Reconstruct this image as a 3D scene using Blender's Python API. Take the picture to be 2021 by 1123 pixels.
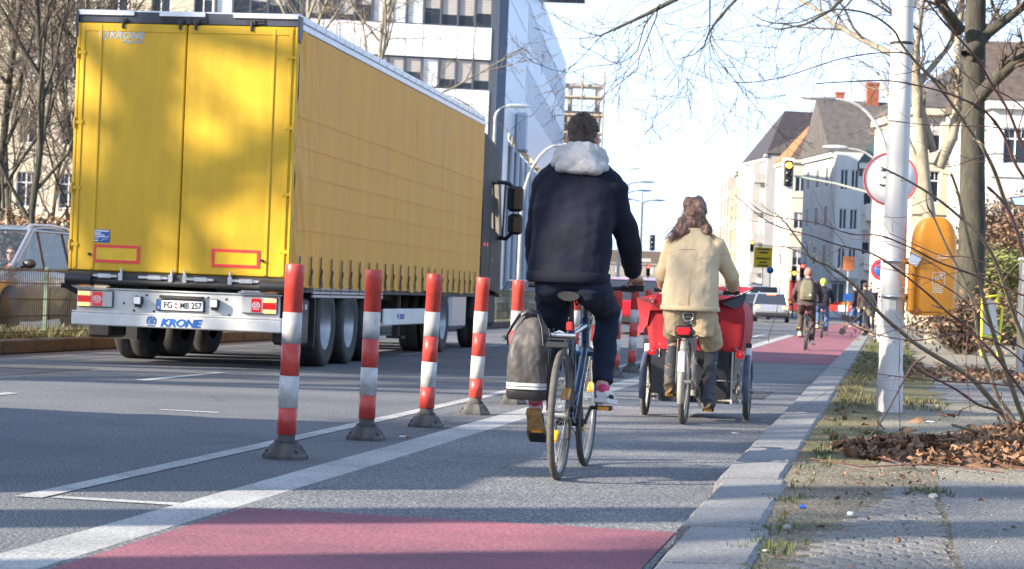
import bpy, bmesh, math, random
from mathutils import Vector, Matrix, noise

V = Vector
S = bpy.context.scene
COL = S.collection
for _o in list(bpy.data.objects):
    bpy.data.objects.remove(_o)
PI = math.pi
R = math.radians

# ------------------------------------------------------------------ camera
EYE = V((0, 0, .98))
cam_d = bpy.data.cameras.new('camera')
cam = bpy.data.objects.new('camera', cam_d)
COL.objects.link(cam)
CAM_M = Matrix.Rotation(R(9.55), 4, 'Z') @ Matrix.Rotation(PI / 2 + math.atan(15.5 / 4400), 4, 'X') @ Matrix.Rotation(math.atan(.040), 4, 'Z')
cam.matrix_world = Matrix.Translation(EYE) @ CAM_M
cam_d.sensor_width = 36
cam_d.lens = 4400 / 2021 * 36
cam_d.clip_start = .1
cam_d.clip_end = 6000
cam_d.dof.use_dof = True
cam_d.dof.focus_distance = 12.6
cam_d.dof.aperture_fstop = 8.5
S.camera = cam

# ------------------------------------------------------------------ sky, sun, exposure
SUN_EL = 23.5
SUN_TO = V((.826, .563, 0)).normalized()          # the way the shadows fall on the ground
w = bpy.data.worlds.new('World')
S.world = w
w.use_nodes = True
nt = w.node_tree
bg = nt.nodes['Background']
sky = nt.nodes.new('ShaderNodeTexSky')
sky.sky_type = 'NISHITA'
sky.sun_disc = False
sky.sun_elevation = R(SUN_EL)
sky.sun_rotation = math.atan2(-SUN_TO.x, -SUN_TO.y)
sky.air_density = 1.0
sky.dust_density = 1.2
sky.ozone_density = 1.6
# thin high cloud all over the sky, denser towards the horizon
tc = nt.nodes.new('ShaderNodeTexCoord')
sx = nt.nodes.new('ShaderNodeSeparateXYZ')
nt.links.new(tc.outputs['Generated'], sx.inputs[0])
mr = nt.nodes.new('ShaderNodeMapRange')
mr.inputs[1].default_value = 0.0
mr.inputs[2].default_value = .30
mr.inputs[3].default_value = .97
mr.inputs[4].default_value = .28
nt.links.new(sx.outputs[2], mr.inputs[0])
cn = nt.nodes.new('ShaderNodeTexNoise')
cn.inputs['Scale'].default_value = 3.0
cn.inputs['Detail'].default_value = 7
cmap = nt.nodes.new('ShaderNodeMapping')
cmap.inputs['Scale'].default_value = (1, 1, 4)
nt.links.new(tc.outputs['Generated'], cmap.inputs[0])
nt.links.new(cmap.outputs[0], cn.inputs['Vector'])
ml = nt.nodes.new('ShaderNodeMath')
ml.operation = 'MULTIPLY_ADD'
ml.inputs[1].default_value = .5
ml.inputs[2].default_value = -.25
nt.links.new(cn.outputs['Fac'], ml.inputs[0])
ad = nt.nodes.new('ShaderNodeMath')
ad.operation = 'ADD'
ad.use_clamp = True
nt.links.new(mr.outputs[0], ad.inputs[0])
nt.links.new(ml.outputs[0], ad.inputs[1])
mx = nt.nodes.new('ShaderNodeMixRGB')
mx.inputs[2].default_value = (3.1, 4.1, 6.2, 1)
nt.links.new(ad.outputs[0], mx.inputs[0])
nt.links.new(sky.outputs[0], mx.inputs[1])
nt.links.new(mx.outputs[0], bg.inputs['Color'])
bg.inputs['Strength'].default_value = .11

sun_d = bpy.data.lights.new('sun', 'SUN')
sun_d.energy = 4.5
sun_d.angle = R(.55)
sun_d.color = (1.0, .89, .745)
sun = bpy.data.objects.new('sun', sun_d)
COL.objects.link(sun)
_sd = V((SUN_TO.x * math.cos(R(SUN_EL)), SUN_TO.y * math.cos(R(SUN_EL)), -math.sin(R(SUN_EL))))
sun.rotation_euler = _sd.to_track_quat('-Z', 'Y').to_euler()

S.view_settings.view_transform = 'Standard'
S.view_settings.look = 'None'
S.view_settings.exposure = 1.68
S.view_settings.gamma = 1
S.view_settings.use_curve_mapping = False
S.cycles.max_bounces = 6
S.cycles.transparent_max_bounces = 10
S.cycles.use_denoising = True
S.cycles.sample_clamp_indirect = 6

# ------------------------------------------------------------------ helpers
def ray(u, v):
    return CAM_M.to_3x3() @ V(((u - 1010.5) / 4400, -(v - 561.5) / 4400, -1))

def at(u, v, y):                    # the point of the photograph's pixel that stands at road distance y
    d = ray(u, v)
    return EYE + d * (y / d.y)

def atd(u, v, d):                   # the same at depth d along the view
    return EYE + ray(u, v) * d

def gnd(u, v, h=0.0):
    d = ray(u, v)
    return EYE + d * ((h - EYE.z) / d.z)

class MB:
    def __init__(s):
        s.v, s.f, s.m, s.s = [], [], [], []
        s.M = None

    def add(s, vs, fs, m=0, sm=False):
        o = len(s.v)
        if s.M is not None:
            vs = [s.M @ V(p) for p in vs]
        s.v.extend([tuple(p) for p in vs])
        for f in fs:
            s.f.append([i + o for i in f])
            s.m.append(m)
            s.s.append(sm)

    def quad(s, a, b, c, d, m=0):
        s.add([a, b, c, d], [(0, 1, 2, 3)], m)

    def box(s, x0, x1, y0, y1, z0, z1, m=0, b=0.0):
        if x0 > x1: x0, x1 = x1, x0
        if y0 > y1: y0, y1 = y1, y0
        if z0 > z1: z0, z1 = z1, z0
        if b <= 0:
            s.add([(x0, y0, z0), (x1, y0, z0), (x1, y1, z0), (x0, y1, z0), (x0, y0, z1), (x1, y0, z1), (x1, y1, z1), (x0, y1, z1)],
                  [(0, 3, 2, 1), (4, 5, 6, 7), (0, 1, 5, 4), (1, 2, 6, 5), (2, 3, 7, 6), (3, 0, 4, 7)], m)
            return
        b = min(b, (x1 - x0) * .45, (y1 - y0) * .45, (z1 - z0) * .45)
        vs, idx = [], {}
        X, Y, Z = (x0, x1), (y0, y1), (z0, z1)
        for i in (0, 1):
            for j in (0, 1):
                for k in (0, 1):
                    sx_, sy_, sz_ = (1, -1)[i], (1, -1)[j], (1, -1)[k]
                    idx[i, j, k, 0] = len(vs); vs.append((X[i], Y[j] + sy_ * b, Z[k] + sz_ * b))
                    idx[i, j, k, 1] = len(vs); vs.append((X[i] + sx_ * b, Y[j], Z[k] + sz_ * b))
                    idx[i, j, k, 2] = len(vs); vs.append((X[i] + sx_ * b, Y[j] + sy_ * b, Z[k]))
        fs = []
        def q(l, flip):
            fs.append(tuple(reversed(l)) if flip else tuple(l))
        for i in (0, 1):
            q([idx[i, 0, 0, 0], idx[i, 1, 0, 0], idx[i, 1, 1, 0], idx[i, 0, 1, 0]], i == 0)
            q([idx[0, i, 0, 1], idx[1, i, 0, 1], idx[1, i, 1, 1], idx[0, i, 1, 1]], i == 1)
            q([idx[0, 0, i, 2], idx[1, 0, i, 2], idx[1, 1, i, 2], idx[0, 1, i, 2]], i == 0)
        for j in (0, 1):
            for k in (0, 1):
                q([idx[0, j, k, 1], idx[1, j, k, 1], idx[1, j, k, 2], idx[0, j, k, 2]], (j + k) % 2 == 1)
                q([idx[j, 0, k, 0], idx[j, 1, k, 0], idx[j, 1, k, 2], idx[j, 0, k, 2]], (j + k) % 2 == 0)
                q([idx[j, k, 0, 0], idx[j, k, 1, 0], idx[j, k, 1, 1], idx[j, k, 0, 1]], (j + k) % 2 == 1)
        for i in (0, 1):
            for j in (0, 1):
                for k in (0, 1):
                    q([idx[i, j, k, 0], idx[i, j, k, 1], idx[i, j, k, 2]], (i + j + k) % 2 == 0)
        s.add(vs, fs, m)

    def loft(s, rings, m=0, cap=True, sm=True, closed=True):
        n = len(rings[0])
        vs = [p for r in rings for p in r]
        fs = []
        for i in range(len(rings) - 1):
            for j in range(n if closed else n - 1):
                a, b = i * n + j, i * n + (j + 1) % n
                fs.append((a, b, b + n, a + n))
        s.add(vs, fs, m, sm)
        if cap:
            s.add(rings[0], [tuple(reversed(range(n)))], m)
            s.add(rings[-1], [tuple(range(n))], m)

    def tube(s, pts, r, n=8, m=0, cap=True, sm=True, flat=1.0):
        pts = [V(p) for p in pts]
        k = len(pts)
        if not isinstance(r, (list, tuple)):
            r = [r] * k
        elif len(r) == 2 and k > 2:
            r = [r[0] + (r[1] - r[0]) * i / (k - 1) for i in range(k)]
        d = (pts[1] - pts[0]).normalized()
        u = d.orthogonal().normalized()
        cs = [(math.cos(2 * PI * j / n), math.sin(2 * PI * j / n) * flat) for j in range(n)]
        rings = []
        for i in range(k):
            if i == 0: t = pts[1] - pts[0]
            elif i == k - 1: t = pts[-1] - pts[-2]
            else: t = pts[i + 1] - pts[i - 1]
            t.normalize()
            u = (u - t * u.dot(t))
            u = u.normalized() if u.length > 1e-6 else t.orthogonal().normalized()
            w_ = t.cross(u)
            rings.append([pts[i] + u * (c * r[i]) + w_ * (q * r[i]) for c, q in cs])
        s.loft(rings, m, cap, sm)

    def lathe(s, prof, n=24, M=None, m=0, sm=True, cap=True):
        M = M or Matrix()
        rings = []
        for r_, z in prof:
            rings.append([M @ V((r_ * math.cos(2 * PI * j / n), r_ * math.sin(2 * PI * j / n), z)) for j in range(n)])
        s.loft(rings, m, cap, sm)

    def torus(s, c, axis, Rr, r, n=32, k=8, m=0, a0=0, a1=2 * PI, flat=1.0):
        c, axis = V(c), V(axis).normalized()
        u = axis.orthogonal().normalized()
        if abs(axis.x) > .9: u = V((0, 1, 0))
        w_ = axis.cross(u)
        full = abs(a1 - a0 - 2 * PI) < 1e-6
        N = n if full else n + 1
        rings = []
        for i in range(N):
            a = a0 + (a1 - a0) * i / n
            dr = u * math.cos(a) + w_ * math.sin(a)
            rings.append([c + dr * (Rr + r * math.cos(2 * PI * j / k)) + axis * (r * flat * math.sin(2 * PI * j / k)) for j in range(k)])
        if full:
            rings.append(rings[0])
        s.loft(rings, m, not full, True)

    def ell(s, c, r, n=12, k=8, M=None, m=0):
        M = M or Matrix()
        c = V(c)
        vs = [c + M @ V((0, 0, -r[2]))]
        for i in range(1, k):
            a = -PI / 2 + PI * i / k
            for j in range(n):
                b = 2 * PI * j / n
                vs.append(c + M @ V((r[0] * math.cos(a) * math.cos(b), r[1] * math.cos(a) * math.sin(b), r[2] * math.sin(a))))
        vs.append(c + M @ V((0, 0, r[2])))
        fs = [(0, 1 + (j + 1) % n, 1 + j) for j in range(n)]
        for i in range(k - 2):
            for j in range(n):
                a, b = 1 + i * n + j, 1 + i * n + (j + 1) % n
                fs.append((a, b, b + n, a + n))
        t = len(vs) - 1
        o = 1 + (k - 2) * n
        fs += [(o + j, o + (j + 1) % n, t) for j in range(n)]
        s.add(vs, fs, m, True)

    def prism(s, poly, y0, y1, m=0, sm=False):
        """poly: (x, z) points, pushed from y0 to y1"""
        n = len(poly)
        vs = [(x, y0, z) for x, z in poly] + [(x, y1, z) for x, z in poly]
        fs = [tuple(range(n)), tuple(reversed(range(n, 2 * n)))]
        fs += [(j, j + n, (j + 1) % n + n, (j + 1) % n) for j in range(n)]
        s.add(vs, fs, m, sm)

    def prismx(s, poly, x0, x1, m=0):
        """poly: (y, z) points, pushed from x0 to x1"""
        n = len(poly)
        vs = [(x0, y, z) for y, z in poly] + [(x1, y, z) for y, z in poly]
        fs = [tuple(reversed(range(n))), tuple(range(n, 2 * n))]
        fs += [(j, (j + 1) % n, (j + 1) % n + n, j + n) for j in range(n)]
        s.add(vs, fs, m)

    def mesh(s, name, mats):
        me = bpy.data.meshes.new(name)
        me.from_pydata(s.v, [], s.f)
        for mt in (mats if isinstance(mats, (list, tuple)) else [mats]):
            me.materials.append(mt)
        me.polygons.foreach_set('material_index', s.m)
        me.polygons.foreach_set('use_smooth', s.s)
        me.update()
        return me

    def build(s, name, mats, parent=None, loc=None, rot=None):
        return put(name, s.mesh(name, mats), parent, loc, rot)

def put(name, me, parent=None, loc=None, rot=None):
    o = bpy.data.objects.new(name, me)
    COL.objects.link(o)
    if parent is not None: o.parent = parent
    if loc is not None: o.location = loc
    if rot is not None: o.rotation_euler = rot
    return o

def tag(o, label, cat, group=None):
    o['label'] = label
    o['category'] = cat
    if group: o['group'] = group
    return o

def thing(name, label, cat, loc=(0, 0, 0), rz=0.0, group=None, rot=None):
    o = put(name, None, None, loc, rot or (0, 0, rz))
    o.empty_display_size = .2
    return tag(o, label, cat, group)

def kind(o, k):
    o['kind'] = k
    return o

def kids(o):
    return KIDMAP.get(o.name, [])

def dup(o, loc=None, rz=None, label=None, rot=None, scale=None):
    """copy a thing with its parts and sub-parts, sharing mesh data"""
    def rec(a, par):
        c = a.copy()
        COL.objects.link(c)
        if par is not None: c.parent = par
        for ch in a.children: rec(ch, c)
        return c
    bpy.context.view_layer.update()
    r = rec(o, None)
    if loc is not None: r.location = loc
    if rz is not None: r.rotation_euler = (0, 0, rz)
    if rot is not None: r.rotation_euler = rot
    if scale is not None: r.scale = scale
    if label: r['label'] = label
    return r

def text(body, size, m, parent, loc, rot=(PI / 2, 0, 0), shear=0.0, bold=0.0, ext=.002, align='CENTER', name='lettering', sx_=1.0):
    cu = bpy.data.curves.new(name, 'FONT')
    cu.body = body
    cu.size = size
    cu.shear = shear
    cu.offset = bold
    cu.extrude = ext
    cu.align_x = align
    cu.align_y = 'CENTER'
    o = bpy.data.objects.new('tmp', cu)
    COL.objects.link(o)
    dg = bpy.context.evaluated_depsgraph_get()
    me = bpy.data.meshes.new_from_object(o.evaluated_get(dg))
    bpy.data.objects.remove(o)
    me.materials.clear()
    me.materials.append(m)
    r = put(name, me, parent, loc, rot)
    r.scale = (sx_, 1, 1)
    return r

def remesh(mb, name, m, parent=None, voxel=.01, smooth=4, wr=(), sub=0, fac=.5):
    """one continuous surface from overlapping closed volumes"""
    me = mb.mesh(name, m)
    o = bpy.data.objects.new('tmp', me)
    COL.objects.link(o)
    md = o.modifiers.new('r', 'REMESH')
    md.mode = 'VOXEL'
    md.voxel_size = voxel
    if smooth:
        sm = o.modifiers.new('s', 'SMOOTH')
        sm.iterations = smooth
        sm.factor = fac
    dg = bpy.context.evaluated_depsgraph_get()
    out = bpy.data.meshes.new_from_object(o.evaluated_get(dg))
    bpy.data.objects.remove(o)
    out.name = name
    for p in out.polygons: p.use_smooth = True
    if wr:
        nrm = [v.normal.copy() for v in out.vertices]
        for v, n in zip(out.vertices, nrm):
            d = 0
            for amp, sc, off in wr:
                q = V((v.co.x * sc[0] + off, v.co.y * sc[1], v.co.z * sc[2]))
                d += amp * noise.noise(q)
            v.co += n * d
    out.materials.clear()
    for mt in (m if isinstance(m, (list, tuple)) else [m]): out.materials.append(mt)
    return put(name, out, parent)

# ------------------------------------------------------------------ materials
def mat(name, col, rough=.6, metal=0.0, var=.12, vs=6.0, bump=0.0, bs=80.0, col2=None, spec=.5, emit=None, es=0.0, rvar=.1, stretch=None, det=5.0, coat=0.0):
    m = bpy.data.materials.new(name)
    m.use_nodes = True
    N, L = m.node_tree.nodes, m.node_tree.links
    b = N['Principled BSDF']
    t = N.new('ShaderNodeTexCoord')
    src = t.outputs['Object']
    if stretch:
        mp = N.new('ShaderNodeMapping')
        mp.inputs['Scale'].default_value = stretch
        L.new(src, mp.inputs[0])
        src = mp.outputs[0]
    n = N.new('ShaderNodeTexNoise')
    n.inputs['Scale'].default_value = vs
    n.inputs['Detail'].default_value = det
    n.inputs['Roughness'].default_value = .6
    L.new(src, n.inputs['Vector'])
    cr = N.new('ShaderNodeValToRGB')
    c = V(col)
    a = c * (1 - var)
    e = V(col2) if col2 else c * (1 + var)
    cr.color_ramp.elements[0].position = .3
    cr.color_ramp.elements[1].position = .7
    cr.color_ramp.elements[0].color = (*a, 1)
    cr.color_ramp.elements[1].color = (*e, 1)
    L.new(n.outputs['Fac'], cr.inputs[0])
    L.new(cr.outputs[0], b.inputs['Base Color'])
    mr_ = N.new('ShaderNodeMapRange')
    mr_.inputs[3].default_value = max(0, rough - rvar)
    mr_.inputs[4].default_value = min(1, rough + rvar)
    L.new(n.outputs['Fac'], mr_.inputs[0])
    L.new(mr_.outputs[0], b.inputs['Roughness'])
    b.inputs['Metallic'].default_value = metal
    b.inputs['Specular IOR Level'].default_value = spec
    if coat:
        b.inputs['Coat Weight'].default_value = coat
        b.inputs['Coat Roughness'].default_value = .05
    if bump:
        n2 = N.new('ShaderNodeTexNoise')
        n2.inputs['Scale'].default_value = bs
        n2.inputs['Detail'].default_value = 3
        L.new(src, n2.inputs['Vector'])
        bp = N.new('ShaderNodeBump')
        bp.inputs['Strength'].default_value = min(1, bump)
        bp.inputs['Distance'].default_value = .01
        L.new(n2.outputs['Fac'], bp.inputs['Height'])
        L.new(bp.outputs[0], b.inputs['Normal'])
    if emit:
        b.inputs['Emission Color'].default_value = (*emit, 1)
        b.inputs['Emission Strength'].default_value = es
    return m

def speckle(name, base, dark, light, sc=220.0, patch=None, rough=.9, bump=.6, psc=.5, amt=1.0, pos=(.35, .65), crack=False):
    """stone aggregate: fine grains over broad wear"""
    m = bpy.data.materials.new(name)
    m.use_nodes = True
    N, L = m.node_tree.nodes, m.node_tree.links
    b = N['Principled BSDF']
    t = N.new('ShaderNodeTexCoord')
    src = t.outputs['Object']
    n = N.new('ShaderNodeTexNoise')
    n.inputs['Scale'].default_value = sc
    n.inputs['Detail'].default_value = 2.5
    n.inputs['Roughness'].default_value = .75
    L.new(src, n.inputs['Vector'])
    cr = N.new('ShaderNodeValToRGB')
    E = cr.color_ramp.elements
    E[0].position, E[0].color = pos[0], (*dark, 1)
    E[1].position, E[1].color = pos[1], (*light, 1)
    e = E.new(.5)
    e.color = (*base, 1)
    L.new(n.outputs['Fac'], cr.inputs[0])
    out = cr.outputs[0]
    vo = N.new('ShaderNodeTexVoronoi')
    vo.inputs['Scale'].default_value = sc * .45
    L.new(src, vo.inputs['Vector'])
    p = N.new('ShaderNodeTexNoise')
    p.inputs['Scale'].default_value = psc
    p.inputs['Detail'].default_value = 8
    p.inputs['Roughness'].default_value = .62
    L.new(src, p.inputs['Vector'])
    pr = N.new('ShaderNodeMapRange')
    pr.inputs[1].default_value, pr.inputs[2].default_value = .3, .7
    pr.inputs[3].default_value, pr.inputs[4].default_value = 0, 1
    L.new(p.outputs['Fac'], pr.inputs[0])
    mx_ = N.new('ShaderNodeMixRGB')
    mx_.blend_type = 'MULTIPLY'
    mx_.inputs[0].default_value = amt
    c2 = N.new('ShaderNodeValToRGB')
    pd = patch or ((.72, .72, .72), (1.15, 1.13, 1.1))
    c2.color_ramp.elements[0].color = (*pd[0], 1)
    c2.color_ramp.elements[1].color = (*pd[1], 1)
    L.new(pr.outputs[0], c2.inputs[0])
    L.new(out, mx_.inputs[1])
    L.new(c2.outputs[0], mx_.inputs[2])
    out = mx_.outputs[0]
    if crack:
        vc = N.new('ShaderNodeTexVoronoi')
        vc.feature = 'DISTANCE_TO_EDGE'
        vc.inputs['Scale'].default_value = .33
        wn = N.new('ShaderNodeTexNoise')
        wn.inputs['Scale'].default_value = 1.4
        wn.inputs['Detail'].default_value = 6
        L.new(src, wn.inputs['Vector'])
        mv = N.new('ShaderNodeMixRGB')
        mv.blend_type = 'ADD'
        mv.inputs[0].default_value = .55
        L.new(src, mv.inputs[1])
        L.new(wn.outputs['Color'], mv.inputs[2])
        L.new(mv.outputs[0], vc.inputs['Vector'])
        lt = N.new('ShaderNodeMapRange')
        lt.inputs[1].default_value, lt.inputs[2].default_value = .0, .006
        lt.inputs[3].default_value, lt.inputs[4].default_value = .6, 1
        L.new(vc.outputs['Distance'], lt.inputs[0])
        mc = N.new('ShaderNodeMixRGB')
        mc.blend_type = 'MULTIPLY'
        mc.inputs[0].default_value = 1
        L.new(out, mc.inputs[1])
        L.new(lt.outputs[0], mc.inputs[2])
        out = mc.outputs[0]
    L.new(out, b.inputs['Base Color'])
    b.inputs['Roughness'].default_value = rough
    b.inputs['Specular IOR Level'].default_value = .3
    bp = N.new('ShaderNodeBump')
    bp.inputs['Strength'].default_value = bump
    bp.inputs['Distance'].default_value = .006
    L.new(vo.outputs['Distance'], bp.inputs['Height'])
    L.new(bp.outputs[0], b.inputs['Normal'])
    return m

def glassy(name, tint=(.02, .025, .03), alpha=.5, rough=.03):
    m = bpy.data.materials.new(name)
    m.use_nodes = True
    N, L = m.node_tree.nodes, m.node_tree.links
    b = N['Principled BSDF']
    n = N.new('ShaderNodeTexNoise')
    n.inputs['Scale'].default_value = 1.5
    r = N.new('ShaderNodeMapRange')
    r.inputs[3].default_value, r.inputs[4].default_value = rough, rough + .04
    L.new(n.outputs['Fac'], r.inputs[0])
    L.new(r.outputs[0], b.inputs['Roughness'])
    b.inputs['Base Color'].default_value = (*tint, 1)
    b.inputs['Specular IOR Level'].default_value = 1.0
    b.inputs['IOR'].default_value = 1.6
    b.inputs['Alpha'].default_value = alpha
    return m

M = {}
M['asphalt'] = speckle('asphalt', (.102, .107, .117), (.030, .032, .038), (.29, .292, .295), 80, pos=(.37, .65), psc=.45, crack=True, patch=((.66, .67, .70), (1.18, 1.16, 1.12)))
M['asphalt_bike'] = speckle('asphalt_bike', (.125, .130, .139), (.042, .044, .051), (.33, .332, .33), 85, pos=(.38, .64), psc=.7, patch=((.70, .70, .73), (1.16, 1.14, 1.1)))
M['red_coat'] = speckle('red_coat', (.25, .085, .108), (.11, .055, .072), (.335, .165, .185), 90, psc=.9, bump=.4, pos=(.30, .72), patch=((.62, .68, .72), (1.2, 1.12, 1.1)))
M['paint'] = speckle('road_paint', (.37, .367, .36), (.14, .14, .14), (.46, .455, .44), 85, psc=1.2, bump=.3, pos=(.28, .52), patch=((.62, .62, .62), (1.08, 1.08, 1.06)))
M['paint_worn'] = speckle('road_paint_worn', (.36, .355, .34), (.14, .14, .14), (.62, .61, .58), 100, psc=1.5, bump=.4, pos=(.36, .62))
M['granite'] = speckle('granite', (.205, .205, .207), (.085, .085, .09), (.36, .355, .35), 110, psc=1.3, bump=.35, pos=(.3, .68))
M['kerb_dark'] = speckle('kerb_dark', (.085, .08, .075), (.04, .04, .04), (.16, .15, .14), 90, psc=1.0)
M['sett'] = speckle('sett_stone', (.19, .183, .172), (.09, .09, .09), (.33, .32, .30), 120, psc=9, bump=.5)
M['soil'] = speckle('soil', (.15, .12, .088), (.05, .045, .035), (.36, .32, .25), 75, psc=2.2, bump=1.0, patch=((.55, .6, .5), (1.3, 1.25, 1.15)))
M['gravel'] = speckle('packed_gravel', (.20, .18, .145), (.085, .075, .06), (.40, .37, .31), 85, psc=.8, bump=.8, patch=((.72, .74, .66), (1.2, 1.18, 1.1)))
M['path'] = speckle('path_asphalt', (.145, .143, .14), (.06, .06, .062), (.34, .33, .32), 100, psc=.8, patch=((.7, .7, .72), (1.15, 1.14, 1.1)))
M['turf'] = speckle('turf', (.115, .10, .05), (.05, .045, .022), (.26, .22, .12), 60, psc=2.5, bump=1.0, patch=((.7, .85, .6), (1.25, 1.1, 1.0)))
M['black'] = mat('black_plastic', (.018, .018, .019), .45, bump=.15)
M['rubber'] = mat('rubber', (.022, .021, .02), .8, bump=.3, col2=(.05, .047, .042))
M['tyre_dusty'] = mat('dusty_tyre', (.06, .056, .05), .85, bump=.3, col2=(.13, .12, .10), vs=20)
M['dark'] = mat('dark_steel', (.022, .022, .024), .6, bump=.2, col2=(.05, .045, .04), vs=3)
M['steel'] = mat('steel', (.55, .55, .56), .35, .9, bump=.1, vs=12)
M['alu'] = mat('aluminium', (.62, .63, .65), .38, .75, bump=.1, vs=5)
M['zinc'] = mat('zinc_grey_paint', (.50, .49, .465), .5, .1, var=.16, vs=5, bump=.15, bs=30, col2=(.58, .565, .54), stretch=(1, 1, .25), det=10)
M['white'] = mat('white_paint', (.78, .78, .77), .45, var=.06)
M['red'] = mat('red_plastic', (.66, .045, .035), .4, var=.08, vs=9, col2=(.74, .07, .05))
M['yellow'] = mat('yellow_paint', (.57, .335, .008), .45, var=.10, vs=2.2, col2=(.65, .39, .010), bump=.05, bs=20, stretch=(2.5, 1, .5), det=9)
M['tail_red'] = mat('tail_light', (.42, .01, .014), .2, emit=(1, .03, .02), es=.12)
M['tail_lit'] = mat('tail_light_lit', (.7, .04, .02), .2, emit=(1, .12, .04), es=5)
M['amber'] = mat('amber_light', (.8, .25, .02), .2, emit=(1, .36, .04), es=4)
M['lamp_off'] = mat('unlit_lens', (.02, .025, .025), .2)
M['glass'] = glassy('dark_glass', alpha=.96)
M['glass_screen'] = glassy('windscreen_glass', (.04, .07, .09), alpha=.28)
M['glass_clear'] = glassy('sky_tinted_car_glass', (.06, .10, .15), alpha=.62)  # bluish tint stands in for the sky mirrored in the side windows
M['bark'] = mat('bark', (.034, .029, .022), .9, var=.4, vs=9, bump=1.0, bs=35, col2=(.072, .066, .045), stretch=(1, 1, .3))
M['bark_pale'] = mat('pale_bark', (.22, .19, .14), .9, var=.35, vs=5, bump=.8, bs=25, col2=(.36, .32, .24), stretch=(1, 1, .4))
M['twig'] = mat('twig', (.075, .055, .04), .85, var=.3)
M['twig_pale'] = mat('pale_twig', (.15, .115, .08), .85, var=.3)
# ------------------------------------------------------------------ ground, road, pavements
rnd = random.Random(7)

def sheet(name, x0, x1, y0, y1, z, m, k='structure', nx=1, ny=1, jag=0.0, parent=None):
    mb = MB()
    vs, fs = [], []
    r_ = random.Random(hash(name) % 1000 if False else len(name) * 31)
    for j in range(ny + 1):
        for i in range(nx + 1):
            x = x0 + (x1 - x0) * i / nx
            y = y0 + (y1 - y0) * j / ny
            if jag and i in (0, nx): x += r_.uniform(-jag, jag)
            if jag and j in (0, ny): y += r_.uniform(-jag, jag)
            vs.append((x, y, z))
    for j in range(ny):
        for i in range(nx):
            a = j * (nx + 1) + i
            fs.append((a, a + 1, a + nx + 2, a + nx + 1))
    mb.add(vs, fs)
    o = mb.build(name, m, parent)
    if parent is None: kind(o, k)
    return o

mb = MB()
mb.quad((-2500, -200, 0), (2500, -200, 0), (2500, 5000, 0), (-2500, 5000, 0))
ground = kind(mb.build('road', M['asphalt']), 'structure')
sheet('cycle_lane', -2.735, -.80, -6, 36.5, .004, M['asphalt_bike'], ny=1)
sheet('red_cycle_lane_surface', -2.69, -.83, -6, 9.3, .008, M['red_coat'], nx=12, ny=1, jag=.006)
sheet('red_cycle_lane_surface', -2.69, -.80, 36.5, 118, .008, M['red_coat'], nx=12, ny=1, jag=.01)
# painted lines
def line(x0, x1, y0, y1, m='paint', z=.004, jag=.004):
    return sheet('road_marking', x0, x1, y0, y1, z, M[m], nx=1, ny=max(1, min(60, int(abs(y1 - y0) / .25))), jag=jag)
line(-2.995, -2.737, -4, 70, 'paint', .004)
line(-3.72, -3.60, 9.25, 14.6, 'paint')
line(-3.72, -3.60, 14.62, 70, 'paint_worn')
line(-3.56, -3.0, 9.27, 9.37, 'paint', jag=.008)
for k in range(-1, 22):
    y0 = 20.35 + k * 5.75
    line(-7.03, -6.90, y0 - 0.02, y0 + 2.6, 'paint')
line(-5.3, -4.85, 15.9, 16.0, 'paint_worn')

M['asphalt_patch'] = speckle('asphalt_patch', (.07, .07, .074), (.025, .025, .028), (.20, .195, .19), 95, pos=(.36, .66), psc=1.1)
sheet('asphalt_patch', -9.4, -8.2, 17.5, 22.6, .0035, M['asphalt_patch'], nx=4, ny=12, jag=.03)
sheet('asphalt_patch', -2.2, -1.2, 22.5, 24.6, .008, M['asphalt_patch'], nx=4, ny=8, jag=.02)
# kerb along the cycle lane: one stone after another
PAVE_Z = .10
mb = MB()
mb.quad((-.492, -10, PAVE_Z), (90, -10, PAVE_Z), (90, 150, PAVE_Z), (-.492, 150, PAVE_Z))
mb.quad((-.492, -10, 0), (-.492, -10, PAVE_Z), (-.492, 150, PAVE_Z), (-.492, 150, 0))
pavement = kind(mb.build('pavement', M['gravel']), 'structure')
kerb_meshes = []
for q in range(4):
    mb = MB()
    L_ = 1.196
    r_ = random.Random(q)
    st = []
    for j in range(9):
        y = L_ * j / 8
        d = [r_.uniform(-.004, .004) for _ in range(4)]
        st.append([(0 + d[0], y, -.05), (.025 + d[0], y, .085 + d[1]), (.045 + d[0], y, .105 + d[2]), (.325 + d[3], y, .116 + d[2]), (.345 + d[3], y, .105), (.35, y, -.05)])
    mb.loft(st, 0, True, False)
    kerb_meshes.append(mb.mesh('kerb_stone', M['granite']))
for k in range(90):
    y = 2.6 + k * 1.2
    dx = .07 if y < 8.2 else (.035 if y < 10 else 0)
    o = put('kerb_stone', kerb_meshes[k % 4], pavement, (-.82 + dx + rnd.uniform(-.003, .003), y, rnd.uniform(-.003, .002)), (0, 0, rnd.uniform(-.002, .002)))

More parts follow.
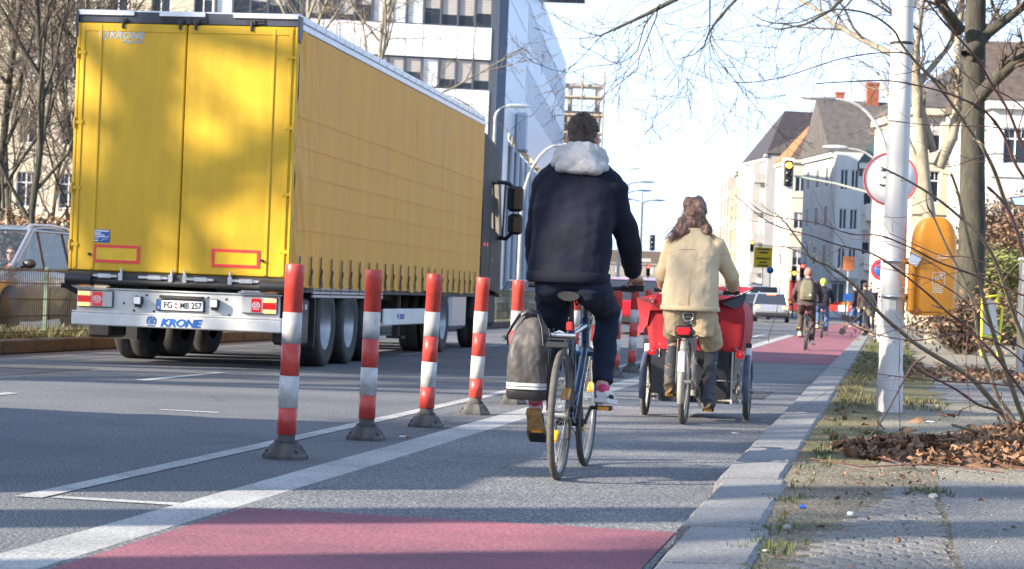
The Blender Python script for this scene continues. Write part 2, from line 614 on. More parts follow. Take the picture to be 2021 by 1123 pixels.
# bed of the setts and soil beside the kerb
sheet('soil_strip', -.488, .30, 3, 12.5, PAVE_Z + .004, M['soil'], nx=6, ny=40, jag=.0)
sheet('path', .285, 9.0, 2, 11.6, PAVE_Z + .008, M['path'], nx=8, ny=40, jag=.012)
sheet('path', -.18, 12.0, 21.6, 26.6, PAVE_Z + .005, M['path'], nx=20, ny=4, jag=.05)
sheet('verge', -.47, -.02, 12.5, 21, PAVE_Z + .004, M['turf'], nx=1, ny=50, jag=.02)
sheet('verge', -.46, .55, 21, 60, PAVE_Z + .009, M['turf'], nx=1, ny=60, jag=.12)
sett_meshes = []
for q in range(8):
    r_ = random.Random(50 + q)
    mb = MB()
    a, b2, t = .0485, .0475, .02
    bot = [(-a, -b2, -.03), (a, -b2, -.03), (a, b2, -.03), (-a, b2, -.03)]
    j = lambda s_: r_.uniform(-s_, s_)
    mid = [(x * 1.0 + j(.003), y + j(.003), .006 + j(.001)) for x, y, _ in bot]
    top = [(x * .80 + j(.003), y * .78 + j(.003), .0125 + j(.001)) for x, y, _ in mid]
    mb.loft([bot, mid, top], 0, True, False)
    mb.add([(0, 0, .0145)] + top, [(0, 1, 2), (0, 2, 3), (0, 3, 4), (0, 4, 1)])
    sett_meshes.append(mb.mesh('sett', M['sett']))
n_sett = 0
for j in range(52):
    y = 6.75 + j * .098
    wob = .02 * math.sin(j * .7)
    for i in range(7):
        x = -.34 + i * .1 + (.05 if j % 2 else 0) + wob * .4
        if x > .25: continue
        # the left and the far ones have sunk under soil
        edge = -.23 + .10 * noise.noise(V((j * .21, 3.3, 0))) + max(0, (y - 8.3)) * .11
        if x < edge or y > 10.9 + .5 * noise.noise(V((x * 3, 1.7, 0))) or n_sett >= 300: continue
        n_sett += 1
        put('sett', sett_meshes[rnd.randrange(8)], pavement, (x + rnd.uniform(-.004, .004), y + rnd.uniform(-.005, .005), PAVE_Z + rnd.uniform(-.002, .004) - max(0, (edge + .12 - x)) * .05),
            (rnd.uniform(-.025, .025), rnd.uniform(-.025, .025), rnd.uniform(-.04, .04) + rnd.choice((0, PI))))

# median with its kerb and turf, opposite carriageway pavement
mb = MB()
mb.box(-12.6, -10.42, -30, 128, 0, .13)
median = kind(mb.build('median', M['turf']), 'structure')
mb = MB()
for s_ in range(3):
    pass
kb = MB()
kb.box(0, .15, 0, .985, 0, .175, b=.02)
kb_me = kb.mesh('kerb_stone', M['kerb_dark'])
for k in range(70):
    put('kerb_stone', kb_me, median, (-10.42, 12 + k * 1.0, 0), (0, 0, rnd.uniform(-.006, .006)))
mb = MB()
mb.box(-80, -20.5, -30, 400, 0, .12)
kind(mb.build('far_pavement', M['gravel']), 'structure')

# grass tufts on the median and along the kerb
def grass(name, spots, hmax, m, seed, per=9, w_=.006, spread=.05):
    r_ = random.Random(seed)
    mb = MB()
    for (x, y, z, hs) in spots:
        for _ in range(per):
            a = r_.uniform(0, 2 * PI)
            rr = spread * math.sqrt(r_.random())
            bx, by = x + rr * math.cos(a), y + rr * math.sin(a)
            h = hmax * hs * r_.uniform(.4, 1)
            l = r_.uniform(.1, .8) * h
            c, s_ = math.cos(a), math.sin(a)
            ww = w_ * r_.uniform(.6, 1.3)
            p0, p1 = (bx - s_ * ww, by + c * ww, z), (bx + s_ * ww, by - c * ww, z)
            m0 = (bx + c * l * .4 - s_ * ww * .7, by + s_ * l * .4 + c * ww * .7, z + h * .6)
            m1 = (bx + c * l * .4 + s_ * ww * .7, by + s_ * l * .4 - c * ww * .7, z + h * .6)
            mb.add([p0, p1, m1, m0, (bx + c * l, by + s_ * l, z + h)], [(0, 1, 2, 3), (3, 2, 4)])
    return kind(mb.build(name, m), 'stuff')

M['grass_green'] = mat('grass_green', (.06, .10, .02), .7, var=.3, vs=3, col2=(.11, .12, .035))
M['grass_dry'] = mat('grass_dry', (.17, .14, .065), .8, var=.3, vs=3, col2=(.25, .21, .10))
M['leaf'] = mat('dead_leaf', (.135, .064, .033), .75, var=.6, vs=11, col2=(.31, .175, .095), bump=.2, bs=40, det=2)
sp = [(rnd.uniform(-12.4, -10.6), rnd.uniform(24, 44), .13, rnd.uniform(.5, 1.2)) for _ in range(1500)]
grass('grass', sp, .12, M['grass_green'], 1)
sp = [(rnd.uniform(-12.2, -10.6), rnd.uniform(24, 44), .13, rnd.uniform(.5, 1.2)) for _ in range(900)]
grass('dry_grass', sp, .16, M['grass_dry'], 2)
sp = []
for _ in range(210):
    y = 7 + 16 * rnd.random()
    x = -.43 + abs(rnd.gauss(0, .06)) + (.05 if y > 12 else 0)
    if noise.noise(V((y * 1.1, 4, 0))) > -.05: sp.append((x, y, PAVE_Z + .005, rnd.uniform(.3, 1)))
for cx, cy, n_ in ((-.36, 8.0, 20), (-.40, 8.6, 16), (.25, 10.75, 30), (-.05, 15.6, 45), (-.2, 14.6, 30), (.15, 15.4, 40), (-.37, 10.0, 14)):
    for _ in range(n_): sp.append((cx + rnd.gauss(0, .06), cy + rnd.gauss(0, .12), PAVE_Z + .005, rnd.uniform(.3, .9)))
grass('kerbside_weeds', sp, .05, M['grass_green'], 3, per=7, w_=.003, spread=.03)
sp = [(rnd.uniform(-.42, .55), rnd.uniform(19, 34), PAVE_Z + .009, rnd.uniform(.4, 1)) for _ in range(700)]
sp = [q for q in sp if not (21.5 < q[1] < 26.7 and q[0] > -.2)]
grass('verge_grass', sp, .07, M['grass_dry'], 4, per=8, w_=.005)
sp = [(rnd.uniform(-.42, .5), rnd.uniform(21, 50), PAVE_Z + .009, rnd.uniform(.4, 1)) for _ in range(600)]
sp = [q for q in sp if not (21.5 < q[1] < 26.7 and q[0] > -.2)]
grass('verge_grass', sp, .07, M['grass_green'], 5, per=8, w_=.005)

# pebbles, grit and crumbs lying about
def pebbles(name, spots, m, seed, lo=.004, hi=.011):
    r_ = random.Random(seed)
    mb = MB()
    for x, y, z in spots:
        s_ = r_.uniform(lo, hi)
        pts = [V((r_.uniform(.6, 1), 0, 0)), V((0, r_.uniform(.6, 1), 0)), V((-r_.uniform(.6, 1), 0, 0)), V((0, -r_.uniform(.6, 1), 0)), V((0, 0, r_.uniform(.4, .8))), V((0, 0, -.3))]
        rot = Matrix.Rotation(r_.uniform(0, 6), 3, 'Z')
        mb.add([rot @ p * s_ + V((x, y, z + s_ * .2)) for p in pts], [(0, 1, 4), (1, 2, 4), (2, 3, 4), (3, 0, 4), (1, 0, 5), (2, 1, 5), (3, 2, 5), (0, 3, 5)])
    return kind(mb.build(name, m), 'stuff')
M['grit'] = mat('grit', (.22, .205, .18), .9, var=.5, vs=2)
sp = []
for _ in range(2600):
    y = 6.6 + 16 * rnd.random() ** 1.3
    sp.append((rnd.uniform(-.44, 1.8), y, PAVE_Z + .008))
pebbles('grit', sp, M['grit'], 6)
sp = [(rnd.gauss(-3.36, .22), rnd.uniform(9, 30), .003) for _ in range(2600)]
sp += [(rnd.gauss(-.92, .08), rnd.uniform(7, 24), .006) for _ in range(500)]
sp += [(rnd.uniform(-2.7, -.9), rnd.uniform(7, 20), .006) for _ in range(120)]
pebbles('road_grit', sp, M['grit'], 7, .002, .006)

def leaf_mesh(seed, s_=.05):
    r_ = random.Random(seed)
    mb = MB()
    k = 5
    prof = [0.02, .55, .9, .75, .4, .02]
    vs = []
    cu, tw = r_.uniform(-.5, .9), r_.uniform(-.5, .5)
    for i in range(k + 1):
        t = i / k
        w_ = prof[i] * .55 * (1 + r_.uniform(-.25, .25))
        zc = cu * (t - .5) ** 2 * 1.6
        for q in (-1, 0, 1):
            vs.append((w_ * q * s_, (t - .5) * 2 * s_, (zc + abs(q) * w_ * r_.uniform(.1, .9) + q * tw * (t - .5)) * s_))
    fs = []
    for i in range(k):
        for q in range(2):
            a = i * 3 + q
            fs.append((a, a + 1, a + 4, a + 3))
    mb.add(vs, fs, 0, True)
    return mb

LEAVES = [leaf_mesh(q) for q in range(9)]
LEAF_ME = [l.mesh('leaf', M['leaf']) for l in LEAVES]

# heap of dead leaves under the shrub
def heap_z(x, y):
    a = max(0, 1 - ((x - 1.75) / 1.35) ** 2 - ((y - 15.0) / 1.5) ** 2) * .17
    b_ = max(0, 1 - ((x - .55) / .95) ** 2 - ((y - 13.5) / .75) ** 2) * .10
    return PAVE_Z + a + b_
mb = MB()
N_ = 26
vs = []
for j in range(N_ + 1):
    for i in range(N_ + 1):
        x, y = -.5 + 3.6 * i / N_, 12.4 + 6 * j / N_
        vs.append((x, y, heap_z(x, y) - .012))
mb.add(vs, [(j * (N_ + 1) + i, j * (N_ + 1) + i + 1, (j + 1) * (N_ + 1) + i + 1, (j + 1) * (N_ + 1) + i) for j in range(N_) for i in range(N_)], 0, True)
r_ = random.Random(9)
cand = []
while len(cand) < 4200:
    x, y = r_.uniform(-.4, 3.0), r_.uniform(12.4, 18.0)
    h = heap_z(x, y) - PAVE_Z
    front = y < 14.6 and abs(y - 13.35) < .5 + .25 * noise.noise(V((x * 2, 0, 0))) and x > -.15
    if h > .02 or (front and r_.random() < .8):
        cand.append((x, y, PAVE_Z + h))
heap = thing('leaf_heap', 'long heap of brown dead leaves at the foot of the bare shrub', 'leaf heap', (1.2, 14.8, PAVE_Z))
def leaf_mat4(x, y, z, r_, s_=1.0):
    return Matrix.Translation((x, y, z)) @ Matrix.Rotation(r_.uniform(0, 6.28), 4, 'Z') @ Matrix.Rotation(r_.gauss(0, .55), 4, 'X') @ Matrix.Rotation(r_.gauss(0, .55), 4, 'Y') @ Matrix.Scale(s_ * r_.uniform(.55, 1.15), 4)
cand.sort(key=lambda q: q[1] - q[2] * 2 + r_.uniform(0, 1.2))
H0 = Matrix.Translation((-1.2, -14.8, -PAVE_Z))
for i, (x, y, z) in enumerate(cand):
    mm = H0 @ leaf_mat4(x, y, z + .014, r_)
    if i < 300:
        o = put('leaf', LEAF_ME[i % 9], heap)
        o.matrix_local = mm
    else:
        l = LEAVES[i % 9]
        mb.M = None if False else mm
        mb.add(l.v, l.f, 0, True)
        mb.M = None
for i in range(N_ * N_ * 0): pass
# the bed itself is in heap coordinates too
k0 = (N_ + 1) ** 2
for i in range(k0):
    x, y, z = mb.v[i]
    mb.v[i] = (x - 1.2, y - 14.8, z - PAVE_Z - (.05 if heap_z(x, y) < PAVE_Z + .004 else 0))
kind(mb.build('leaf_litter', M['leaf'], heap), 'stuff')
# scattered leaves, also below the far tree
mb = MB()
for _ in range(1500):
    if r_.random() < .05:
        x, y = r_.gauss(0, .2), r_.gauss(11.4, .8)
    elif r_.random() < .05:
        x, y = r_.uniform(-.45, 2.4), r_.uniform(7.3, 20)
    else:
        x, y = r_.uniform(-.1, 6), r_.gauss(31, 2.3)
        if y < 27.5: y = 27.5 + r_.random() * 3
    l = LEAVES[r_.randrange(9)]
    mb.M = leaf_mat4(x, y, PAVE_Z + .012, r_, .4 if y < 13 else 1.3)
    mb.add(l.v, l.f, 0, True)
kind(mb.build('fallen_leaves', M['leaf']), 'stuff')
# ------------------------------------------------------------------ bare winter trees
def grow(mbs, p, d, L, r, lvl, P, rn):
    seg = P['seg'][lvl]
    pts, rad = [p.copy()], [r]
    q, dd = p.copy(), d.copy()
    for i in range(seg):
        wv = P['wob'][lvl]
        dd = dd + V((rn.gauss(0, wv), rn.gauss(0, wv), rn.gauss(0, wv) + P['up'][lvl]))
        dd.normalize()
        q = q + dd * (L / seg)
        pts.append(q.copy())
        rad.append(max(r * (1 - (1 - P['tip'][lvl]) * (i + 1) / seg), P.get('rmin', .003)))
    mbs[0 if lvl <= P['trunk_lvl'] else 1].tube(pts, rad, P['sides'][lvl], 0, False, P['sides'][lvl] > 3)
    if lvl + 1 >= P['levels']: return
    n = P['n'][lvl]
    ph = rn.uniform(0, 6.28)
    for k in range(n):
        t = P['t0'][lvl] + (1 - P['t0'][lvl]) * (k + rn.uniform(.1, .9)) / n
        f = t * seg
        i = min(int(f), seg - 1)
        c = pts[i].lerp(pts[i + 1], f - i)
        ax = (pts[i + 1] - pts[i]).normalized()
        rr = rad[i] + (rad[i + 1] - rad[i]) * (f - i)
        ph += 2.4 + rn.uniform(-.4, .4)
        o = ax.orthogonal().normalized()
        o = Matrix.Rotation(ph, 3, ax) @ o
        an = P['ang'][lvl] * rn.uniform(.7, 1.25)
        nd = (ax * math.cos(an) + o * math.sin(an)).normalized()
        grow(mbs, c, nd, L * P['lr'][lvl] * (1.1 - .55 * t) * rn.uniform(.75, 1.25), min(rr * .8, r * P['rr'][lvl]), lvl + 1, P, rn)

TREE = dict(levels=5, trunk_lvl=1, seg=(7, 6, 5, 4, 3), sides=(9, 6, 4, 3, 3), wob=(.05, .13, .16, .2, .25), up=(.02, .06, .03, .0, -.02),
            tip=(.45, .3, .3, .35, .5), n=(9, 7, 7, 5), t0=(.32, .2, .15, .12), ang=(.85, .75, .7, .7), lr=(.55, .5, .5, .5), rr=(.5, .45, .45, .55), rmin=.004)

def tree(name, label, base, H, r, seed, trunk_m, twig_m, lean=(0, 0), group=None, extra=None, cat='tree', **kw):
    P = dict(TREE)
    P.update(kw)
    rn = random.Random(seed)
    t = thing(name, label, cat, base, 0, group)
    a, b_ = MB(), MB()
    # root flare
    a.tube([(0, 0, -.1), (lean[0] * .15, lean[1] * .15, .35), (lean[0] * .3, lean[1] * .3, .9)], [r * 1.55, r * 1.15, r * 1.02], 10, 0, False)
    grow((a, b_), V((lean[0] * .3, lean[1] * .3, .85)), V((lean[0], lean[1], 1)).normalized(), H, r, 0, P, rn)
    if extra:
        for pts, r0, r1, sub in extra:
            pts = [V(p) - V(base) for p in pts]
            k = len(pts)
            a.tube(pts, [r0 + (r1 - r0) * i / (k - 1) for i in range(k)], 7, 0, False)
            for i in range(sub):
                f = (k - 1) * (.15 + .85 * (i + rn.random()) / sub)
                j = min(int(f), k - 2)
                c = pts[j].lerp(pts[j + 1], f - j)
                ax = (pts[j + 1] - pts[j]).normalized()
                o = Matrix.Rotation(rn.uniform(0, 6.28), 3, ax) @ ax.orthogonal().normalized()
                an = rn.uniform(.35, .9)
                grow((b_, b_), c, (ax * math.cos(an) + o * math.sin(an)).normalized(), rn.uniform(.7, 1.7), max(.007, r1 * .8), 2, P, rn)
    a.build('trunk', trunk_m, t)
    b_.build('crown', twig_m, t)
    return t
# ------------------------------------------------------------------ articulated lorry
M['curtain'] = mat('tarpaulin', (.71, .322, .022), .55, var=.12, vs=.9, bump=.10, bs=7, col2=(.78, .36, .03), stretch=(1, 2.5, .5), spec=.3)
M['cab'] = mat('cab_paint', (.018, .019, .022), .6, .0, var=.1, spec=.25)
M['header'] = mat('header_blue_grey', (.035, .042, .062), .45, var=.1)
M['logo_blue'] = mat('logo_blue', (.015, .10, .36), .4)
M['logo_grey'] = mat('logo_grey', (.40, .41, .41), .4)
M['plate_black'] = mat('plate_black', (.01, .01, .012), .4)
M['rim'] = mat('wheel_rim', (.36, .36, .37), .4, .6, bump=.2, vs=8, col2=(.5, .5, .5))
M['mark_yellow'] = mat('reflective_yellow', (.70, .44, .015), .3)
M['mark_red'] = mat('reflective_red', (.75, .05, .045), .3)
M['panel_white'] = mat('dirty_white', (.66, .65, .61), .5, var=.12, vs=3, bump=.05)
TR = thing('truck', 'yellow curtain sided articulated truck with closed rear doors, driving away from the camera', 'truck', (-6.92, 24.62, 0), 0)
_c = V((.5, 0, 0))
TR.rotation_euler = (0, 0, R(1.46))
TR.location = V((-6.53 - 1.275, 23.9, 0))
TR.scale = (1, 1, .98)
HW = 1.275

# the body inside the curtains, and the rear doors
mb = MB()
mb.box(-1.2, 1.2, .10, 13.5, 1.12, 3.92)
mb.build('box_body', M['dark'], TR)
def door(x0, x1, nm):
    b_ = MB()
    b_.box(x0, x1, .0, .06, 1.06, 3.895, b=.012)
    d_ = b_.build('rear_door', M['yellow'], TR)
    return d_
dl = door(-1.235, -.006, 'l')
dr = door(.006, 1.235, 'r')
for d_, s_ in ((dl, -1), (dr, 1)):
    b_ = MB()
    xa, xb = (-1.01, -.975) if s_ < 0 else (.985, 1.02)
    b_.box(xa, xb, -.014, .002, 1.075, 3.88, b=.006)
    b_.box(s_ * 1.195 - .02, s_ * 1.195 + .02, -.012, .002, 1.08, 3.86, b=.005)
    b_.box(min(s_ * .02, s_ * 1.22), max(s_ * .02, s_ * 1.22), -.008, .002, 3.80, 3.885, b=.004)
    b_.build('door_rib', M['yellow'], d_)
    for z in (1.35, 2.0, 2.75, 3.55):
        b_ = MB()
        b_.box(s_ * 1.16, s_ * 1.262, -.016, .0, z - .022, z + .022, b=.005)
        b_.tube([(s_ * 1.262, -.014, z - .06), (s_ * 1.262, -.014, z + .06)], .014, 8)
        for xx in (1.175, 1.20, 1.225):
            b_.ell((s_ * xx, -.018, z + (.01 if xx == 1.20 else -.008)), (.006, .005, .006), 6, 4)
        b_.build('hinge', M['yellow'], d_)
# reflective rectangles: red border round yellow
for d_, x0, x1 in ((dl, -.985, -.445), (dr, .385, .935)):
    z0, z1 = 1.155, 1.36
    t = .034
    b_ = MB()
    y0, y1 = -.008, .002
    b_.box(x0, x1, y0, y1, z0, z0 + t); b_.box(x0, x1, y0, y1, z1 - t, z1)
    b_.box(x0, x0 + t, y0, y1, z0 + t, z1 - t); b_.box(x1 - t, x1, y0, y1, z0 + t, z1 - t)
    b_.build('reflector_border', M['mark_red'], d_)
    b_ = MB()
    b_.box(x0 + t, x1 - t, -.005, .002, z0 + t, z1 - t)
    b_.build('reflector_field', M['mark_yellow'], d_)
    b_ = MB()
    b_.tube([(x0 - .035 if d_ is dl else x1 + .03, -.0, 1.245), (x0 - .035 if d_ is dl else x1 + .03, -.04, 1.245)], .018, 8)
    b_.build('door_buffer', M['black'], d_)
# blue sticker with white lines
b_ = MB()
b_.box(-.985, -.80, -.006, .002, 1.385, 1.53)
st = b_.build('sticker', M['logo_blue'], dl)
b_ = MB()
for z, xa, xb, h in ((1.515, -.98, -.81, .014), (1.489, -.975, -.90, .012), (1.468, -.975, -.86, .010), (1.449, -.975, -.83, .010), (1.43, -.975, -.92, .006), (1.405, -.975, -.93, .012)):
    b_.box(xa, xb, -.009, -.004, z - h / 2, z + h / 2)
b_.tube([(-.90, -.008, 1.40), (-.86, -.008, 1.43), (-.83, -.008, 1.41), (-.81, -.008, 1.47)], .004, 4)
b_.build('sticker_print', M['white'], st)

def emblem(m, parent, cx, cz, s_, y, mname='emblem'):
    """the little crown: two bowed sides, three prongs, a base bar"""
    b_ = MB()
    def arc(a0, a1, r0, r1, ox):
        n = 8
        po = [(cx + ox + r0 * s_ * math.cos(R(a0 + (a1 - a0) * i / n)), cz + r0 * s_ * math.sin(R(a0 + (a1 - a0) * i / n))) for i in range(n + 1)]
        pi_ = [(cx + ox + r1 * s_ * math.cos(R(a0 + (a1 - a0) * i / n)), cz + r1 * s_ * math.sin(R(a0 + (a1 - a0) * i / n))) for i in range(n + 1)]
        for i in range(n):
            b_.prism([po[i], po[i + 1], pi_[i + 1], pi_[i]], y - .003, y)
    arc(108, 225, .5, .37, 0)
    arc(72, -45, .5, .37, 0)
    b_.prism([(cx - .055 * s_, cz - .30 * s_), (cx + .055 * s_, cz - .30 * s_), (cx + .04 * s_, cz + .5 * s_), (cx - .04 * s_, cz + .5 * s_)], y - .003, y)
    for q in (-1, 1):
        b_.prism([(cx + q * .10 * s_, cz - .30 * s_), (cx + q * .17 * s_, cz - .30 * s_), (cx + q * .30 * s_, cz + .42 * s_), (cx + q * .18 * s_, cz + .42 * s_)], y - .003, y)
    b_.box(cx - .36 * s_, cx + .36 * s_, y - .003, y, cz - .50 * s_, cz - .40 * s_)
    return b_.build(mname, m, parent)
emblem(M['logo_grey'], dl, -.965, 3.765, .12, -.002)
text('KRONE', .105, M['logo_grey'], dl, (-.70, -.002, 3.755), shear=.25, bold=.0045, sx_=1.12)
text('Mega Liner', .055, M['logo_grey'], dl, (-.63, -.002, 3.69), shear=.3, bold=.0015, sx_=.95)

# header above the doors, roof edge and rails
b_ = MB()
b_.box(-1.265, 1.265, .02, .12, 3.90, 4.03, b=.01)
hd = b_.build('header', M['header'], TR)
b_ = MB()
for xa, xb in ((-1.262, -.62), (-.33, .20), (.52, .98 + .08)):
    b_.box(xa, xb, -.004, .03, 3.985, 4.045, b=.005)
b_.box(1.06, 1.268, -.004, .03, 3.985, 4.045, b=.005)
b_.box(-1.262, 1.262, .03, .15, 4.03, 4.05, b=.004)
b_.build('header_trim', M['alu'], hd)
b_ = MB()
for x in (-.74, -.08, .10, .74):
    b_.tube([(x, -.015, 3.94), (x, -.015, 3.84)], .018, 8)
    b_.box(x - .035, x + .035, -.02, .02, 3.91, 3.955)
b_.build('lock_cam', M['dark'], hd)
b_ = MB()
for x0 in (-.33, .0, .66):
    for k in range(2):
        b_.box(x0 + .02, x0 + .22, -.0, .025, 3.925 + k * .03, 3.942 + k * .03)
b_.build('header_bracket', M['black'], hd)
b_ = MB()
b_.box(-1.27, 1.27, .15, 13.6, 4.035, 4.05)
b_.build('roof', M['alu'], TR)
for s_ in (-1, 1):
    b_ = MB()
    b_.box(s_ * 1.225, s_ * 1.285, .06, 13.6, 3.875, 3.955, b=.012)
    b_.box(s_ * 1.215, s_ * 1.272, .06, 13.6, 3.96, 4.06, b=.02)
    for k in range(26):
        b_.box(s_ * 1.272, s_ * 1.278, .3 + k * .52, .33 + k * .52, 3.965, 4.03)
    b_.build('roof_rail', M['alu'], TR)
    b_ = MB()
    b_.box(s_ * 1.232, s_ * 1.274, .0, .07, 1.06, 3.90, b=.012)
    b_.build('corner_post', M['zinc'] if False else M['yellow'], TR)
    b_ = MB()
    b_.prismx([(-.012, 4.02), (.12, 4.02), (.12, 3.80), (.05, 3.72), (.0, 3.74)], s_ * 1.262, s_ * 1.292)
    b_.build('corner_cap', M['header'], TR)

# side curtain: a fine grid with folds, panel welds and a slack lower hem
def curtain(s_):
    NY, NZ = 300, 52
    b_ = MB()
    vs = []
    L_ = 13.48
    for i in range(NY + 1):
        y = .08 + L_ * i / NY
        for j in range(NZ + 1):
            t = j / NZ
            z = 1.0 + t * 2.9
            d = .004 * noise.noise(V((y * .8, z * .5, 1.3)))
            # tight vertical stretch folds and the horizontal tension belts
            d += .0012 * math.sin(y * 2 * PI / .53 + .5 * noise.noise(V((y, z * .6, 0)))) * (1 - t * .5)
            for zz in (1.62, 1.94, 2.24, 2.56, 2.9, 3.28):
                zz2 = zz + .003 * math.sin(y * 1.4)
                d += .0014 * math.exp(-((z - zz2) / .02) ** 2)
            u = (y / .575) % 1
            d -= .0016 * math.exp(-((u - .5) * .575 / .016) ** 2)
            fold = math.exp(-(y - .45) / .6)
            d += .022 * fold * noise.noise(V((y * 6 + z * 2.2, z * 1.6, 5)))
            d += .02 * max(0, .12 - t) / .12 * (.3 + noise.noise(V((y * 4.2, z * 3, 9))))
            # the long crease marks
            for yc, zc, a_ in ((7.3, 3.25, .018), (7.1, 2.75, .016), (5.9, 2.0, .014), (2.2, 3.0, .01)):
                d -= a_ * math.exp(-((y - yc) / .05) ** 2 - ((z - zc) / .28) ** 2)
            zlow = z
            if j == 0: zlow = z - .045 + .035 * noise.noise(V((y * 2.1, 2, 2)))
            vs.append((s_ * (1.272 + d), y, zlow))
    fs = []
    for i in range(NY):
        for j in range(NZ):
            a = i * (NZ + 1) + j
            fs.append((a, a + NZ + 1, a + NZ + 2, a + 1))
    b_.add(vs, fs, 0, True)
    return b_.build('side_curtain', M['curtain'], TR)
cu_r = curtain(1)
curtain(-1)
# welds printed as darker thread lines on the curtain
M['weld'] = mat('curtain_weld', (.66, .29, .02), .5)
b_ = MB()
for zz in (1.62, 1.94, 2.24, 2.56, 2.9):
    pts = []
    for i in range(90):
        y = .15 + 13.3 * i / 89
        pts.append((1.2775 + .004 * noise.noise(V((y * .8, zz * .5, 1.3))), y, zz + .003 * math.sin(y * 1.4)))
    b_.tube(pts, .0022, 4)
b_.build('curtain_seam', M['weld'], cu_r)
# buckle straps
st_me = []
for q in range(3):
    rr = random.Random(q)
    b_ = MB()
    b_.box(-.004, .006, -.016, .016, .22, .37, b=.003)
    b_.box(0, .022, -.022, .022, .16, .225, b=.006)
    b_.box(-.002, .004, -.012, .012, -.05, .165)
    b_.prismx([(-.012, .2), (.012, .2), (.02 + rr.uniform(.02, .07), .02), (.0 + rr.uniform(.02, .05), .0)], .006, .012)
    b_.prismx([(-.01, .2), (.01, .2), (-.01, .03), (-.05 - rr.uniform(0, .02), .05)], .014, .018)
    st_me.append(b_.mesh('strap', M['black']))
for k in range(24):
    put('strap', st_me[k % 3], TR, (1.288, .42 + k * .548 + rnd.uniform(-.03, .03), .955 + rnd.uniform(-.01, .01)))

# rear sill with its four lock handles
b_ = MB()
b_.box(-1.25, 1.25, -.01, .22, .95, 1.052, b=.015)
b_.tube([(-1.2, -.015, .945), (1.2, -.015, .945)], .035, 8)
sill = b_.build('rear_sill', M['dark'], TR)
for s_ in (-1, 1):
    b_ = MB()
    b_.tube([(s_ * .97, -.045, .955), (s_ * 1.27, -.045, .955)], .075, 12)
    b_.build('rubber_buffer', M['black'], sill)
for xa, d_ in ((-.83, 1), (-.25, 1), (.28, -1), (.80, -1)):
    b_ = MB()
    b_.box(xa - .19, xa + .15, -.055, -.03, .985, 1.02, b=.008)
    b_.box(xa - .08, xa + .08, -.065, -.04, .975, 1.03, b=.01)
    b_.box(xa + d_ * .16, xa + d_ * .21, -.06, -.01, .955, 1.045, b=.006)
    b_.tube([(xa + d_ * .19, -.03, .93), (xa + d_ * .19, -.03, 1.10)], .014, 8)
    b_.build('lock_handle', M['steel'], sill)

# light bar with plate
b_ = MB()
b_.box(-1.17, 1.17, .05, .08, .59, .845, b=.008)
b_.box(-1.18, 1.18, .03, .12, .85, .865)
b_.box(-1.15, 1.15, .03, .10, .575, .60)
for x, z in ((-.62, .70), (-.50, .62), (-.48, .78), (-.13 - .3, .71), (-.36, .80), (.42, .70), (.35, .80), (.56, .79), (.78, .66), (.60, .61), (-.27, .62), (.86, .76)):
    b_.tube([(x, .045, z), (x, .052, z)], .014, 8, 1)
bar = b_.build('light_bar', [M['panel_white'], M['dark']], TR)
b_ = MB()
b_.box(-1.21, 1.21, -.01, .10, .435, .575, b=.012)
b_.box(-1.21, 1.21, -.004, .09, .578, .60, b=.006)
bump_ = b_.build('under_run_bumper', M['panel_white'], TR)
emblem(M['logo_blue'], bump_, -.275, .512, .115, -.013)
text('KRONE', .118, M['logo_blue'], bump_, (.055, -.013, .495), shear=.25, bold=.006, sx_=1.15)
b_ = MB()
b_.box(-.24, .32, .02, .05, .63, .765, b=.006)
b_.box(-.20, .30, .0, .06, .775, .81)
ph = b_.build('plate_holder', M['dark'], TR)
b_ = MB()
b_.box(-.225, .305, .008, .022, .642, .752, b=.004)
pl = b_.build('licence_plate', M['white'], TR)
b_ = MB()
b_.box(-.224, -.18, .004, .010, .643, .751)
b_.build('country_strip', M['logo_blue'], pl)
text('D', .035, M['white'], pl, (-.202, .003, .668))
text('FG', .10, M['plate_black'], pl, (-.098, .006, .697), bold=.0015, sx_=.86)
text('MB 257', .10, M['plate_black'], pl, (.162, .006, .697), bold=.0015, sx_=.80)
b_ = MB()
b_.lathe([(0, 0), (.014, 0), (.014, .003)], 12, Matrix.Translation((-.008, .006, .715)) @ Matrix.Rotation(PI / 2, 4, 'X'))
b_.lathe([(0, 0), (.014, 0), (.014, .003)], 12, Matrix.Translation((-.008, .006, .675)) @ Matrix.Rotation(PI / 2, 4, 'X'))
b_.build('plate_seal', M['mark_red'], pl)
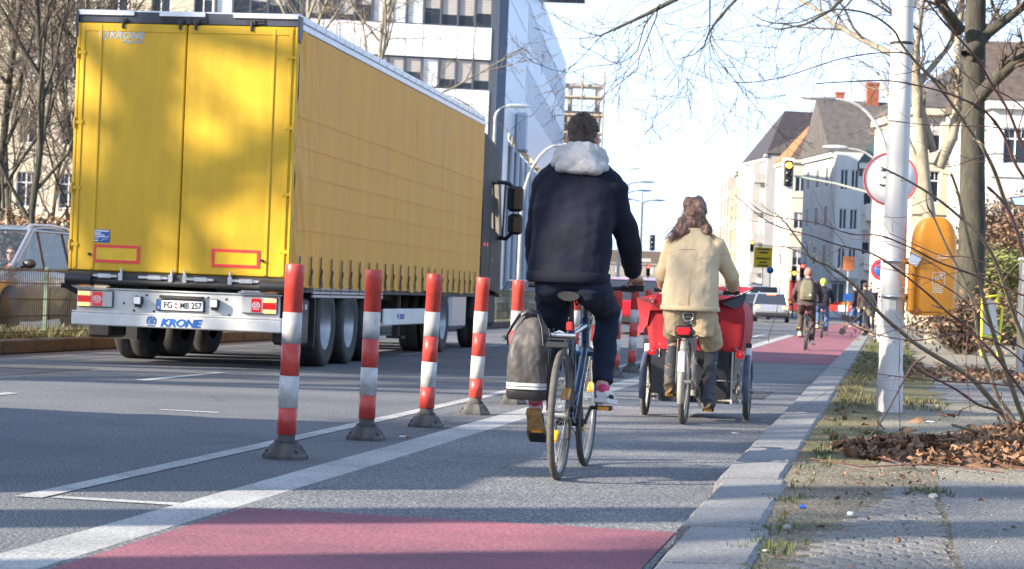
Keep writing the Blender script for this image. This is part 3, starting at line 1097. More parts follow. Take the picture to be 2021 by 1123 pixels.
for s_ in (-1, 1):
    xa, xb = sorted((s_ * 1.15, s_ * .74))
    b_ = MB()
    b_.box(xa, xb, .01, .06, .64, .835, b=.015)
    tl = b_.build('tail_light', M['black'], TR)
    f = lambda p0, p1: sorted((s_ * p0, s_ * p1))
    b_ = MB()
    a_, c_ = f(1.145, .745)
    b_.box(a_, c_, -.0, .015, .647, .828, b=.008)
    b_.build('lens', M['zinc'], tl)
    b_ = MB()
    a_, c_ = f(.97, .86)
    b_.box(a_, c_, -.008, .004, .66, .815, b=.004)
    b_.build('fog_lens', M['tail_red'], tl)
    for z in (.795, .672):
        for q in range(6):
            b_ = MB() if q == 0 else b_
            a_, c_ = f(1.135 - q * .022, 1.12 - q * .022)
            b_.box(a_, c_, -.008, .004, z - .015, z + .015)
        b_.build('lit_strip', M['amber'], tl)
    b_ = MB()
    a_, c_ = f(1.14, .99)
    b_.box(a_, c_, -.006, .003, .695, .772)
    b_.build('brake_lens', M['tail_red'], tl)
    emblem(M['white'], tl, s_ * .915, .735, .09, -.009)
    b_ = MB()
    b_.box(s_ * .44 - .047, s_ * .44 + .047, -.05, .05, .69, .785, b=.01)
    b_.box(s_ * .44 - .03, s_ * .44 + .03, -.03, .05, .66, .69)
    wl = b_.build('work_light', M['black'], TR)
    b_ = MB()
    b_.box(s_ * .44 - .04, s_ * .44 + .04, -.056, -.045, .697, .778, b=.004)
    b_.build('lens', M['white'], wl)
    b_ = MB()
    b_.tube([(s_ * 1.18, .12, .80), (s_ * 1.30, .06, .87), (s_ * 1.36, .03, .88)], .03, 8)
    b_.build('marker_arm', M['black'], TR)
b_ = MB()
b_.box(.70, 1.12, .0, .1, .87, .885); b_.box(.74, 1.1, -.02, .06, .885, .90)
for k in range(6): b_.tube([(.78 + k * .06, -.02, .893), (.81 + k * .06, -.02, .893)], .011, 6)
b_.build('plug_board', M['steel'], TR)

# chassis, axles, wheels
b_ = MB()
b_.box(-.55, -.40, .2, 12.2, .80, 1.0); b_.box(.40, .55, .2, 12.2, .80, 1.0)
for y in (.7, 1.5, 2.7, 4.1, 5.4, 7, 8.5, 10, 11.5): b_.box(-1.2, 1.2, y, y + .1, .9, .99)
b_.box(-1.24, -1.20, .1, 13.5, .90, 1.0); b_.box(1.20, 1.24, .1, 13.5, .90, 1.0)
for y in (2.08, 3.39, 4.70): b_.tube([(-1.0, y, .5), (1.0, y, .5)], .075, 10)
b_.box(-.75, .75, 1.2, 1.9, .55, .8); b_.box(-.30, .25, 2.2, 4.6, .42, .75)
b_.build('chassis', M['dark'], TR)
def big_wheel(r, w_, dual=False, rim='rim'):
    ty = MB()
    MX = Matrix.Rotation(PI / 2, 4, 'Y')
    for q in ((0,) if not dual else (0, -.34)):
        ty.lathe([(r * .58, q - w_ * .46), (r * .78, q - w_ * .5), (r * .95, q - w_ * .49), (r, q - w_ * .40), (r, q - .012), (r * .982, q - .010), (r * .982, q + .010), (r, q + .012), (r, q + w_ * .40), (r * .95, q + w_ * .49), (r * .78, q + w_ * .5), (r * .58, q + w_ * .46)], 40, MX, cap=False)
    rm = MB()
    rm.lathe([(0, .02), (.09, .035), (.11, .02), (.13, -.03), (r * .42, -.05), (r * .50, .02), (r * .57, w_ * .44), (r * .585, w_ * .46), (r * .585, w_ * .42), (r * .50, -.09), (0, -.1)], 40, MX)
    for k in range(10):
        a = 2 * PI * k / 10
        rm.tube([(-.05, .165 * math.cos(a), .165 * math.sin(a)), (.0, .165 * math.cos(a), .165 * math.sin(a))], .014, 6)
    dk = MB()
    for k in range(8):
        a = 2 * PI * (k + .5) / 8
        dk.tube([(-.06, r * .40 * math.cos(a), r * .40 * math.sin(a)), (-.038, r * .40 * math.cos(a), r * .40 * math.sin(a))], .03, 8)
    return ty.mesh('tyre', M['tyre_dusty'] if False else M['rubber']), rm.mesh('rim', M[rim]), dk.mesh('rim_hole', M['dark'])
BW = big_wheel(.50, .385)
BD = big_wheel(.50, .30, True)
def put_wheel(parent, x, y, z, s_, me):
    o = put('wheel', me[0], parent, (x, y, z), (0, 0, 0 if s_ > 0 else PI))
    put('rim', me[1], o); put('rim_hole', me[2], o)
    return o
for y in (2.08, 3.39, 4.70):
    for s_ in (-1, 1): put_wheel(TR, s_ * 1.06, y, .5, s_, BW)
for s_ in (-1, 1):
    put_wheel(TR, s_ * 1.09, 10.35, .5, s_, BD)
    put_wheel(TR, s_ * 1.08, 14.15, .5, s_, BW)
    b_ = MB()
    for k in range(3): b_.box(s_ * 1.22, s_ * 1.255, 1.3, 5.4, .84 + k * .045, .875 + k * .045, b=.006)
    b_.box(s_ * .86, s_ * 1.25, 1.25, 5.45, .975, .99)
    b_.build('wheel_cover', M['dark'] if s_ < 0 else M['rim'], TR)
    b_ = MB()
    b_.box(s_ * .86, s_ * 1.25, 1.42, 1.45, .25, .95)
    b_.build('mud_flap', M['black'], TR)
    b_ = MB()
    b_.box(s_ * .95, s_ * 1.23, .62, 1.22, .28, .82, b=.03)
    tb = b_.build('tool_box', M['dark'], TR)
    b_ = MB()
    b_.box(s_ * 1.232, s_ * 1.24, .70, 1.14, .36, .62, b=.003)
    b_.build('hatch', M['black'], tb)
    b_ = MB()
    b_.box(s_ * 1.19, s_ * 1.235, .66, .74, .70, .76); b_.box(s_ * 1.19, s_ * 1.235, .80, .88, .70, .76); b_.box(s_ * 1.19, s_ * 1.235, 1.0, 1.08, .70, .76)
    b_.build('air_coupling', M['alu'], tb)
    b_ = MB()
    b_.box(s_ * 1.215, s_ * 1.245, 5.55, 9.3, .47, .70, b=.01)
    sg = b_.build('side_guard', M['panel_white'], TR)
    if s_ > 0:
        emblem(M['logo_blue'], sg, 0, 0, .09, 0)
        e = [c for c in sg.children if c.name.startswith('emblem')][-1]
        e.location, e.rotation_euler = (1.247, 6.55, .595), (0, 0, PI / 2)
        text('KRONE', .10, M['logo_blue'], sg, (1.247, 6.85, .585), (PI / 2, 0, PI / 2), shear=.2, bold=.004)
    b_ = MB()
    b_.box(s_ * .98, s_ * 1.21, 11.2, 12.7, .35, .95, b=.06)
    b_.build('fuel_tank', M['rim'], TR)
    b_ = MB()
    b_.box(s_ * 1.235, s_ * 1.26, 9.42, 9.55, .66, .74, b=.01)
    b_.build('side_lamp', M['amber'], TR)
    b_ = MB()
    b_.tube([(s_ * .9, 8.2, .95), (s_ * .9, 8.2, .28)], .06, 8)
    b_.box(s_ * .9 - .12, s_ * .9 + .12, 8.1, 8.3, .24, .28)
    b_.build('landing_leg', M['dark'], TR)

# tractor cab
def cab_ring(y, z0, z1, w_, wt):
    pts = []
    for x, z in ((-w_, z0), (w_, z0), (w_ + .0, z0 + .5), (w_, z0 + (z1 - z0) * .55), (wt + .03, z1 - .18), (wt - .06, z1 - .04), (wt - .25, z1), (-wt + .25, z1), (-wt + .06, z1 - .04), (-wt - .03, z1 - .18), (-w_, z0 + (z1 - z0) * .55), (-w_, z0 + .5)):
        pts.append((x, y, z))
    return pts
b_ = MB()
b_.loft([cab_ring(13.78, 1.05, 3.80, 1.255, 1.16), cab_ring(14.6, 1.05, 3.88, 1.262, 1.18), cab_ring(15.5, 1.0, 3.80, 1.262, 1.18), cab_ring(16.0, .95, 3.2, 1.255, 1.19), cab_ring(16.25, .9, 2.2, 1.24, 1.21)], 0, True, False)
b_.box(-1.2, 1.2, 14.9, 16.05, .35, 1.0, b=.08)
b_.box(-1.22, -.7, 13.8, 14.0, .6, 1.06); b_.box(.7, 1.22, 13.8, 14.0, .6, 1.06)
b_.box(-.5, .5, 9.5, 15, .6, .9)
cab = b_.build('cab', M['cab'], TR)
for s_ in (-1, 1):
    b_ = MB()
    b_.torus((s_ * 1.12, 14.15, .52), (1, 0, 0), .62, .10, 24, 6, a0=0 if True else 0, a1=PI, flat=1.2)
    b_.build('wheel_arch', M['cab'], cab)
    b_ = MB()
    x = s_ * 1.268
    b_.add([(x, 14.75, 2.15), (x, 15.72, 2.05), (x * .985, 15.52, 2.95), (x * .985, 14.75, 3.0)], [(0, 1, 2, 3)])
    b_.build('side_window', M['glass'], cab)
    b_ = MB()
    b_.prismx([(14.66, 1.15), (15.85, 1.15), (15.72, 2.08), (14.70, 2.12)], s_ * 1.258, s_ * 1.266)
    dd_ = b_.build('cab_door', M['cab'], cab)
    b_ = MB()
    b_.box(s_ * 1.258, s_ * 1.275, 14.8, 15.0, 1.55, 1.6)
    b_.build('handle', M['black'], dd_)
    for y in (13.95, 14.3):
        b_ = MB()
        b_.box(s_ * 1.25, s_ * 1.275, y, y + .07, 1.80, 1.86, b=.008)
        b_.build('marker_lamp', M['tail_red'], cab)
    b_ = MB()
    b_.tube([(s_ * 1.2, 15.55, 3.02), (s_ * 1.42, 15.62, 3.0), (s_ * 1.52, 15.6, 2.9)], .04, 8)
    b_.tube([(s_ * 1.2, 15.7, 2.0), (s_ * 1.40, 15.66, 1.98), (s_ * 1.52, 15.6, 2.1)], .04, 8)
    b_.tube([(s_ * 1.36, 15.62, 3.0), (s_ * 1.34, 15.62, 1.99)], .02, 6)
    b_.box(s_ * 1.42, s_ * 1.70, 15.50, 15.68, 2.48, 2.95, b=.05)
    b_.box(s_ * 1.44, s_ * 1.70, 15.50, 15.68, 2.06, 2.44, b=.05)
    mi = b_.build('mirror', M['black'], TR)
    b_ = MB()
    b_.box(s_ * 1.45, s_ * 1.67, 15.493, 15.50, 2.53, 2.90); b_.box(s_ * 1.47, s_ * 1.67, 15.493, 15.50, 2.11, 2.38)
    b_.build('mirror_glass', M['glass'], mi)
b_ = MB()
b_.add([(-1.13, 16.05, 3.1), (1.13, 16.05, 3.1), (1.16, 16.275, 2.15), (-1.16, 16.275, 2.15)], [(0, 1, 2, 3)])
b_.build('windscreen', M['glass'], cab)
b_ = MB()
b_.box(-1.0, 1.0, 13.62, 13.77, 2.9, 3.86, b=.05)
b_.build('air_deflector', M['cab'], cab)

# ------------------------------------------------------------------ bollards between the traffic lane and the cycle lane
BASES = []
def bollard_meshes():
    out = []
    b_ = MB()
    b_.loft([[(x * .115, y * .108, z) for x, y in ((1, .55), (.55, 1), (-.55, 1), (-1, .55), (-1, -.55), (-.55, -1), (.55, -1), (1, -.55))] for z in (0, .018)] +
            [[(x * .078, y * .078, .075) for x, y in ((1, .55), (.55, 1), (-.55, 1), (-1, .55), (-1, -.55), (-.55, -1), (.55, -1), (1, -.55))]] +
            [[(x * .062, y * .062, .092) for x, y in ((1, .41), (.41, 1), (-.41, 1), (-1, .41), (-1, -.41), (-.41, -1), (.41, -1), (1, -.41))]], 0, True, False)
    b_.lathe([(.062, .088), (.066, .092), (.066, .102), (.050, .108), (.048, .14)], 20)
    base = b_.mesh('base', M['rubber_grey'])
    hole = MB()
    for x in (-.085, .085):
        hole.ell((x, -.062, .045), (.014, .010, .008), 8, 5)
        hole.ell((x, .062, .045), (.014, .010, .008), 8, 5)
    hole = hole.mesh('bolt_hole', M['black'])
    segs = []
    zs = [.135, .285, .465, .645, .82, 1.09]
    for i in range(5):
        z0, z1 = zs[i], zs[i + 1]
        r_ = .0535 if i % 2 == 0 else .0545
        b_ = MB()
        if i == 4:
            b_.lathe([(r_ - .003, z0), (r_, z0 + .002), (r_, 1.0), (r_ + .0015, 1.003), (r_ + .0015, 1.083), (r_ - .002, 1.090), (r_ - .012, 1.088), (0, 1.084)], 28)
        else:
            b_.lathe([(r_ - .004, z0), (r_, z0 + .001), (r_, z1 - .001), (r_ - .004, z1)], 28)
        segs.append(b_.mesh('red_band' if i % 2 == 0 else 'reflective_band', M['bollard_red'] if i % 2 == 0 else M['foil']))
    return base, hole, segs
M['rubber_grey'] = mat('dusty_rubber', (.05, .049, .047), .85, var=.4, vs=14, bump=.4, col2=(.12, .114, .104))
M['bollard_red'] = mat('bollard_red', (.52, .045, .034), .42, var=.3, vs=7, det=9, col2=(.70, .085, .06), bump=.08, bs=25)
M['foil'] = mat('reflective_foil', (.44, .425, .395), .5, var=.35, vs=8, det=9, col2=(.62, .605, .57), bump=.1, bs=60)
bm_base, bm_hole, bm_segs = bollard_meshes()
BOL = [(-3.282, 12.10, .6), (-3.25, 13.92, .7), (-3.19, 15.51, 1.3), (-3.19, 17.41, 1.5), (-3.21, 19.36, .7), (-3.22, 21.25, -.5), (-3.22, 23.15, .6), (-3.23, 25.05, .3), (-3.23, 26.95, .8), (-3.245, 28.91, 1.0), (-3.25, 30.8, .2)]
ORD = ['nearest the camera, its lower white band in shade', 'second from the camera, right of the nearest one', 'third from the camera, in front of the truck side', 'fourth from the camera, before the tractor wheel',
       'fifth from the camera, just behind the grey bike bag', 'hidden behind the bag and the left leg of the man', 'seen through the wheels of the city bike', 'seen past the saddle post of the city bike',
       'left of the knee gap beside the right leg of the man', 'with a scratched dirty white band, in front of the red car', 'darkest and farthest, beside the red hood of the cargo trike']
for i, (x, y, ln) in enumerate(BOL):
    t = thing('bollard', 'red and white bollard ' + ORD[i], 'bollard', (x, y, .0), 0, 'red and white bollards along the cycle lane', (rnd.uniform(-.01, .01), R(ln), rnd.uniform(-.1, .1)))
    put('base', bm_base, t)
    put('bolt_hole', bm_hole, t)
    for k, me in enumerate(bm_segs): put(me.name.split('.')[0], me, t, (0, 0, 0), (0, 0, rnd.uniform(0, 6)))
# ------------------------------------------------------------------ bicycles
M['frame_blue'] = mat('frame_blue', (.012, .05, .13), .25, .2, coat=.5, var=.08)
M['frame_dark'] = mat('frame_dark', (.03, .03, .034), .35, .3)
M['chrome'] = mat('worn_chrome', (.5, .5, .5), .3, .9, vs=20)
M['amber_refl'] = mat('amber_reflector', (.85, .36, .02), .2)
M['tyre_bike'] = mat('bike_tyre', (.055, .05, .045), .85, bump=.25, col2=(.105, .095, .08), vs=18)
M['rim_grey'] = mat('bike_rim', (.20, .20, .20), .4, .5)
M['spoke'] = mat('spoke', (.35, .34, .32), .4, .7)
M['saddle'] = mat('saddle', (.012, .012, .014), .65, bump=.1)

def bike_wheel(par, x, y, r, tw=.019, spokes=28, refl=True, rim_m='rim_grey'):
    t = MB()
    t.torus((0, 0, 0), (1, 0, 0), r - tw, tw, 56, 10, flat=1.0)
    w_ = put('wheel', t.mesh('tyre', M['tyre_bike']), par, (x, y, r))
    b_ = MB()
    b_.torus((0, 0, 0), (1, 0, 0), r - 2.2 * tw, .011, 56, 8, flat=1.1)
    b_.build('rim', M[rim_m], w_)
    if spokes:
        b_ = MB()
        for k in range(spokes):
            a = 2 * PI * k / spokes
            sd = .03 if k % 2 else -.03
            a2 = a + (.35 if (k // 2) % 2 else -.35)
            b_.tube([(sd, .02 * math.cos(a2), .02 * math.sin(a2)), (0, (r - 2.3 * tw) * math.cos(a), (r - 2.3 * tw) * math.sin(a))], .0013, 3, 0, False)
        b_.tube([(-.05, 0, 0), (.05, 0, 0)], .02, 10)
        b_.build('spokes', M['spoke'], w_)
    if refl:
        b_ = MB()
        for a in (.5, .5 + PI):
            c, s_ = math.cos(a), math.sin(a)
            b_.M = Matrix.Translation((0, .62 * r * c, .62 * r * s_)) @ Matrix.Rotation(a, 4, 'X')
            b_.box(-.022, .022, -.045, .045, -.012, .012, b=.005)
            b_.M = None
        b_.build('spoke_reflector', M['amber_refl'], w_)
    return w_

def pedal(par, x, y, z, tilt):
    b_ = MB()
    b_.M = Matrix.Translation((x, y, z)) @ Matrix.Rotation(tilt, 4, 'X')
    b_.box(-.045, .045, -.04, .04, -.012, .012, b=.006)
    b_.M = None
    p = b_.build('pedal', M['black'], par)
    b_ = MB()
    b_.M = Matrix.Translation((x, y, z)) @ Matrix.Rotation(tilt, 4, 'X')
    b_.box(-.03, .03, -.046, -.038, -.010, .010)
    b_.M = None
    b_.build('pedal_reflector', M['amber_refl'], p)

def seat(par, y, z, w_=.078, L_=.27, m='saddle'):
    b_ = MB()
    rings = []
    for i in range(9):
        t = i / 8
        ww = w_ * (1 - .0 * t) if t < .2 else max(.018, w_ * (1 - ((t - .2) / .8) ** .65 * .80))
        if i == 0: ww = w_ * .75
        yy = y - .11 + L_ * t
        zz = z - .012 * math.sin(PI * t) - (.01 if i == 0 else 0)
        rings.append([(ww * math.cos(a), yy, zz + (.022 if math.sin(a) > 0 else .030) * math.sin(a)) for a in [2 * PI * k / 12 for k in range(12)]])
    b_.loft(rings)
    b_.tube([(-.03, y - .08, z - .03), (-.03, y - .02, z - .06), (-.03, y + .1, z - .045)], .005, 6)
    b_.tube([(.03, y - .08, z - .03), (.03, y - .02, z - .06), (.03, y + .1, z - .045)], .005, 6)
    return b_.build('saddle', M[m], par)

def bike(name, label, loc, rz, fm, group=None, cat='bicycle', wheelbase=1.06, r=.345, sad_z=.985, bar_z=1.03, bar_y=.84, bar_w=.29, crank=0.0, rack=True, spokes=28, mud=False, sad_y=.26):
    t = thing(name, label, cat, loc, rz, group)
    bike_wheel(t, 0, 0, r, spokes=spokes)
    bike_wheel(t, 0, wheelbase, r, spokes=spokes)
    bb = V((0, .44, .285))
    st = V((0, sad_y + .04, sad_z - .16))
    hd0, hd1 = V((0, wheelbase - .20, .84)), V((0, wheelbase - .155, .66))
    b_ = MB()
    b_.tube([bb, st], .0165, 10)
    b_.tube([bb, hd1 + V((0, 0, .03))], .019, 10)
    b_.tube([st + V((0, .02, -.06)), hd0 - V((0, 0, .03))], .017, 10)
    b_.tube([hd0 + V((0, -.005, .02)), hd1 - V((0, -.005, .02))], .022, 10)
    for s_ in (-1, 1):
        b_.tube([bb + V((s_ * .03, -.03, 0)), (s_ * .06, .02, r)], .009, 8)
        b_.tube([st + V((s_ * .012, 0, -.05)), (s_ * .045, .18, .55), (s_ * .062, .0, r)], .0085, 8)
    b_.build('frame', fm, t)
    b_ = MB()
    for s_ in (-1, 1):
        b_.tube([hd1 + V((s_ * .05, .01, -.01)), (s_ * .055, wheelbase - .06, .50), (s_ * .055, wheelbase, r)], [.014, .013, .010], 8)
    b_.tube([hd1 + V((-.055, .01, -.01)), hd1 + V((.055, .01, -.01))], .016, 8)
    b_.build('fork', fm, t)
    b_ = MB()
    b_.tube([st, (0, sad_y, sad_z - .03)], .014, 10)
    b_.build('seat_post', M['dark'], t)
    sd = seat(t, sad_y, sad_z)
    b_ = MB()
    b_.tube([hd0, (0, wheelbase - .22, bar_z - .06), (0, bar_y + .02, bar_z - .03)], .014, 8)
    b_.tube([(-bar_w, bar_y, bar_z), (-bar_w * .55, bar_y + .03, bar_z - .005), (0, bar_y + .03, bar_z - .03), (bar_w * .55, bar_y + .03, bar_z - .005), (bar_w, bar_y, bar_z)], .0125, 8)
    hb = b_.build('handlebar', M['dark'], t)
    for s_ in (-1, 1):
        b_ = MB()
        b_.tube([(s_ * (bar_w + .04), bar_y - .012, bar_z), (s_ * (bar_w - .09), bar_y + .01, bar_z)], .0175, 10)
        b_.tube([(s_ * (bar_w - .10), bar_y + .03, bar_z - .015), (s_ * (bar_w - .02), bar_y + .085, bar_z - .02)], .006, 6)
        b_.build('grip', M['black'], hb)
    # crank set and pedals
    b_ = MB()
    b_.tube([(-.07, bb.y, bb.z), (.07, bb.y, bb.z)], .022, 10)
    b_.lathe([(.02, 0), (.095, .0), (.095, .004), (.02, .006)], 28, Matrix.Translation((.05, bb.y, bb.z)) @ Matrix.Rotation(PI / 2, 4, 'Y'))
    ca, sa = math.cos(crank), math.sin(crank)
    pr, plf = V((.10, bb.y + .165 * ca, bb.z + .165 * sa)), V((-.10, bb.y - .165 * ca, bb.z - .165 * sa))
    b_.tube([(.075, bb.y, bb.z), (.085, pr.y, pr.z), (.15, pr.y, pr.z)], .010, 8)
    b_.tube([(-.075, bb.y, bb.z), (-.085, plf.y, plf.z), (-.15, plf.y, plf.z)], .010, 8)
    for q in (-1, 1):
        b_.tube([(.052, bb.y, bb.z + q * .094), (.046, 0.0, r + q * .04)], .004, 5)
    b_.lathe([(.012, 0), (.055, .01), (.03, -.01)], 20, Matrix.Translation((.045, 0, r)) @ Matrix.Rotation(PI / 2, 4, 'Y'))
    b_.box(.04, .06, -.03, .04, r - .13, r - .03, b=.008)
    b_.build('crank_set', M['dark'], t)
    pedal(t, .16, pr.y, pr.z, 0)
    pedal(t, -.16, plf.y, plf.z, R(-48))
    if rack:
        b_ = MB()
        z = .745
        for x in (-.055, 0, .055): b_.tube([(x, -.17, z), (x, .22, z)], .0055, 6)
        b_.tube([(-.055, -.17, z), (.055, -.17, z)], .0055, 6)
        b_.tube([(-.06, .12, z), (.06, .12, z)], .0055, 6)
        for s_ in (-1, 1):
            b_.tube([(s_ * .058, -.10, z), (s_ * .07, -.005, r + .02)], .005, 6)
            b_.tube([(s_ * .058, .05, z), (s_ * .07, .005, r + .02)], .005, 6)
        b_.box(-.06, .06, -.19, -.165, z - .045, z - .012, b=.006)
        b_.build('rack', M['black'], t)
        b_ = MB()
        b_.tube([(-.07, -.02, z + .02), (.07, -.02, z + .02)], .012, 8)
        b_.tube([(-.075, .0, z + .015), (-.02, .0, z + .04), (.04, 0, z + .015)], .008, 6)
        b_.build('spring_clip', M['chrome'], t)
    # rear lamp on the seat stay / post
    b_ = MB()
    b_.box(-.017, .017, sad_y - .045, sad_y - .022, sad_z - .20, sad_z - .15, b=.007)
    b_.build('rear_lamp', M['mark_red'], t)
    # cables
    b_ = MB()
    for s_, o in ((1, .0), (-1, .02)):
        b_.tube([(s_ * .12, bar_y + .06, bar_z - .01), (s_ * .05, bar_y + .12, bar_z - .07), (.01 * s_, wheelbase - .19, .72), (.02, .65, .52 + o)], .003, 5)
    b_.tube([(.02, .55, .45), (.03, .3, .40), (.055, .06, r + .06)], .003, 5)
    b_.build('cable', M['black'], t)
    if mud:
        b_ = MB()
        b_.torus((0, 0, r), (1, 0, 0), r + .012, .024, 24, 6, a0=R(30), a1=R(200), flat=1.0)
        b_.build('mudguard', M['black'], t)
    return t

# ------------------------------------------------------------------ people
M['skin'] = mat('skin', (.52, .30, .22), .5, var=.08, vs=14, bump=.08, bs=120)
M['navy'] = mat('navy_cloth', (.0085, .010, .020), .85, var=.2, vs=4, bump=.25, bs=260, spec=.25)
M['jeans'] = mat('dark_jeans', (.014, .019, .036), .88, var=.3, vs=6, bump=.3, bs=300, spec=.2)
M['fleece'] = mat('cream_fleece', (.47, .455, .435), .95, var=.1, vs=40, bump=.6, bs=260, spec=.1)
M['hair_brown'] = mat('short_brown_hair', (.062, .040, .030), .6, var=.45, vs=30, bump=.9, bs=160, stretch=(1, 1, .35), spec=.35)
M['hair_long'] = mat('long_brown_hair', (.11, .052, .032), .40, var=.45, vs=22, bump=.5, bs=120, stretch=(1, 1, .2), col2=(.22, .11, .065))
M['beige'] = mat('beige_cotton', (.53, .41, .255), .85, var=.06, vs=3, bump=.2, bs=220, spec=.2)
M['beige_dark'] = mat('beige_trouser', (.46, .355, .22), .88, var=.08, vs=5, bump=.2, bs=220, spec=.2)
M['leggings'] = mat('grey_leggings', (.062, .064, .074), .85, var=.2, vs=8, bump=.2, bs=200)
M['boot'] = mat('boot_leather', (.10, .075, .055), .6, var=.3, vs=12, bump=.3, bs=60)
M['shoe_white'] = mat('shoe_white', (.62, .58, .54), .6, var=.12, vs=20)
M['shoe_pink'] = mat('shoe_pink', (.55, .04, .12), .6, var=.15, vs=20, bump=.3, bs=200)
M['gum_sole'] = mat('gum_sole', (.38, .20, .07), .6, var=.35, vs=24, bump=.7, bs=45, col2=(.52, .32, .13))

def ring_z(c, rx, ry, n=20, p=2.4, tilt=0.0):
    out = []
    for j in range(n):
        a = 2 * PI * j / n
        ca, sa = math.cos(a), math.sin(a)
        x = rx * math.copysign(abs(ca) ** (2 / p), ca)
        y = ry * math.copysign(abs(sa) ** (2 / p), sa)
        out.append((c[0] + x, c[1] + y, c[2] + y * tilt))
    return out

def add_hand(mb, wrist, grip, side, gr=.0175, sc=1.0):
    """palm over a bar lying along x, four fingers round the front of it, thumb round the inside"""
    w_, g = V(wrist), V(grip)
    kn = g + V((0, .018, .032))
    mb.tube([w_, w_.lerp(kn, .5) + V((0, 0, .004)), kn], [.028 * sc, .034 * sc, .030 * sc], 10, flat=.62)
    mb.ell(w_.lerp(kn, .72), (.042 * sc, .040 * sc, .020 * sc), 12, 8)
    for k in range(4):
        x = side * (.032 - k * .0205) * sc
        ln = (.85, 1.0, .95, .75)[3 - k] if False else (.80, .97, 1.0, .92)[k]
        a = g + V((x, .020, .030))
        b_ = g + V((x * 1.02, .020 + .026 * ln, .012))
        c = g + V((x * 1.02, .014 + .022 * ln, -.020 * ln))
        d = g + V((x, -.004, -.029))
        mb.tube([w_.lerp(a, .75), a, b_, c, d], [.011 * sc, .0105 * sc, .0095 * sc, .0088 * sc, .0075 * sc], 8)
    x = -side * .042 * sc
    mb.tube([w_.lerp(g, .55) + V((x * .6, 0, .004)), g + V((x * 1.05, -.018, .016)), g + V((x * 1.3, .004, -.012)), g + V((x * 1.1, .022, -.022))], [.013 * sc, .012 * sc, .010 * sc, .008 * sc], 8)

def add_head(mb, c, s_=1.0, yaw=0.0):
    c = V(c)
    Rm = Matrix.Rotation(yaw, 4, 'Z')
    P_ = lambda x, y, z: c + (Rm @ V((x * s_, y * s_, z * s_)))
    mb.ell(P_(0, -.012, .03), (.076 * s_, .096 * s_, .092 * s_), 18, 12, Rm)
    mb.ell(P_(0, .028, -.035), (.060 * s_, .066 * s_, .085 * s_), 16, 10, Rm)
    mb.ell(P_(0, .062, -.095), (.026 * s_, .024 * s_, .022 * s_), 10, 6, Rm)
    mb.tube([P_(0, .086, .01), P_(0, .104, -.03), P_(0, .096, -.04)], [.009 * s_, .014 * s_, .012 * s_], 8)
    mb.ell(P_(0, .088, -.067), (.022 * s_, .010 * s_, .008 * s_), 8, 6, Rm)
    for q in (-1, 1):
        mb.ell(P_(q * .03, .080, .028), (.020 * s_, .014 * s_, .008 * s_), 8, 6, Rm)
        mb.ell(P_(q * .032, .078, .008), (.013 * s_, .012 * s_, .010 * s_), 8, 6, Rm)
        mb.ell(P_(q * .080, -.012, -.005), (.010 * s_, .020 * s_, .032 * s_), 10, 8, Rm @ Matrix.Rotation(q * -.35, 4, 'Z'))
        mb.ell(P_(q * .084, -.022, .008), (.008 * s_, .014 * s_, .020 * s_), 8, 6, Rm)

def shoe(par, ankle, heel, toe, m_upper, m_sole, side, m_toe=None, up=None, high=0.0):
    """a shoe from heel to toe, its sole below; built in its own frame"""
    h, t = V(heel), V(toe)
    ax = (t - h).normalized()
    upv = V((0, 0, 1))
    z = (upv - ax * ax.dot(upv)).normalized()
    x = ax.cross(z)
    Mx = Matrix.Translation(h) @ Matrix(((x.x, ax.x, z.x, 0), (x.y, ax.y, z.y, 0), (x.z, ax.z, z.z, 0), (0, 0, 0, 1)))
    L_ = (t - h).length
    ws = (.030, .036, .034, .036, .044, .047, .040, .018)
    hs = (.050, .075, .082, .070, .055, .042, .034, .020)
    def rg(i, z0, z1, k=1.0):
        t_ = (0, .06, .2, .38, .58, .75, .9, 1.0)[i]
        ww = ws[i] * k
        pts = []
        for j in range(12):
            a = 2 * PI * j / 12
            pts.append(Mx @ V((ww * math.cos(a) * (1 if math.sin(a) < .2 else .86), L_ * t_, z0 + (z1 - z0) * (.5 + .5 * math.sin(a)))))
        return pts
    b_ = MB()
    b_.loft([rg(i, .018, .02 + hs[i]) for i in range(8)])
    o = b_.build('shoe', m_upper, par)
    b_ = MB()
    out = []
    for zz in (0, .024):
        row = []
        for i in range(8): row.append((Mx @ V(((ws[i] + .006), L_ * (0, .06, .2, .38, .58, .75, .9, 1.0)[i] * 1.02 - .004, zz + (.012 if i == 7 else 0)))))
        for i in reversed(range(8)): row.append((Mx @ V((-(ws[i] + .006), L_ * (0, .06, .2, .38, .58, .75, .9, 1.0)[i] * 1.02 - .004, zz + (.012 if i == 7 else 0)))))
        out.append(row)
    b_.loft(out, 0, True, False)
    b_.build('sole', m_sole, o)
    if m_toe:
        b_ = MB()
        b_.M = Mx
        b_.ell((0, .02, .072), (.033, .026, .032), 12, 8)
        b_.M = None
        b_.build('heel_cap', m_toe, o)
        b_ = MB()
        b_.M = Mx
        for s_ in (-1, 1):
            b_.prismx([(.05, .03), (.16, .03), (.13, .05), (.06, .045)], s_ * .036, s_ * .042)
        b_.M = None
        b_.build('side_stripe', M['navy'], o)
    # ankle of the shoe
    b_ = MB()
    a = V(ankle)
    b_.tube([Mx @ V((0, .05, .07)), a], [.040, .036], 10)
    b_.build('shoe_collar', m_toe or m_upper, o)
    return o

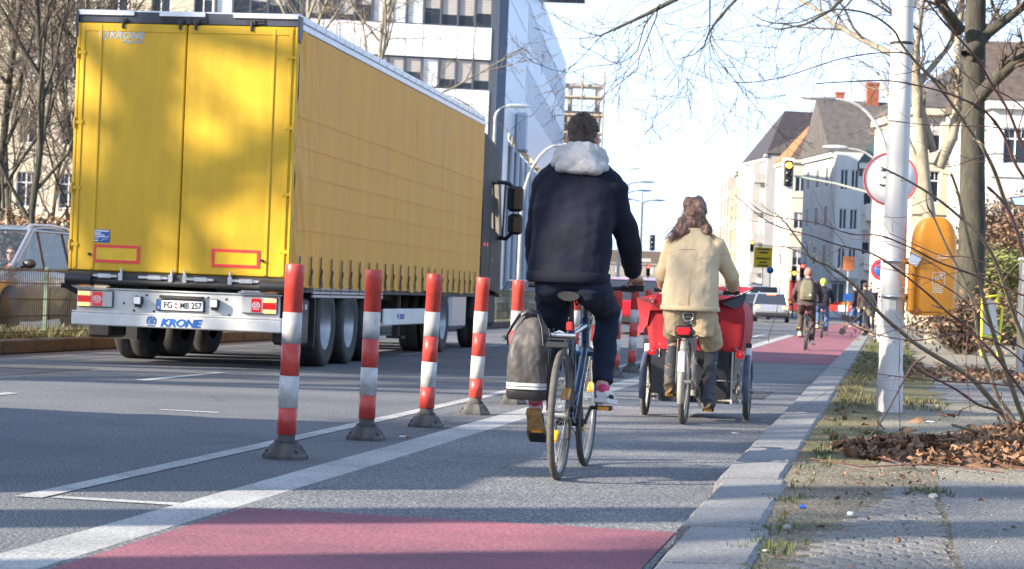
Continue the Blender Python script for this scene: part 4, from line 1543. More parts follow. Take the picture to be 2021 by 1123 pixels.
def rider(name, label, loc, rz, J, voxel=.006, group=None, skin='skin'):
    """body as one surface; returns it. J: joints and cloth settings"""
    sc = J.get('sc', 1.0)
    b_ = MB()
    hc = V(J['head'])
    add_head(b_, hc, J.get('hs', 1.0), J.get('yaw', 0))
    nb = V(J['neck'])
    b_.tube([nb - V((0, 0, .08)), nb, hc + V((0, -.02, -.05))], [.075, .058, .054], 12)
    cx = J.get('cx', 0)
    tor = [(c, rx * .86, ry * .86) for c, rx, ry in J['torso']]
    b_.loft([ring_z(c, rx, ry) for c, rx, ry in tor])
    for s_, k in ((-1, 'L'), (1, 'R')):
        sh, el, wr, gr = V(J['sh' + k]), V(J['el' + k]), V(J['wr' + k]), V(J['gr' + k])
        b_.tube([sh, sh.lerp(el, .5), el, el.lerp(wr, .35), wr], [.056 * sc, .048 * sc, .040 * sc, .042 * sc, .027 * sc], 10)
        b_.ell(sh, (.062 * sc, .06 * sc, .06 * sc))
        add_hand(b_, wr, gr, s_, sc=J.get('hand', 1.0))
        hp, kn, an, hl, to = V(J['hp' + k]), V(J['kn' + k]), V(J['an' + k]), V(J['hl' + k]), V(J['to' + k])
        b_.tube([hp, hp.lerp(kn, .5), kn, kn.lerp(an, .3), an], [.085 * sc, .074 * sc, .052 * sc, .054 * sc, .034 * sc], 10)
        b_.ell(hp, (.09 * sc, .09 * sc, .09 * sc))
        fa = (to - hl).normalized()
        fn = (V((0, 0, 1)) - fa * fa.z).normalized() * .052
        b_.tube([an, hl.lerp(to, .28) + fn, hl.lerp(to, .75) + fn * .85], [.032 * sc, .026 * sc, .018 * sc], 8)
    pc = (V(J['hpL']) + V(J['hpR'])) / 2
    b_.ell(pc + V((0, 0, .03)), (.15 * sc, .115 * sc, .11 * sc))
    o = remesh(b_, 'person', M[skin], None, voxel, 3)
    o.name = name
    o.location = loc
    o.rotation_euler = (0, 0, rz)
    tag(o, label, 'person', group)
    return o

def sleeves(b_, J, infl=1.0, cuff=.048):
    for k in 'LR':
        sh, el, wr = V(J['sh' + k]), V(J['el' + k]), V(J['wr' + k])
        d = (wr - el)
        b_.tube([sh, sh.lerp(el, .4), el, el.lerp(wr, .4), el + d * .94], [.083 * infl, .073 * infl, .064 * infl, .060 * infl, cuff], 14)
        b_.ell(sh, (.088 * infl, .082 * infl, .083 * infl), 14, 10)

def trousers(b_, J, infl=1.0, hem=.055, end=.93):
    for k in 'LR':
        hp, kn, an = V(J['hp' + k]), V(J['kn' + k]), V(J['an' + k])
        b_.tube([hp, hp.lerp(kn, .45), kn, kn.lerp(an, .4), kn.lerp(an, end)], [.105 * infl, .092 * infl, .073 * infl, .068 * infl, hem], 14)
        b_.ell(hp + V((0, -.02, .0)), (.108 * infl, .115 * infl, .11 * infl), 14, 10)
    pc = (V(J['hpL']) + V(J['hpR'])) / 2
    b_.ell(pc + V((0, -.01, .05)), (.185 * infl, .14 * infl, .11 * infl), 16, 10)

# --- the man in the navy jacket
MANLOC = (-1.673, 11.633, 0)
JM = dict(head=(-.002, .47, 1.838), neck=(-.005, .42, 1.69), hs=1.03,
          torso=[((-.02, .29, 1.08), .15, .10), ((-.02, .29, 1.14), .17, .11), ((-.015, .31, 1.30), .205, .145), ((-.01, .36, 1.46), .23, .155), ((-.005, .40, 1.58), .205, .14), ((-.003, .42, 1.66), .12, .10), ((0, .42, 1.72), .06, .06)],
          shL=(-.182, .39, 1.56), elL=(-.252, .50, 1.28), wrL=(-.262, .735, 1.12), grL=(-.285, .84, 1.045),
          shR=(.178, .39, 1.55), elR=(.278, .50, 1.25), wrR=(.272, .735, 1.11), grR=(.285, .84, 1.045),
          hpL=(-.10, .27, 1.03), knL=(-.145, .60, .73), anL=(-.165, .185, .41), hlL=(-.165, .14, .345), toL=(-.165, .335, .165),
          hpR=(.10, .27, 1.03), knR=(.145, .69, .885), anR=(.155, .50, .475), hlR=(.158, .455, .40), toR=(.175, .735, .372))
man = rider('person', 'man in a navy jacket with a pale fleece hood riding a city bike', MANLOC, 0, JM)
b_ = MB()
b_.loft([ring_z((-.022, .265, 1.05), .208, .165, p=2.7), ring_z((-.022, .265, 1.07), .218, .172, p=2.7), ring_z((-.022, .275, 1.16), .222, .170, p=2.6), ring_z((-.018, .31, 1.30), .222, .172, p=2.6), ring_z((-.012, .35, 1.44), .226, .178, p=2.5), ring_z((-.008, .385, 1.545), .218, .165, p=2.4),
         ring_z((-.006, .405, 1.625), .19, .13, p=2.3), ring_z((-.004, .415, 1.68), .125, .105), ring_z((-.004, .42, 1.735), .088, .09)])
sleeves(b_, JM, 1.02, .052)
for s_, k in ((-1, 'L'), (1, 'R')):
    b_.tube([V(JM['sh' + k]) + V((0, 0, .02)), (s_ * .10, .40, 1.655)], [.075, .075], 12)
jk = remesh(b_, 'jacket', M['navy'], man, .010, 5, ((.012, (5, 5, 8), 0), (.007, (11, 9, 17), 7), (.0025, (26, 26, 34), 3)))
b_ = MB()
for i, (z, rx) in enumerate(((1.062, .225),)):
    b_.loft([ring_z((-.022, .265, z - .02), .213, .168, 28, 2.7), ring_z((-.022, .265, z - .012), .224, .178, 28, 2.7), ring_z((-.022, .266, z + .03), .226, .180, 28, 2.7), ring_z((-.022, .267, z + .04), .216, .172, 28, 2.7)])
b_.build('jacket_hem', M['navy'], jk)
# hood: a thick fleece collar round the neck and a bag hanging on the back
b_ = MB()
for k in range(16):
    a = 2 * PI * k / 16
    rx, ry = .115, .10
    p = V((rx * math.cos(a) - .003, .425 + ry * math.sin(a), 1.735 + .035 * math.sin(-a) - .02 * math.sin(a)))
    b_.ell(p, (.042, .040, .045), 10, 8)
b_.ell((-.003, .325, 1.765), (.10, .050, .050), 14, 10)
b_.ell((-.006, .305, 1.725), (.128, .062, .060), 16, 10, Matrix.Rotation(.1, 4, 'Y'))
b_.ell((-.05, .285, 1.70), (.085, .05, .042), 14, 10, Matrix.Rotation(-.35, 4, 'Y'))
b_.ell((.05, .285, 1.695), (.095, .052, .042), 14, 10, Matrix.Rotation(.32, 4, 'Y'))
b_.ell((-.003, .285, 1.672), (.085, .045, .028), 14, 10)
b_.ell((.12, .36, 1.70), (.05, .07, .035), 12, 8, Matrix.Rotation(.5, 4, 'Y'))
b_.ell((-.12, .36, 1.715), (.04, .07, .035), 12, 8, Matrix.Rotation(-.5, 4, 'Y'))
hood_ = remesh(b_, 'hood', M['fleece'], man, .007, 11, ((.010, (9, 9, 13), 2), (.0025, (110, 110, 110), 1)))
hood_.location.z = -.018
# hair: clipped sides, fuller crown
b_ = MB()
hc = V(JM['head'])
b_.ell(hc + V((0, -.018, .036)), (.083, .104, .096), 20, 14)
b_.ell(hc + V((0, -.035, .044)), (.080, .088, .094), 18, 12)
b_.tube([hc + V((0, -.06, .0)), hc + V((0, -.060, -.06))], [.074, .060], 14)
hr = remesh(b_, 'hair', M['hair_brown'], man, .007, 3, ((.006, (30, 30, 14), 3), (.004, (70, 70, 30), 9)))
for v in hr.data.vertices:       # keep the face and the ears free
    d = v.co - hc
    if d.y > .045 and d.z < .075: v.co.y = hc.y + .045 + (d.y - .045) * .1
    if d.z < .0 and abs(d.x) > .068: v.co.x = hc.x + math.copysign(.068, d.x)
b_ = MB()
rr = random.Random(4)
for k in range(620):
    a, e = rr.uniform(0, 2 * PI), rr.uniform(.0, PI / 2)
    n = V((math.cos(a) * math.cos(e), math.sin(a) * math.cos(e), math.sin(e)))
    if n.y > .5 and n.z < .6: continue
    p = hc + V((0, -.024, .038)) + V((n.x * .083, n.y * .103, n.z * .096))
    tdir = (V((0, .06, 0)) + n.cross(V((0, 0, 1))) * .5 + n * .5 + V((rr.gauss(0, .3), rr.gauss(0, .3), rr.gauss(0, .2)))).normalized()
    b_.tube([p - n * .004, p + tdir * .006 + n * .0005, p + tdir * .012], [.0013, .0011, .0005], 3, 0, False)
kind(b_.build('hair_tips', M['hair_brown'], hr), 'stuff')
# ears stay in the body; jeans and shoes
b_ = MB()
trousers(b_, JM, 1.0, .058)
remesh(b_, 'jeans', M['jeans'], man, .010, 5, ((.010, (8, 8, 15), 3), (.006, (16, 16, 40), 8)))
shoe(man, JM['anL'], JM['hlL'], JM['toL'], M['shoe_white'], M['gum_sole'], -1, M['shoe_pink'])
shoe(man, JM['anR'], JM['hlR'], JM['toR'], M['shoe_white'], M['shoe_white'], 1, M['shoe_pink'])

city = bike('city_bike', 'dark blue city bike with a rear rack, ridden by the man in navy', MANLOC, 0, M['frame_blue'], crank=R(28), bar_w=.29)

# the roll-top bag on the left of the rack
M['foil_grey'] = mat('reflective_strip', (.42, .42, .42), .4)
M['bag'] = mat('bag_cloth', (.060, .054, .050), .55, var=.15, vs=6, bump=.2, bs=120, spec=.4)
bagt = thing('pannier_bag', 'grey roll-top pannier bag hanging on the left of the city bike', 'bag', (-1.673 - .178, 11.66, .055), 0)
bagt.scale = (.9, .95, .93)
def sq(y0, y1, x0, x1, z, p=4.0, n=28):
    cx_, cy_ = (x0 + x1) / 2, (y0 + y1) / 2
    out = []
    for j in range(n):
        a = 2 * PI * j / n
        ca, sa = math.cos(a), math.sin(a)
        out.append((cx_ + (x1 - x0) / 2 * math.copysign(abs(ca) ** (2 / p), ca), cy_ + (y1 - y0) / 2 * math.copysign(abs(sa) ** (2 / p), sa), z))
    return out
b_ = MB()
prof = [(.395, .095, .085), (.400, .108, .10), (.43, .115, .11), (.52, .118, .115), (.62, .116, .118), (.70, .112, .112), (.755, .102, .095), (.80, .086, .070), (.84, .066, .045), (.872, .05, .022)]
b_.loft([sq(-.14 * ry / .11, .14 * ry / .11, -rx, rx, z) for z, rx, ry in prof])
bag = remesh(b_, 'bag_body', M['bag'], bagt, .008, 2, ((.016, (7, 7, 5), 1), (.008, (16, 16, 9), 4), (.003, (40, 40, 30), 4)))
b_ = MB()
b_.tube([(-.05, -.05, .872), (-.015, -.06, .895), (.03, -.05, .880), (.05, 0, .87), (.0, .05, .885), (-.05, 0, .875)], .020, 8, flat=.5)
b_.build('roll_closure', M['black'], bagt)
b_ = MB()
b_.tube([(-.055, -.06, .875), (-.10, -.085, .80), (-.128, -.08, .75), (-.118, -.10, .70)], .011, 6, flat=.4)
b_.tube([(-.128, -.08, .75), (-.145, -.09, .742), (-.135, -.1, .725)], .012, 6, flat=.4)
b_.tube([(.05, -.05, .875), (.085, -.10, .80), (.10, -.12, .70)], .009, 6, flat=.4)
b_.build('strap', M['black'], bagt)
b_ = MB()
for z0, z1 in ((.452, .466), (.470, .488)):
    b_.loft([sq(-.153, .153, -.121, .121, z0), sq(-.1535, .1535, -.1215, .1215, z1)], 0, False)
b_.build('reflective_strip', M['foil_grey'], bagt)
b_ = MB()
b_.loft([sq(-.135, .135, -.112, .112, .392), sq(-.15, .15, -.120, .120, .412), sq(-.152, .152, -.121, .121, .44)], 0, True)
b_.build('bag_base', M['black'], bagt)
b_ = MB()
b_.tube([(.118, -.08, .80), (.13, -.08, .76), (.118, -.08, .72)], .008, 6); b_.tube([(.118, .08, .80), (.13, .08, .76), (.118, .08, .72)], .008, 6)
b_.build('hook', M['black'], bagt)
for k, c in enumerate('ILOI'):
    text(c, .035, M['black'], bagt, (.055, -.158, .615 - k * .028), (PI / 2, PI / 2, 0), bold=.001)
# --- the woman in the beige coat on the cargo trike
WLOC = (-1.532, 17.428, 0)
JW = dict(head=(-.012, .46, 1.685), neck=(0, .40, 1.52), hs=.97, sc=.92, hand=.9,
          torso=[((0, .25, .93), .19, .15), ((0, .26, 1.05), .18, .14), ((0, .32, 1.22), .17, .13), ((0, .37, 1.34), .185, .13), ((0, .40, 1.43), .17, .115), ((0, .40, 1.50), .09, .08), ((0, .40, 1.55), .05, .05)],
          shL=(-.165, .38, 1.405), elL=(-.255, .47, 1.16), wrL=(-.26, .70, 1.07), grL=(-.26, .80, 1.06),
          shR=(.170, .38, 1.405), elR=(.305, .49, 1.17), wrR=(.292, .68, 1.085), grR=(.275, .78, 1.07),
          hpL=(-.10, .26, .93), knL=(-.155, .60, .70), anL=(-.155, .40, .30), hlL=(-.155, .345, .235), toL=(-.165, .59, .225),
          hpR=(.10, .26, .93), knR=(.16, .56, .60), anR=(.155, .42, .19), hlR=(.155, .36, .125), toR=(.17, .60, .115))
woman = rider('person', 'woman in a beige coat with long brown hair riding the cargo trike', WLOC, 0, JW)
b_ = MB()
b_.loft([ring_z((.0, .215, .885), .205, .195, 24, 2.6), ring_z((.0, .218, .90), .226, .215, 24, 2.6), ring_z((.0, .235, .97), .226, .205, 24, 2.5), ring_z((-.005, .255, 1.06), .218, .19, 24, 2.5), ring_z((0, .30, 1.20), .203, .17, 24, 2.4), ring_z((0, .35, 1.33), .212, .165, 24, 2.3), ring_z((0, .375, 1.41), .20, .14, 24, 2.2), ring_z((0, .39, 1.475), .13, .11, 24), ring_z((0, .395, 1.525), .075, .08, 24)])
for s_, k in ((-1, 'L'), (1, 'R')):
    b_.tube([V(JW['sh' + k]), (s_ * .08, .385, 1.47)], [.075, .07], 12)
sleeves(b_, JW, .98, .050)
coat = remesh(b_, 'coat', M['beige'], woman, .009, 5, ((.014, (6, 5, 6), 11), (.009, (13, 10, 11), 2), (.004, (28, 26, 26), 4)))
b_ = MB()
b_.loft([ring_z((0, .218, .892), .232, .221, 32, 2.6), ring_z((0, .218, .896), .236, .225, 32, 2.6), ring_z((0, .220, .925), .235, .223, 32, 2.6), ring_z((0, .220, .928), .229, .217, 32, 2.6)], 0, False)
b_.build('coat_hem', M['beige'], coat)
b_ = MB()
b_.tube([(0, .02, .93), (0, .055, 1.12), (0, .11, 1.22)], .004, 5, flat=.5)
b_.tube([(-.19, .27, 1.34), (-.10, .225, 1.375), (0, .215, 1.38), (.10, .225, 1.375), (.19, .27, 1.34)], .004, 5, flat=.5)
b_.build('coat_seam', M['beige'], coat)
# wide beige trousers down to the calf, over grey leggings
b_ = MB()
for s_, k in ((-1, 'L'), (1, 'R')):
    hp, kn = V(JW['hp' + k]), V(JW['kn' + k])
    b_.tube([(s_ * .088, .20, 1.0), (s_ * .102, .175, .88), (s_ * .108, .185, .79), (s_ * .112, .205, .70)], [.118, .108, .094, .084], 16)
    b_.tube([hp, hp.lerp(kn, .5), hp.lerp(kn, .95)], [.11, .10, .088], 14)
remesh(b_, 'trousers', M['beige_dark'], woman, .009, 4, ((.014, (9, 7, 8), 5), (.010, (17, 14, 14), 2), (.005, (36, 30, 30), 4)))
b_ = MB()
b_.loft([ring_z((0, .39, 1.49), .085, .085, 20), ring_z((0, .385, 1.55), .080, .08, 20), ring_z((0, .385, 1.55), .070, .07, 20)], 0, False)
b_.build('collar', M['beige'], coat)
b_ = MB()
trousers(b_, JW, .80, .052)
remesh(b_, 'leggings', M['leggings'], woman, .009, 4, ((.010, (12, 12, 30), 3),))
for k, s_ in (('L', -1), ('R', 1)):
    b_ = MB()
    an, kn = V(JW['an' + k]), V(JW['kn' + k])
    h, t_ = V(JW['hl' + k]), V(JW['to' + k])
    b_.tube([an.lerp(kn, .36), an.lerp(kn, .15), an, h.lerp(t_, .12) + V((0, 0, .04))], [.056, .052, .048, .046], 12)
    b_.tube([h.lerp(t_, .08) + V((0, 0, .03)), h.lerp(t_, .4) + V((0, 0, .04)), h.lerp(t_, .8) + V((0, 0, .025)), t_ + V((0, 0, .02))], [.038, .043, .043, .025], 12)
    bo = remesh(b_, 'boot', M['boot'] if k == 'L' else M['leggings'], woman, .008, 3, ((.006, (20, 20, 45), 3),))
    shoe_s = MB()
    shoe_s.tube([h + V((0, -.01, .008)), h.lerp(t_, .5) + V((0, 0, .004)), t_ + V((0, .01, .006))], [.038, .040, .032], 10, flat=.3)
    shoe_s.build('sole', M['gum_sole'], bo)
# hair: a mass over the head falling on the shoulders, plus strands
hc = V(JW['head'])
b_ = MB()
b_.ell(hc + V((0, -.02, .040)), (.088, .105, .090), 18, 12)
b_.ell(hc + V((0, -.075, -.03)), (.082, .065, .085), 16, 10)
b_.ell(hc + V((.005, -.105, -.015)), (.045, .035, .035), 12, 8)
b_.ell(hc + V((-.02, -.10, -.12)), (.105, .055, .085), 16, 10)
b_.ell(hc + V((-.07, -.10, -.17)), (.095, .045, .055), 16, 10, Matrix.Rotation(.5, 4, 'Y'))
b_.ell(hc + V((.06, -.10, -.165)), (.095, .045, .055), 16, 10, Matrix.Rotation(-.45, 4, 'Y'))
hw = remesh(b_, 'hair', M['hair_long'], woman, .008, 2, ((.030, (16, 16, 11), 3), (.012, (40, 40, 18), 5)))
rr = random.Random(12)
b_ = MB()
for k in range(420):
    u = rr.uniform(-1, 1)
    top = hc + V((u * .080, -.05 - .05 * (1 - u * u), .05 - rr.random() * .12))
    mid = hc + V((u * .10 + rr.gauss(0, .012), -.115 - .03 * rr.random(), -.11 + rr.gauss(0, .02)))
    e = hc + V((u * .18 + rr.gauss(0, .03) - .015, -.11 - .05 * rr.random(), -.215 - .06 * (1 - u * u * .8) + rr.gauss(0, .018)))
    pts = []
    ph_ = rr.uniform(0, 6.28)
    for i in range(9):
        t = i / 8
        p = top * (1 - t) ** 2 + mid * 2 * t * (1 - t) + e * t * t
        amp = .012 * t
        pts.append(p + V((amp * math.sin(ph_ + t * 9), amp * .6 * math.cos(ph_ + t * 8), amp * .5 * math.sin(ph_ + t * 7))))
    b_.tube(pts, [.0036, .0038, .0036, .0034, .0032, .003, .0026, .002, .001], 4, 0, False)
kind(b_.build('hair_strands', M['hair_long'], hw), 'stuff')
b_ = MB()
b_.torus(hc + V((.005, -.115, -.02)), (0, 1, .2), .030, .013, 18, 6)
b_.build('hair_twist', M['hair_long'], hw)

# the cargo trike
M['canopy_red'] = mat('canopy_red', (.36, .013, .020), .65, var=.12, vs=4, bump=.2, bs=150, col2=(.42, .018, .028), spec=.35)
M['trike_box'] = mat('trike_box_black', (.022, .023, .026), .35, var=.3, vs=4)
M['mud_grey'] = mat('mudguard_blue', (.03, .05, .10), .4, var=.3, vs=10, col2=(.08, .09, .12))
M['dusty'] = mat('dusty_metal', (.32, .29, .24), .7, .2, var=.3, vs=14, bump=.3)
tk = thing('cargo_trike', 'three wheeled cargo bike with a black box under a red hood in the cycle lane', 'cargo bike', WLOC, 0)
bike_wheel(tk, 0, 0, .335, .024, 32, False, 'dusty')
for x, y in ((-.42, 1.10), (.43, 1.00)):
    w_ = bike_wheel(tk, x, y, .25, .024, 24, False, 'dusty')
    b_ = MB()
    b_.torus((x, y, .25), (1, 0, 0), .268, .030, 24, 8, a0=R(20), a1=R(200))
    f_ = b_.build('mudguard', M['mud_grey'], tk)
    b_ = MB()
    b_.box(x - .022, x + .022, y - .03, y - .0, .53, .60, b=.006)
    b_.build('mudguard_flap', M['white'], f_)
    b_ = MB()
    b_.box(x - .024, x + .024, y - .03, y + .0, .60, .64, b=.006)
    b_.build('lamp_socket', M['black'], f_)
    b_ = MB()
    s_ = 1 if x > 0 else -1
    b_.tube([(x, y, .25), (x - s_ * .09, y, .25)], .016, 8)
    b_.tube([(x - s_ * .075, y, .20), (x - s_ * .075, y, .38)], .014, 8)
    b_.box(x - s_ * .10, x - s_ * .05, y - .05, y + .03, .21, .30, b=.01)
    b_.tube([(x - s_ * .08, y - .06, .14), (x - s_ * .08, y - .06, .26)], .008, 6)
    b_.tube([(x - s_ * .06, y, .44), (x - s_ * .05, y - .04, .36), (x - s_ * .10, y - .05, .22), (x - s_ * .2, y - .06, .20)], .0045, 5)
    b_.build('steering_knuckle', M['dusty'], tk)
b_ = MB()
b_.torus((0, 0, .335), (1, 0, 0), .352, .027, 32, 8, a0=R(45), a1=R(205), flat=1.0)
mg = b_.build('mudguard', M['dusty'], tk)
b_ = MB()
b_.box(-.028, .028, -.372, -.364, .42, .58, b=.004)
b_.build('mudguard_stripe', M['zinc'], mg)
b_ = MB()
b_.tube([(0, .46, .28), (0, .30, .60), (0, .24, .86)], .018, 10)
b_.tube([(0, .46, .28), (0, .75, .40), (0, .86, .50)], .022, 10)
b_.tube([(0, .26, .75), (0, .60, .60), (0, .86, .50)], .018, 8)
b_.tube([(0, .80, .46), (0, .86, .20)], .03, 8)
for s_ in (-1, 1):
    b_.tube([(s_ * .03, .44, .28), (s_ * .065, 0, .335)], .010, 8)
    b_.tube([(s_ * .02, .28, .72), (s_ * .06, .05, .45), (s_ * .065, 0, .335)], .010, 8)
    b_.tube([(s_ * .04, -.30, .62), (s_ * .07, 0, .33)], .005, 6)
    b_.tube([(s_ * .05, -.16, .68), (s_ * .07, 0, .34)], .006, 6)
b_.tube([(-.36, .94, .17), (.37, .90, .16)], .011, 8)
b_.tube([(-.36, 1.10, .24), (.37, 1.0, .24)], .014, 8)
b_.tube([(.05, .86, .17), (.05, .70, .17)], .012, 8)
b_.build('frame', M['dusty'], tk)
b_ = MB()
for x in (-.07, 0, .07): b_.tube([(x, -.22, .69), (x, .20, .70)], .007, 6)
b_.tube([(-.07, -.22, .69), (.07, -.22, .69)], .007, 6)
b_.box(-.07, .07, -.20, .0, .70, .745, b=.012)
rk = b_.build('rack', M['dark'], tk)
b_ = MB()
b_.box(-.07, .07, -.285, -.23, .695, .778, b=.02)
tl = b_.build('tail_light', M['black'], tk)
b_ = MB()
b_.loft([[(x * .050, -.288, .735 + z * .024) for x, z in ((1, .3), (.8, 1), (-.8, 1), (-1, .3), (-.8, -1), (.8, -1))], [(x * .057, -.282, .735 + z * .029) for x, z in ((1, .3), (.8, 1), (-.8, 1), (-1, .3), (-.8, -1), (.8, -1))]])
b_.build('lens', M['tail_red'], tl)
b_ = MB()
b_.tube([(0, .24, .84), (0, .22, .90)], .015, 8)
b_.build('seat_post', M['dark'], tk)
seat(tk, .22, .945, .105, .28)
b_ = MB()
for k in range(4): b_.torus((0, .12, .80 + k * .032), (0, .25, 1), .042 - abs(k - 1.5) * .003, .0065, 20, 6)
b_.torus((0, .085, .85), (0, 1, 0), .042, .007, 20, 6)
b_.build('seat_spring', M['chrome'], tk)
b_ = MB()
b_.tube([(0, .80, .5), (0, .74, .95)], .016, 8)
b_.tube([(-.30, .76, 1.055), (-.16, .80, 1.04), (0, .76, .98), (.16, .80, 1.04), (.31, .765, 1.05)], .012, 8)
hb = b_.build('handlebar', M['chrome'], tk)
for s_ in (-1, 1):
    b_ = MB()
    b_.tube([(s_ * .35, .755, 1.05), (s_ * .22, .785, 1.047)], .0175, 10)
    b_.build('grip', M['black'], hb)
    b_ = MB()
    b_.box(s_ * .15, s_ * .21, .75, .80, 1.02, 1.06, b=.01)
    b_.tube([(s_ * .18, .80, 1.03), (s_ * .30, .86, 1.025)], .006, 6)
    b_.tube([(s_ * .18, .80, 1.03), (s_ * .14, .90, 1.00), (s_ * .04, .90, .85), (0, .85, .6)], .004, 5)
    b_.build('brake_lever', M['chrome'], hb)
b_ = MB()
b_.tube([(-.07, .46, .28), (.07, .46, .28)], .024, 10)
b_.lathe([(.02, 0), (.09, 0), (.09, .004), (.02, .006)], 24, Matrix.Translation((.05, .46, .28)) @ Matrix.Rotation(PI / 2, 4, 'Y'))
b_.tube([(.075, .46, .28), (.085, .50, .115), (.15, .50, .115)], .010, 8)
b_.tube([(-.075, .46, .28), (-.085, .46, .225), (-.15, .46, .225)], .010, 8)
b_.build('crank_set', M['dusty'], tk)
pedal(tk, .155, .50, .10, 0); pedal(tk, -.155, .46, .21, 0)
# box
b_ = MB()
pr = lambda z, w_, y0, y1: [(-w_ + .04, y0, z), (w_ - .04, y0, z), (w_, y0 + .06, z), (w_, y1 - .15, z), (w_ - .12, y1, z), (-w_ + .12, y1, z), (-w_, y1 - .15, z), (-w_, y0 + .06, z)]
b_.loft([pr(.135, .30, .90, 1.72), pr(.40, .315, .89, 1.86), pr(.62, .325, .88, 1.92)], 0, True, False)
b_.box(-.16, .0 - .02, .84, .90, .14, .30, b=.01)
bx = b_.build('cargo_box', M['trike_box'], tk)
b_ = MB()
b_.box(-.302, -.292, .875, .90, .14, .62); b_.box(.30, .315, .875, .90, .14, .62); b_.box(-.30, -.285, .87, .90, .60, .61)
b_.build('box_edge', M['zinc'], bx)
b_ = MB()
b_.tube([(.05, .88, .33), (.2, .87, .325), (.34, .93, .32), (.39, .98, .37)], .004, 5)
b_.build('cable', M['zinc'], bx)
# red hood: straight skirt, roof rising to pointed corners
b_ = MB()
N_ = 14
def hoodring(z, wl, wr, y0, y1, sag=0.0, dz=None):
    pts = []
    for i in range(N_): pts.append((wl + (wr - wl) * i / N_, y0, z))
    for i in range(N_): pts.append((wr, y0 + (y1 - y0) * i / N_, z))
    for i in range(N_): pts.append((wr + (wl - wr) * i / N_, y1, z))
    for i in range(N_): pts.append((wl, y1 + (y0 - y1) * i / N_, z))
    out = []
    for j, (x, y, zz) in enumerate(pts):
        q = noise.noise(V((x * 7 + 1, y * 5, z * 1.3)))
        out.append((x + .020 * q, y + .024 * noise.noise(V((x * 9, y * 4, z * 1.2 + 4))), zz + (dz(x, y) if dz else 0)))
    return out
rise = lambda x, y: .11 * max(0, (x - .18) / .25) ** 1.4 + .0 * y
b_.loft([hoodring(.565, -.375, .375, .875, 1.90), hoodring(.68, -.395, .392, .862, 1.92), hoodring(.80, -.405, .395, .860, 1.92), hoodring(.90, -.405, .385, .87, 1.9),
         hoodring(.955, -.395, .36, .90, 1.85), hoodring(1.03, -.30, .27, 1.10, 1.7), hoodring(1.08, -.1, .1, 1.3, 1.5)], 0, True, True)
hood = b_.build('hood', M['canopy_red'], tk)
def flap(pts, nm='hood_flap', th=.008):
    b_ = MB()
    p = [V(q) for q in pts]
    n = (p[1] - p[0]).cross(p[2] - p[0]).normalized() * th
    k = len(p)
    b_.add(p + [q + n for q in p], [tuple(range(k)), tuple(reversed(range(k, 2 * k)))] + [(i, (i + 1) % k, (i + 1) % k + k, i + k) for i in range(k)])
    return b_
b_ = flap([(.08, .80, .965), (.22, .84, .985), (.46, .95, 1.095), (.36, 1.2, 1.10), (.10, 1.2, 1.09)])
b_.build('hood_flap', M['canopy_red'], hood)
b_ = flap([(.20, .845, .955), (.40, .93, 1.04), (.36, 1.1, .99), (.36, .90, .90)])
b_.build('hood_flap', M['trike_box'], hood)
b_ = flap([(-.12, .80, .90), (-.32, .81, 1.02), (-.50, .90, .975), (-.47, .90, .80), (-.485, .92, .66), (-.40, .86, .76), (-.38, .85, .88)])
b_.build('hood_flap', M['canopy_red'], hood)
b_ = MB()
b_.tube([(-.50, .893, .98), (-.40, .83, .955), (-.30, .80, .90), (-.2, .79, .83)], .006, 6)
b_.tube([(.10, .79, .958), (.25, .84, .98), (.46, .945, 1.09)], .005, 6)
b_.build('hood_piping', M['black'], hood)
b_ = MB()
b_.torus((-.365, .80, .965), (0, 1, .3), .014, .004, 14, 6); b_.torus((.345, .865, .59), (0, 1, 0), .012, .004, 14, 6)
b_.build('eyelet', M['chrome'], hood)
for x in (-.352, .365):
    b_ = MB()
    b_.lathe([(0, 0), (.035, 0), (.035, .012), (.028, .016), (.0, .018)], 20, Matrix.Translation((x, .87, .545)) @ Matrix.Rotation(PI / 2, 4, 'X'))
    rf = b_.build('reflector', M['tail_red'], tk)
    b_ = MB()
    b_.ell((x, .851, .545), (.007, .004, .007), 8, 5)
    b_.build('screw', M['chrome'], rf)
b_ = MB()
b_.box(-.36, -.20, .86, .868, .20, .50, b=.004)
b_.build('side_plate', M['trike_box'], tk)

# --- far cyclists
M['brown_cloth'] = mat('brown_cloth', (.075, .055, .05), .9, var=.25, vs=6, spec=.2)
M['olive'] = mat('olive_canvas', (.14, .13, .085), .85, var=.2, vs=9, spec=.2)
M['blue_jeans'] = mat('blue_jeans', (.07, .13, .26), .85, var=.2, vs=6, spec=.2)
M['dark_cloth'] = mat('dark_cloth', (.022, .024, .034), .85, var=.2, spec=.2)
M['hivis'] = mat('hivis_yellow', (.60, .75, .06), .5)
M['beanie'] = mat('dusty_pink_beanie', (.36, .16, .13), .9, bump=.4, bs=60)
JC = dict(head=(0, .50, 1.62), neck=(0, .40, 1.50),
          torso=[((0, .25, .98), .18, .14), ((0, .28, 1.12), .17, .13), ((0, .34, 1.28), .185, .13), ((0, .38, 1.40), .18, .12), ((0, .40, 1.48), .09, .08), ((0, .40, 1.53), .05, .05)],
          shL=(-.17, .38, 1.40), elL=(-.28, .50, 1.20), wrL=(-.27, .72, 1.06), grL=(-.28, .84, 1.045),
          shR=(.17, .38, 1.40), elR=(.28, .50, 1.20), wrR=(.27, .72, 1.06), grR=(.28, .84, 1.045),
          hpL=(-.09, .26, 1.0), knL=(-.13, .62, .78), anL=(-.13, .40, .36), hlL=(-.13, .33, .30), toL=(-.135, .57, .25),
          hpR=(.09, .26, 1.0), knR=(.13, .54, .62), anR=(.13, .44, .19), hlR=(.13, .385, .12), toR=(.14, .63, .11))
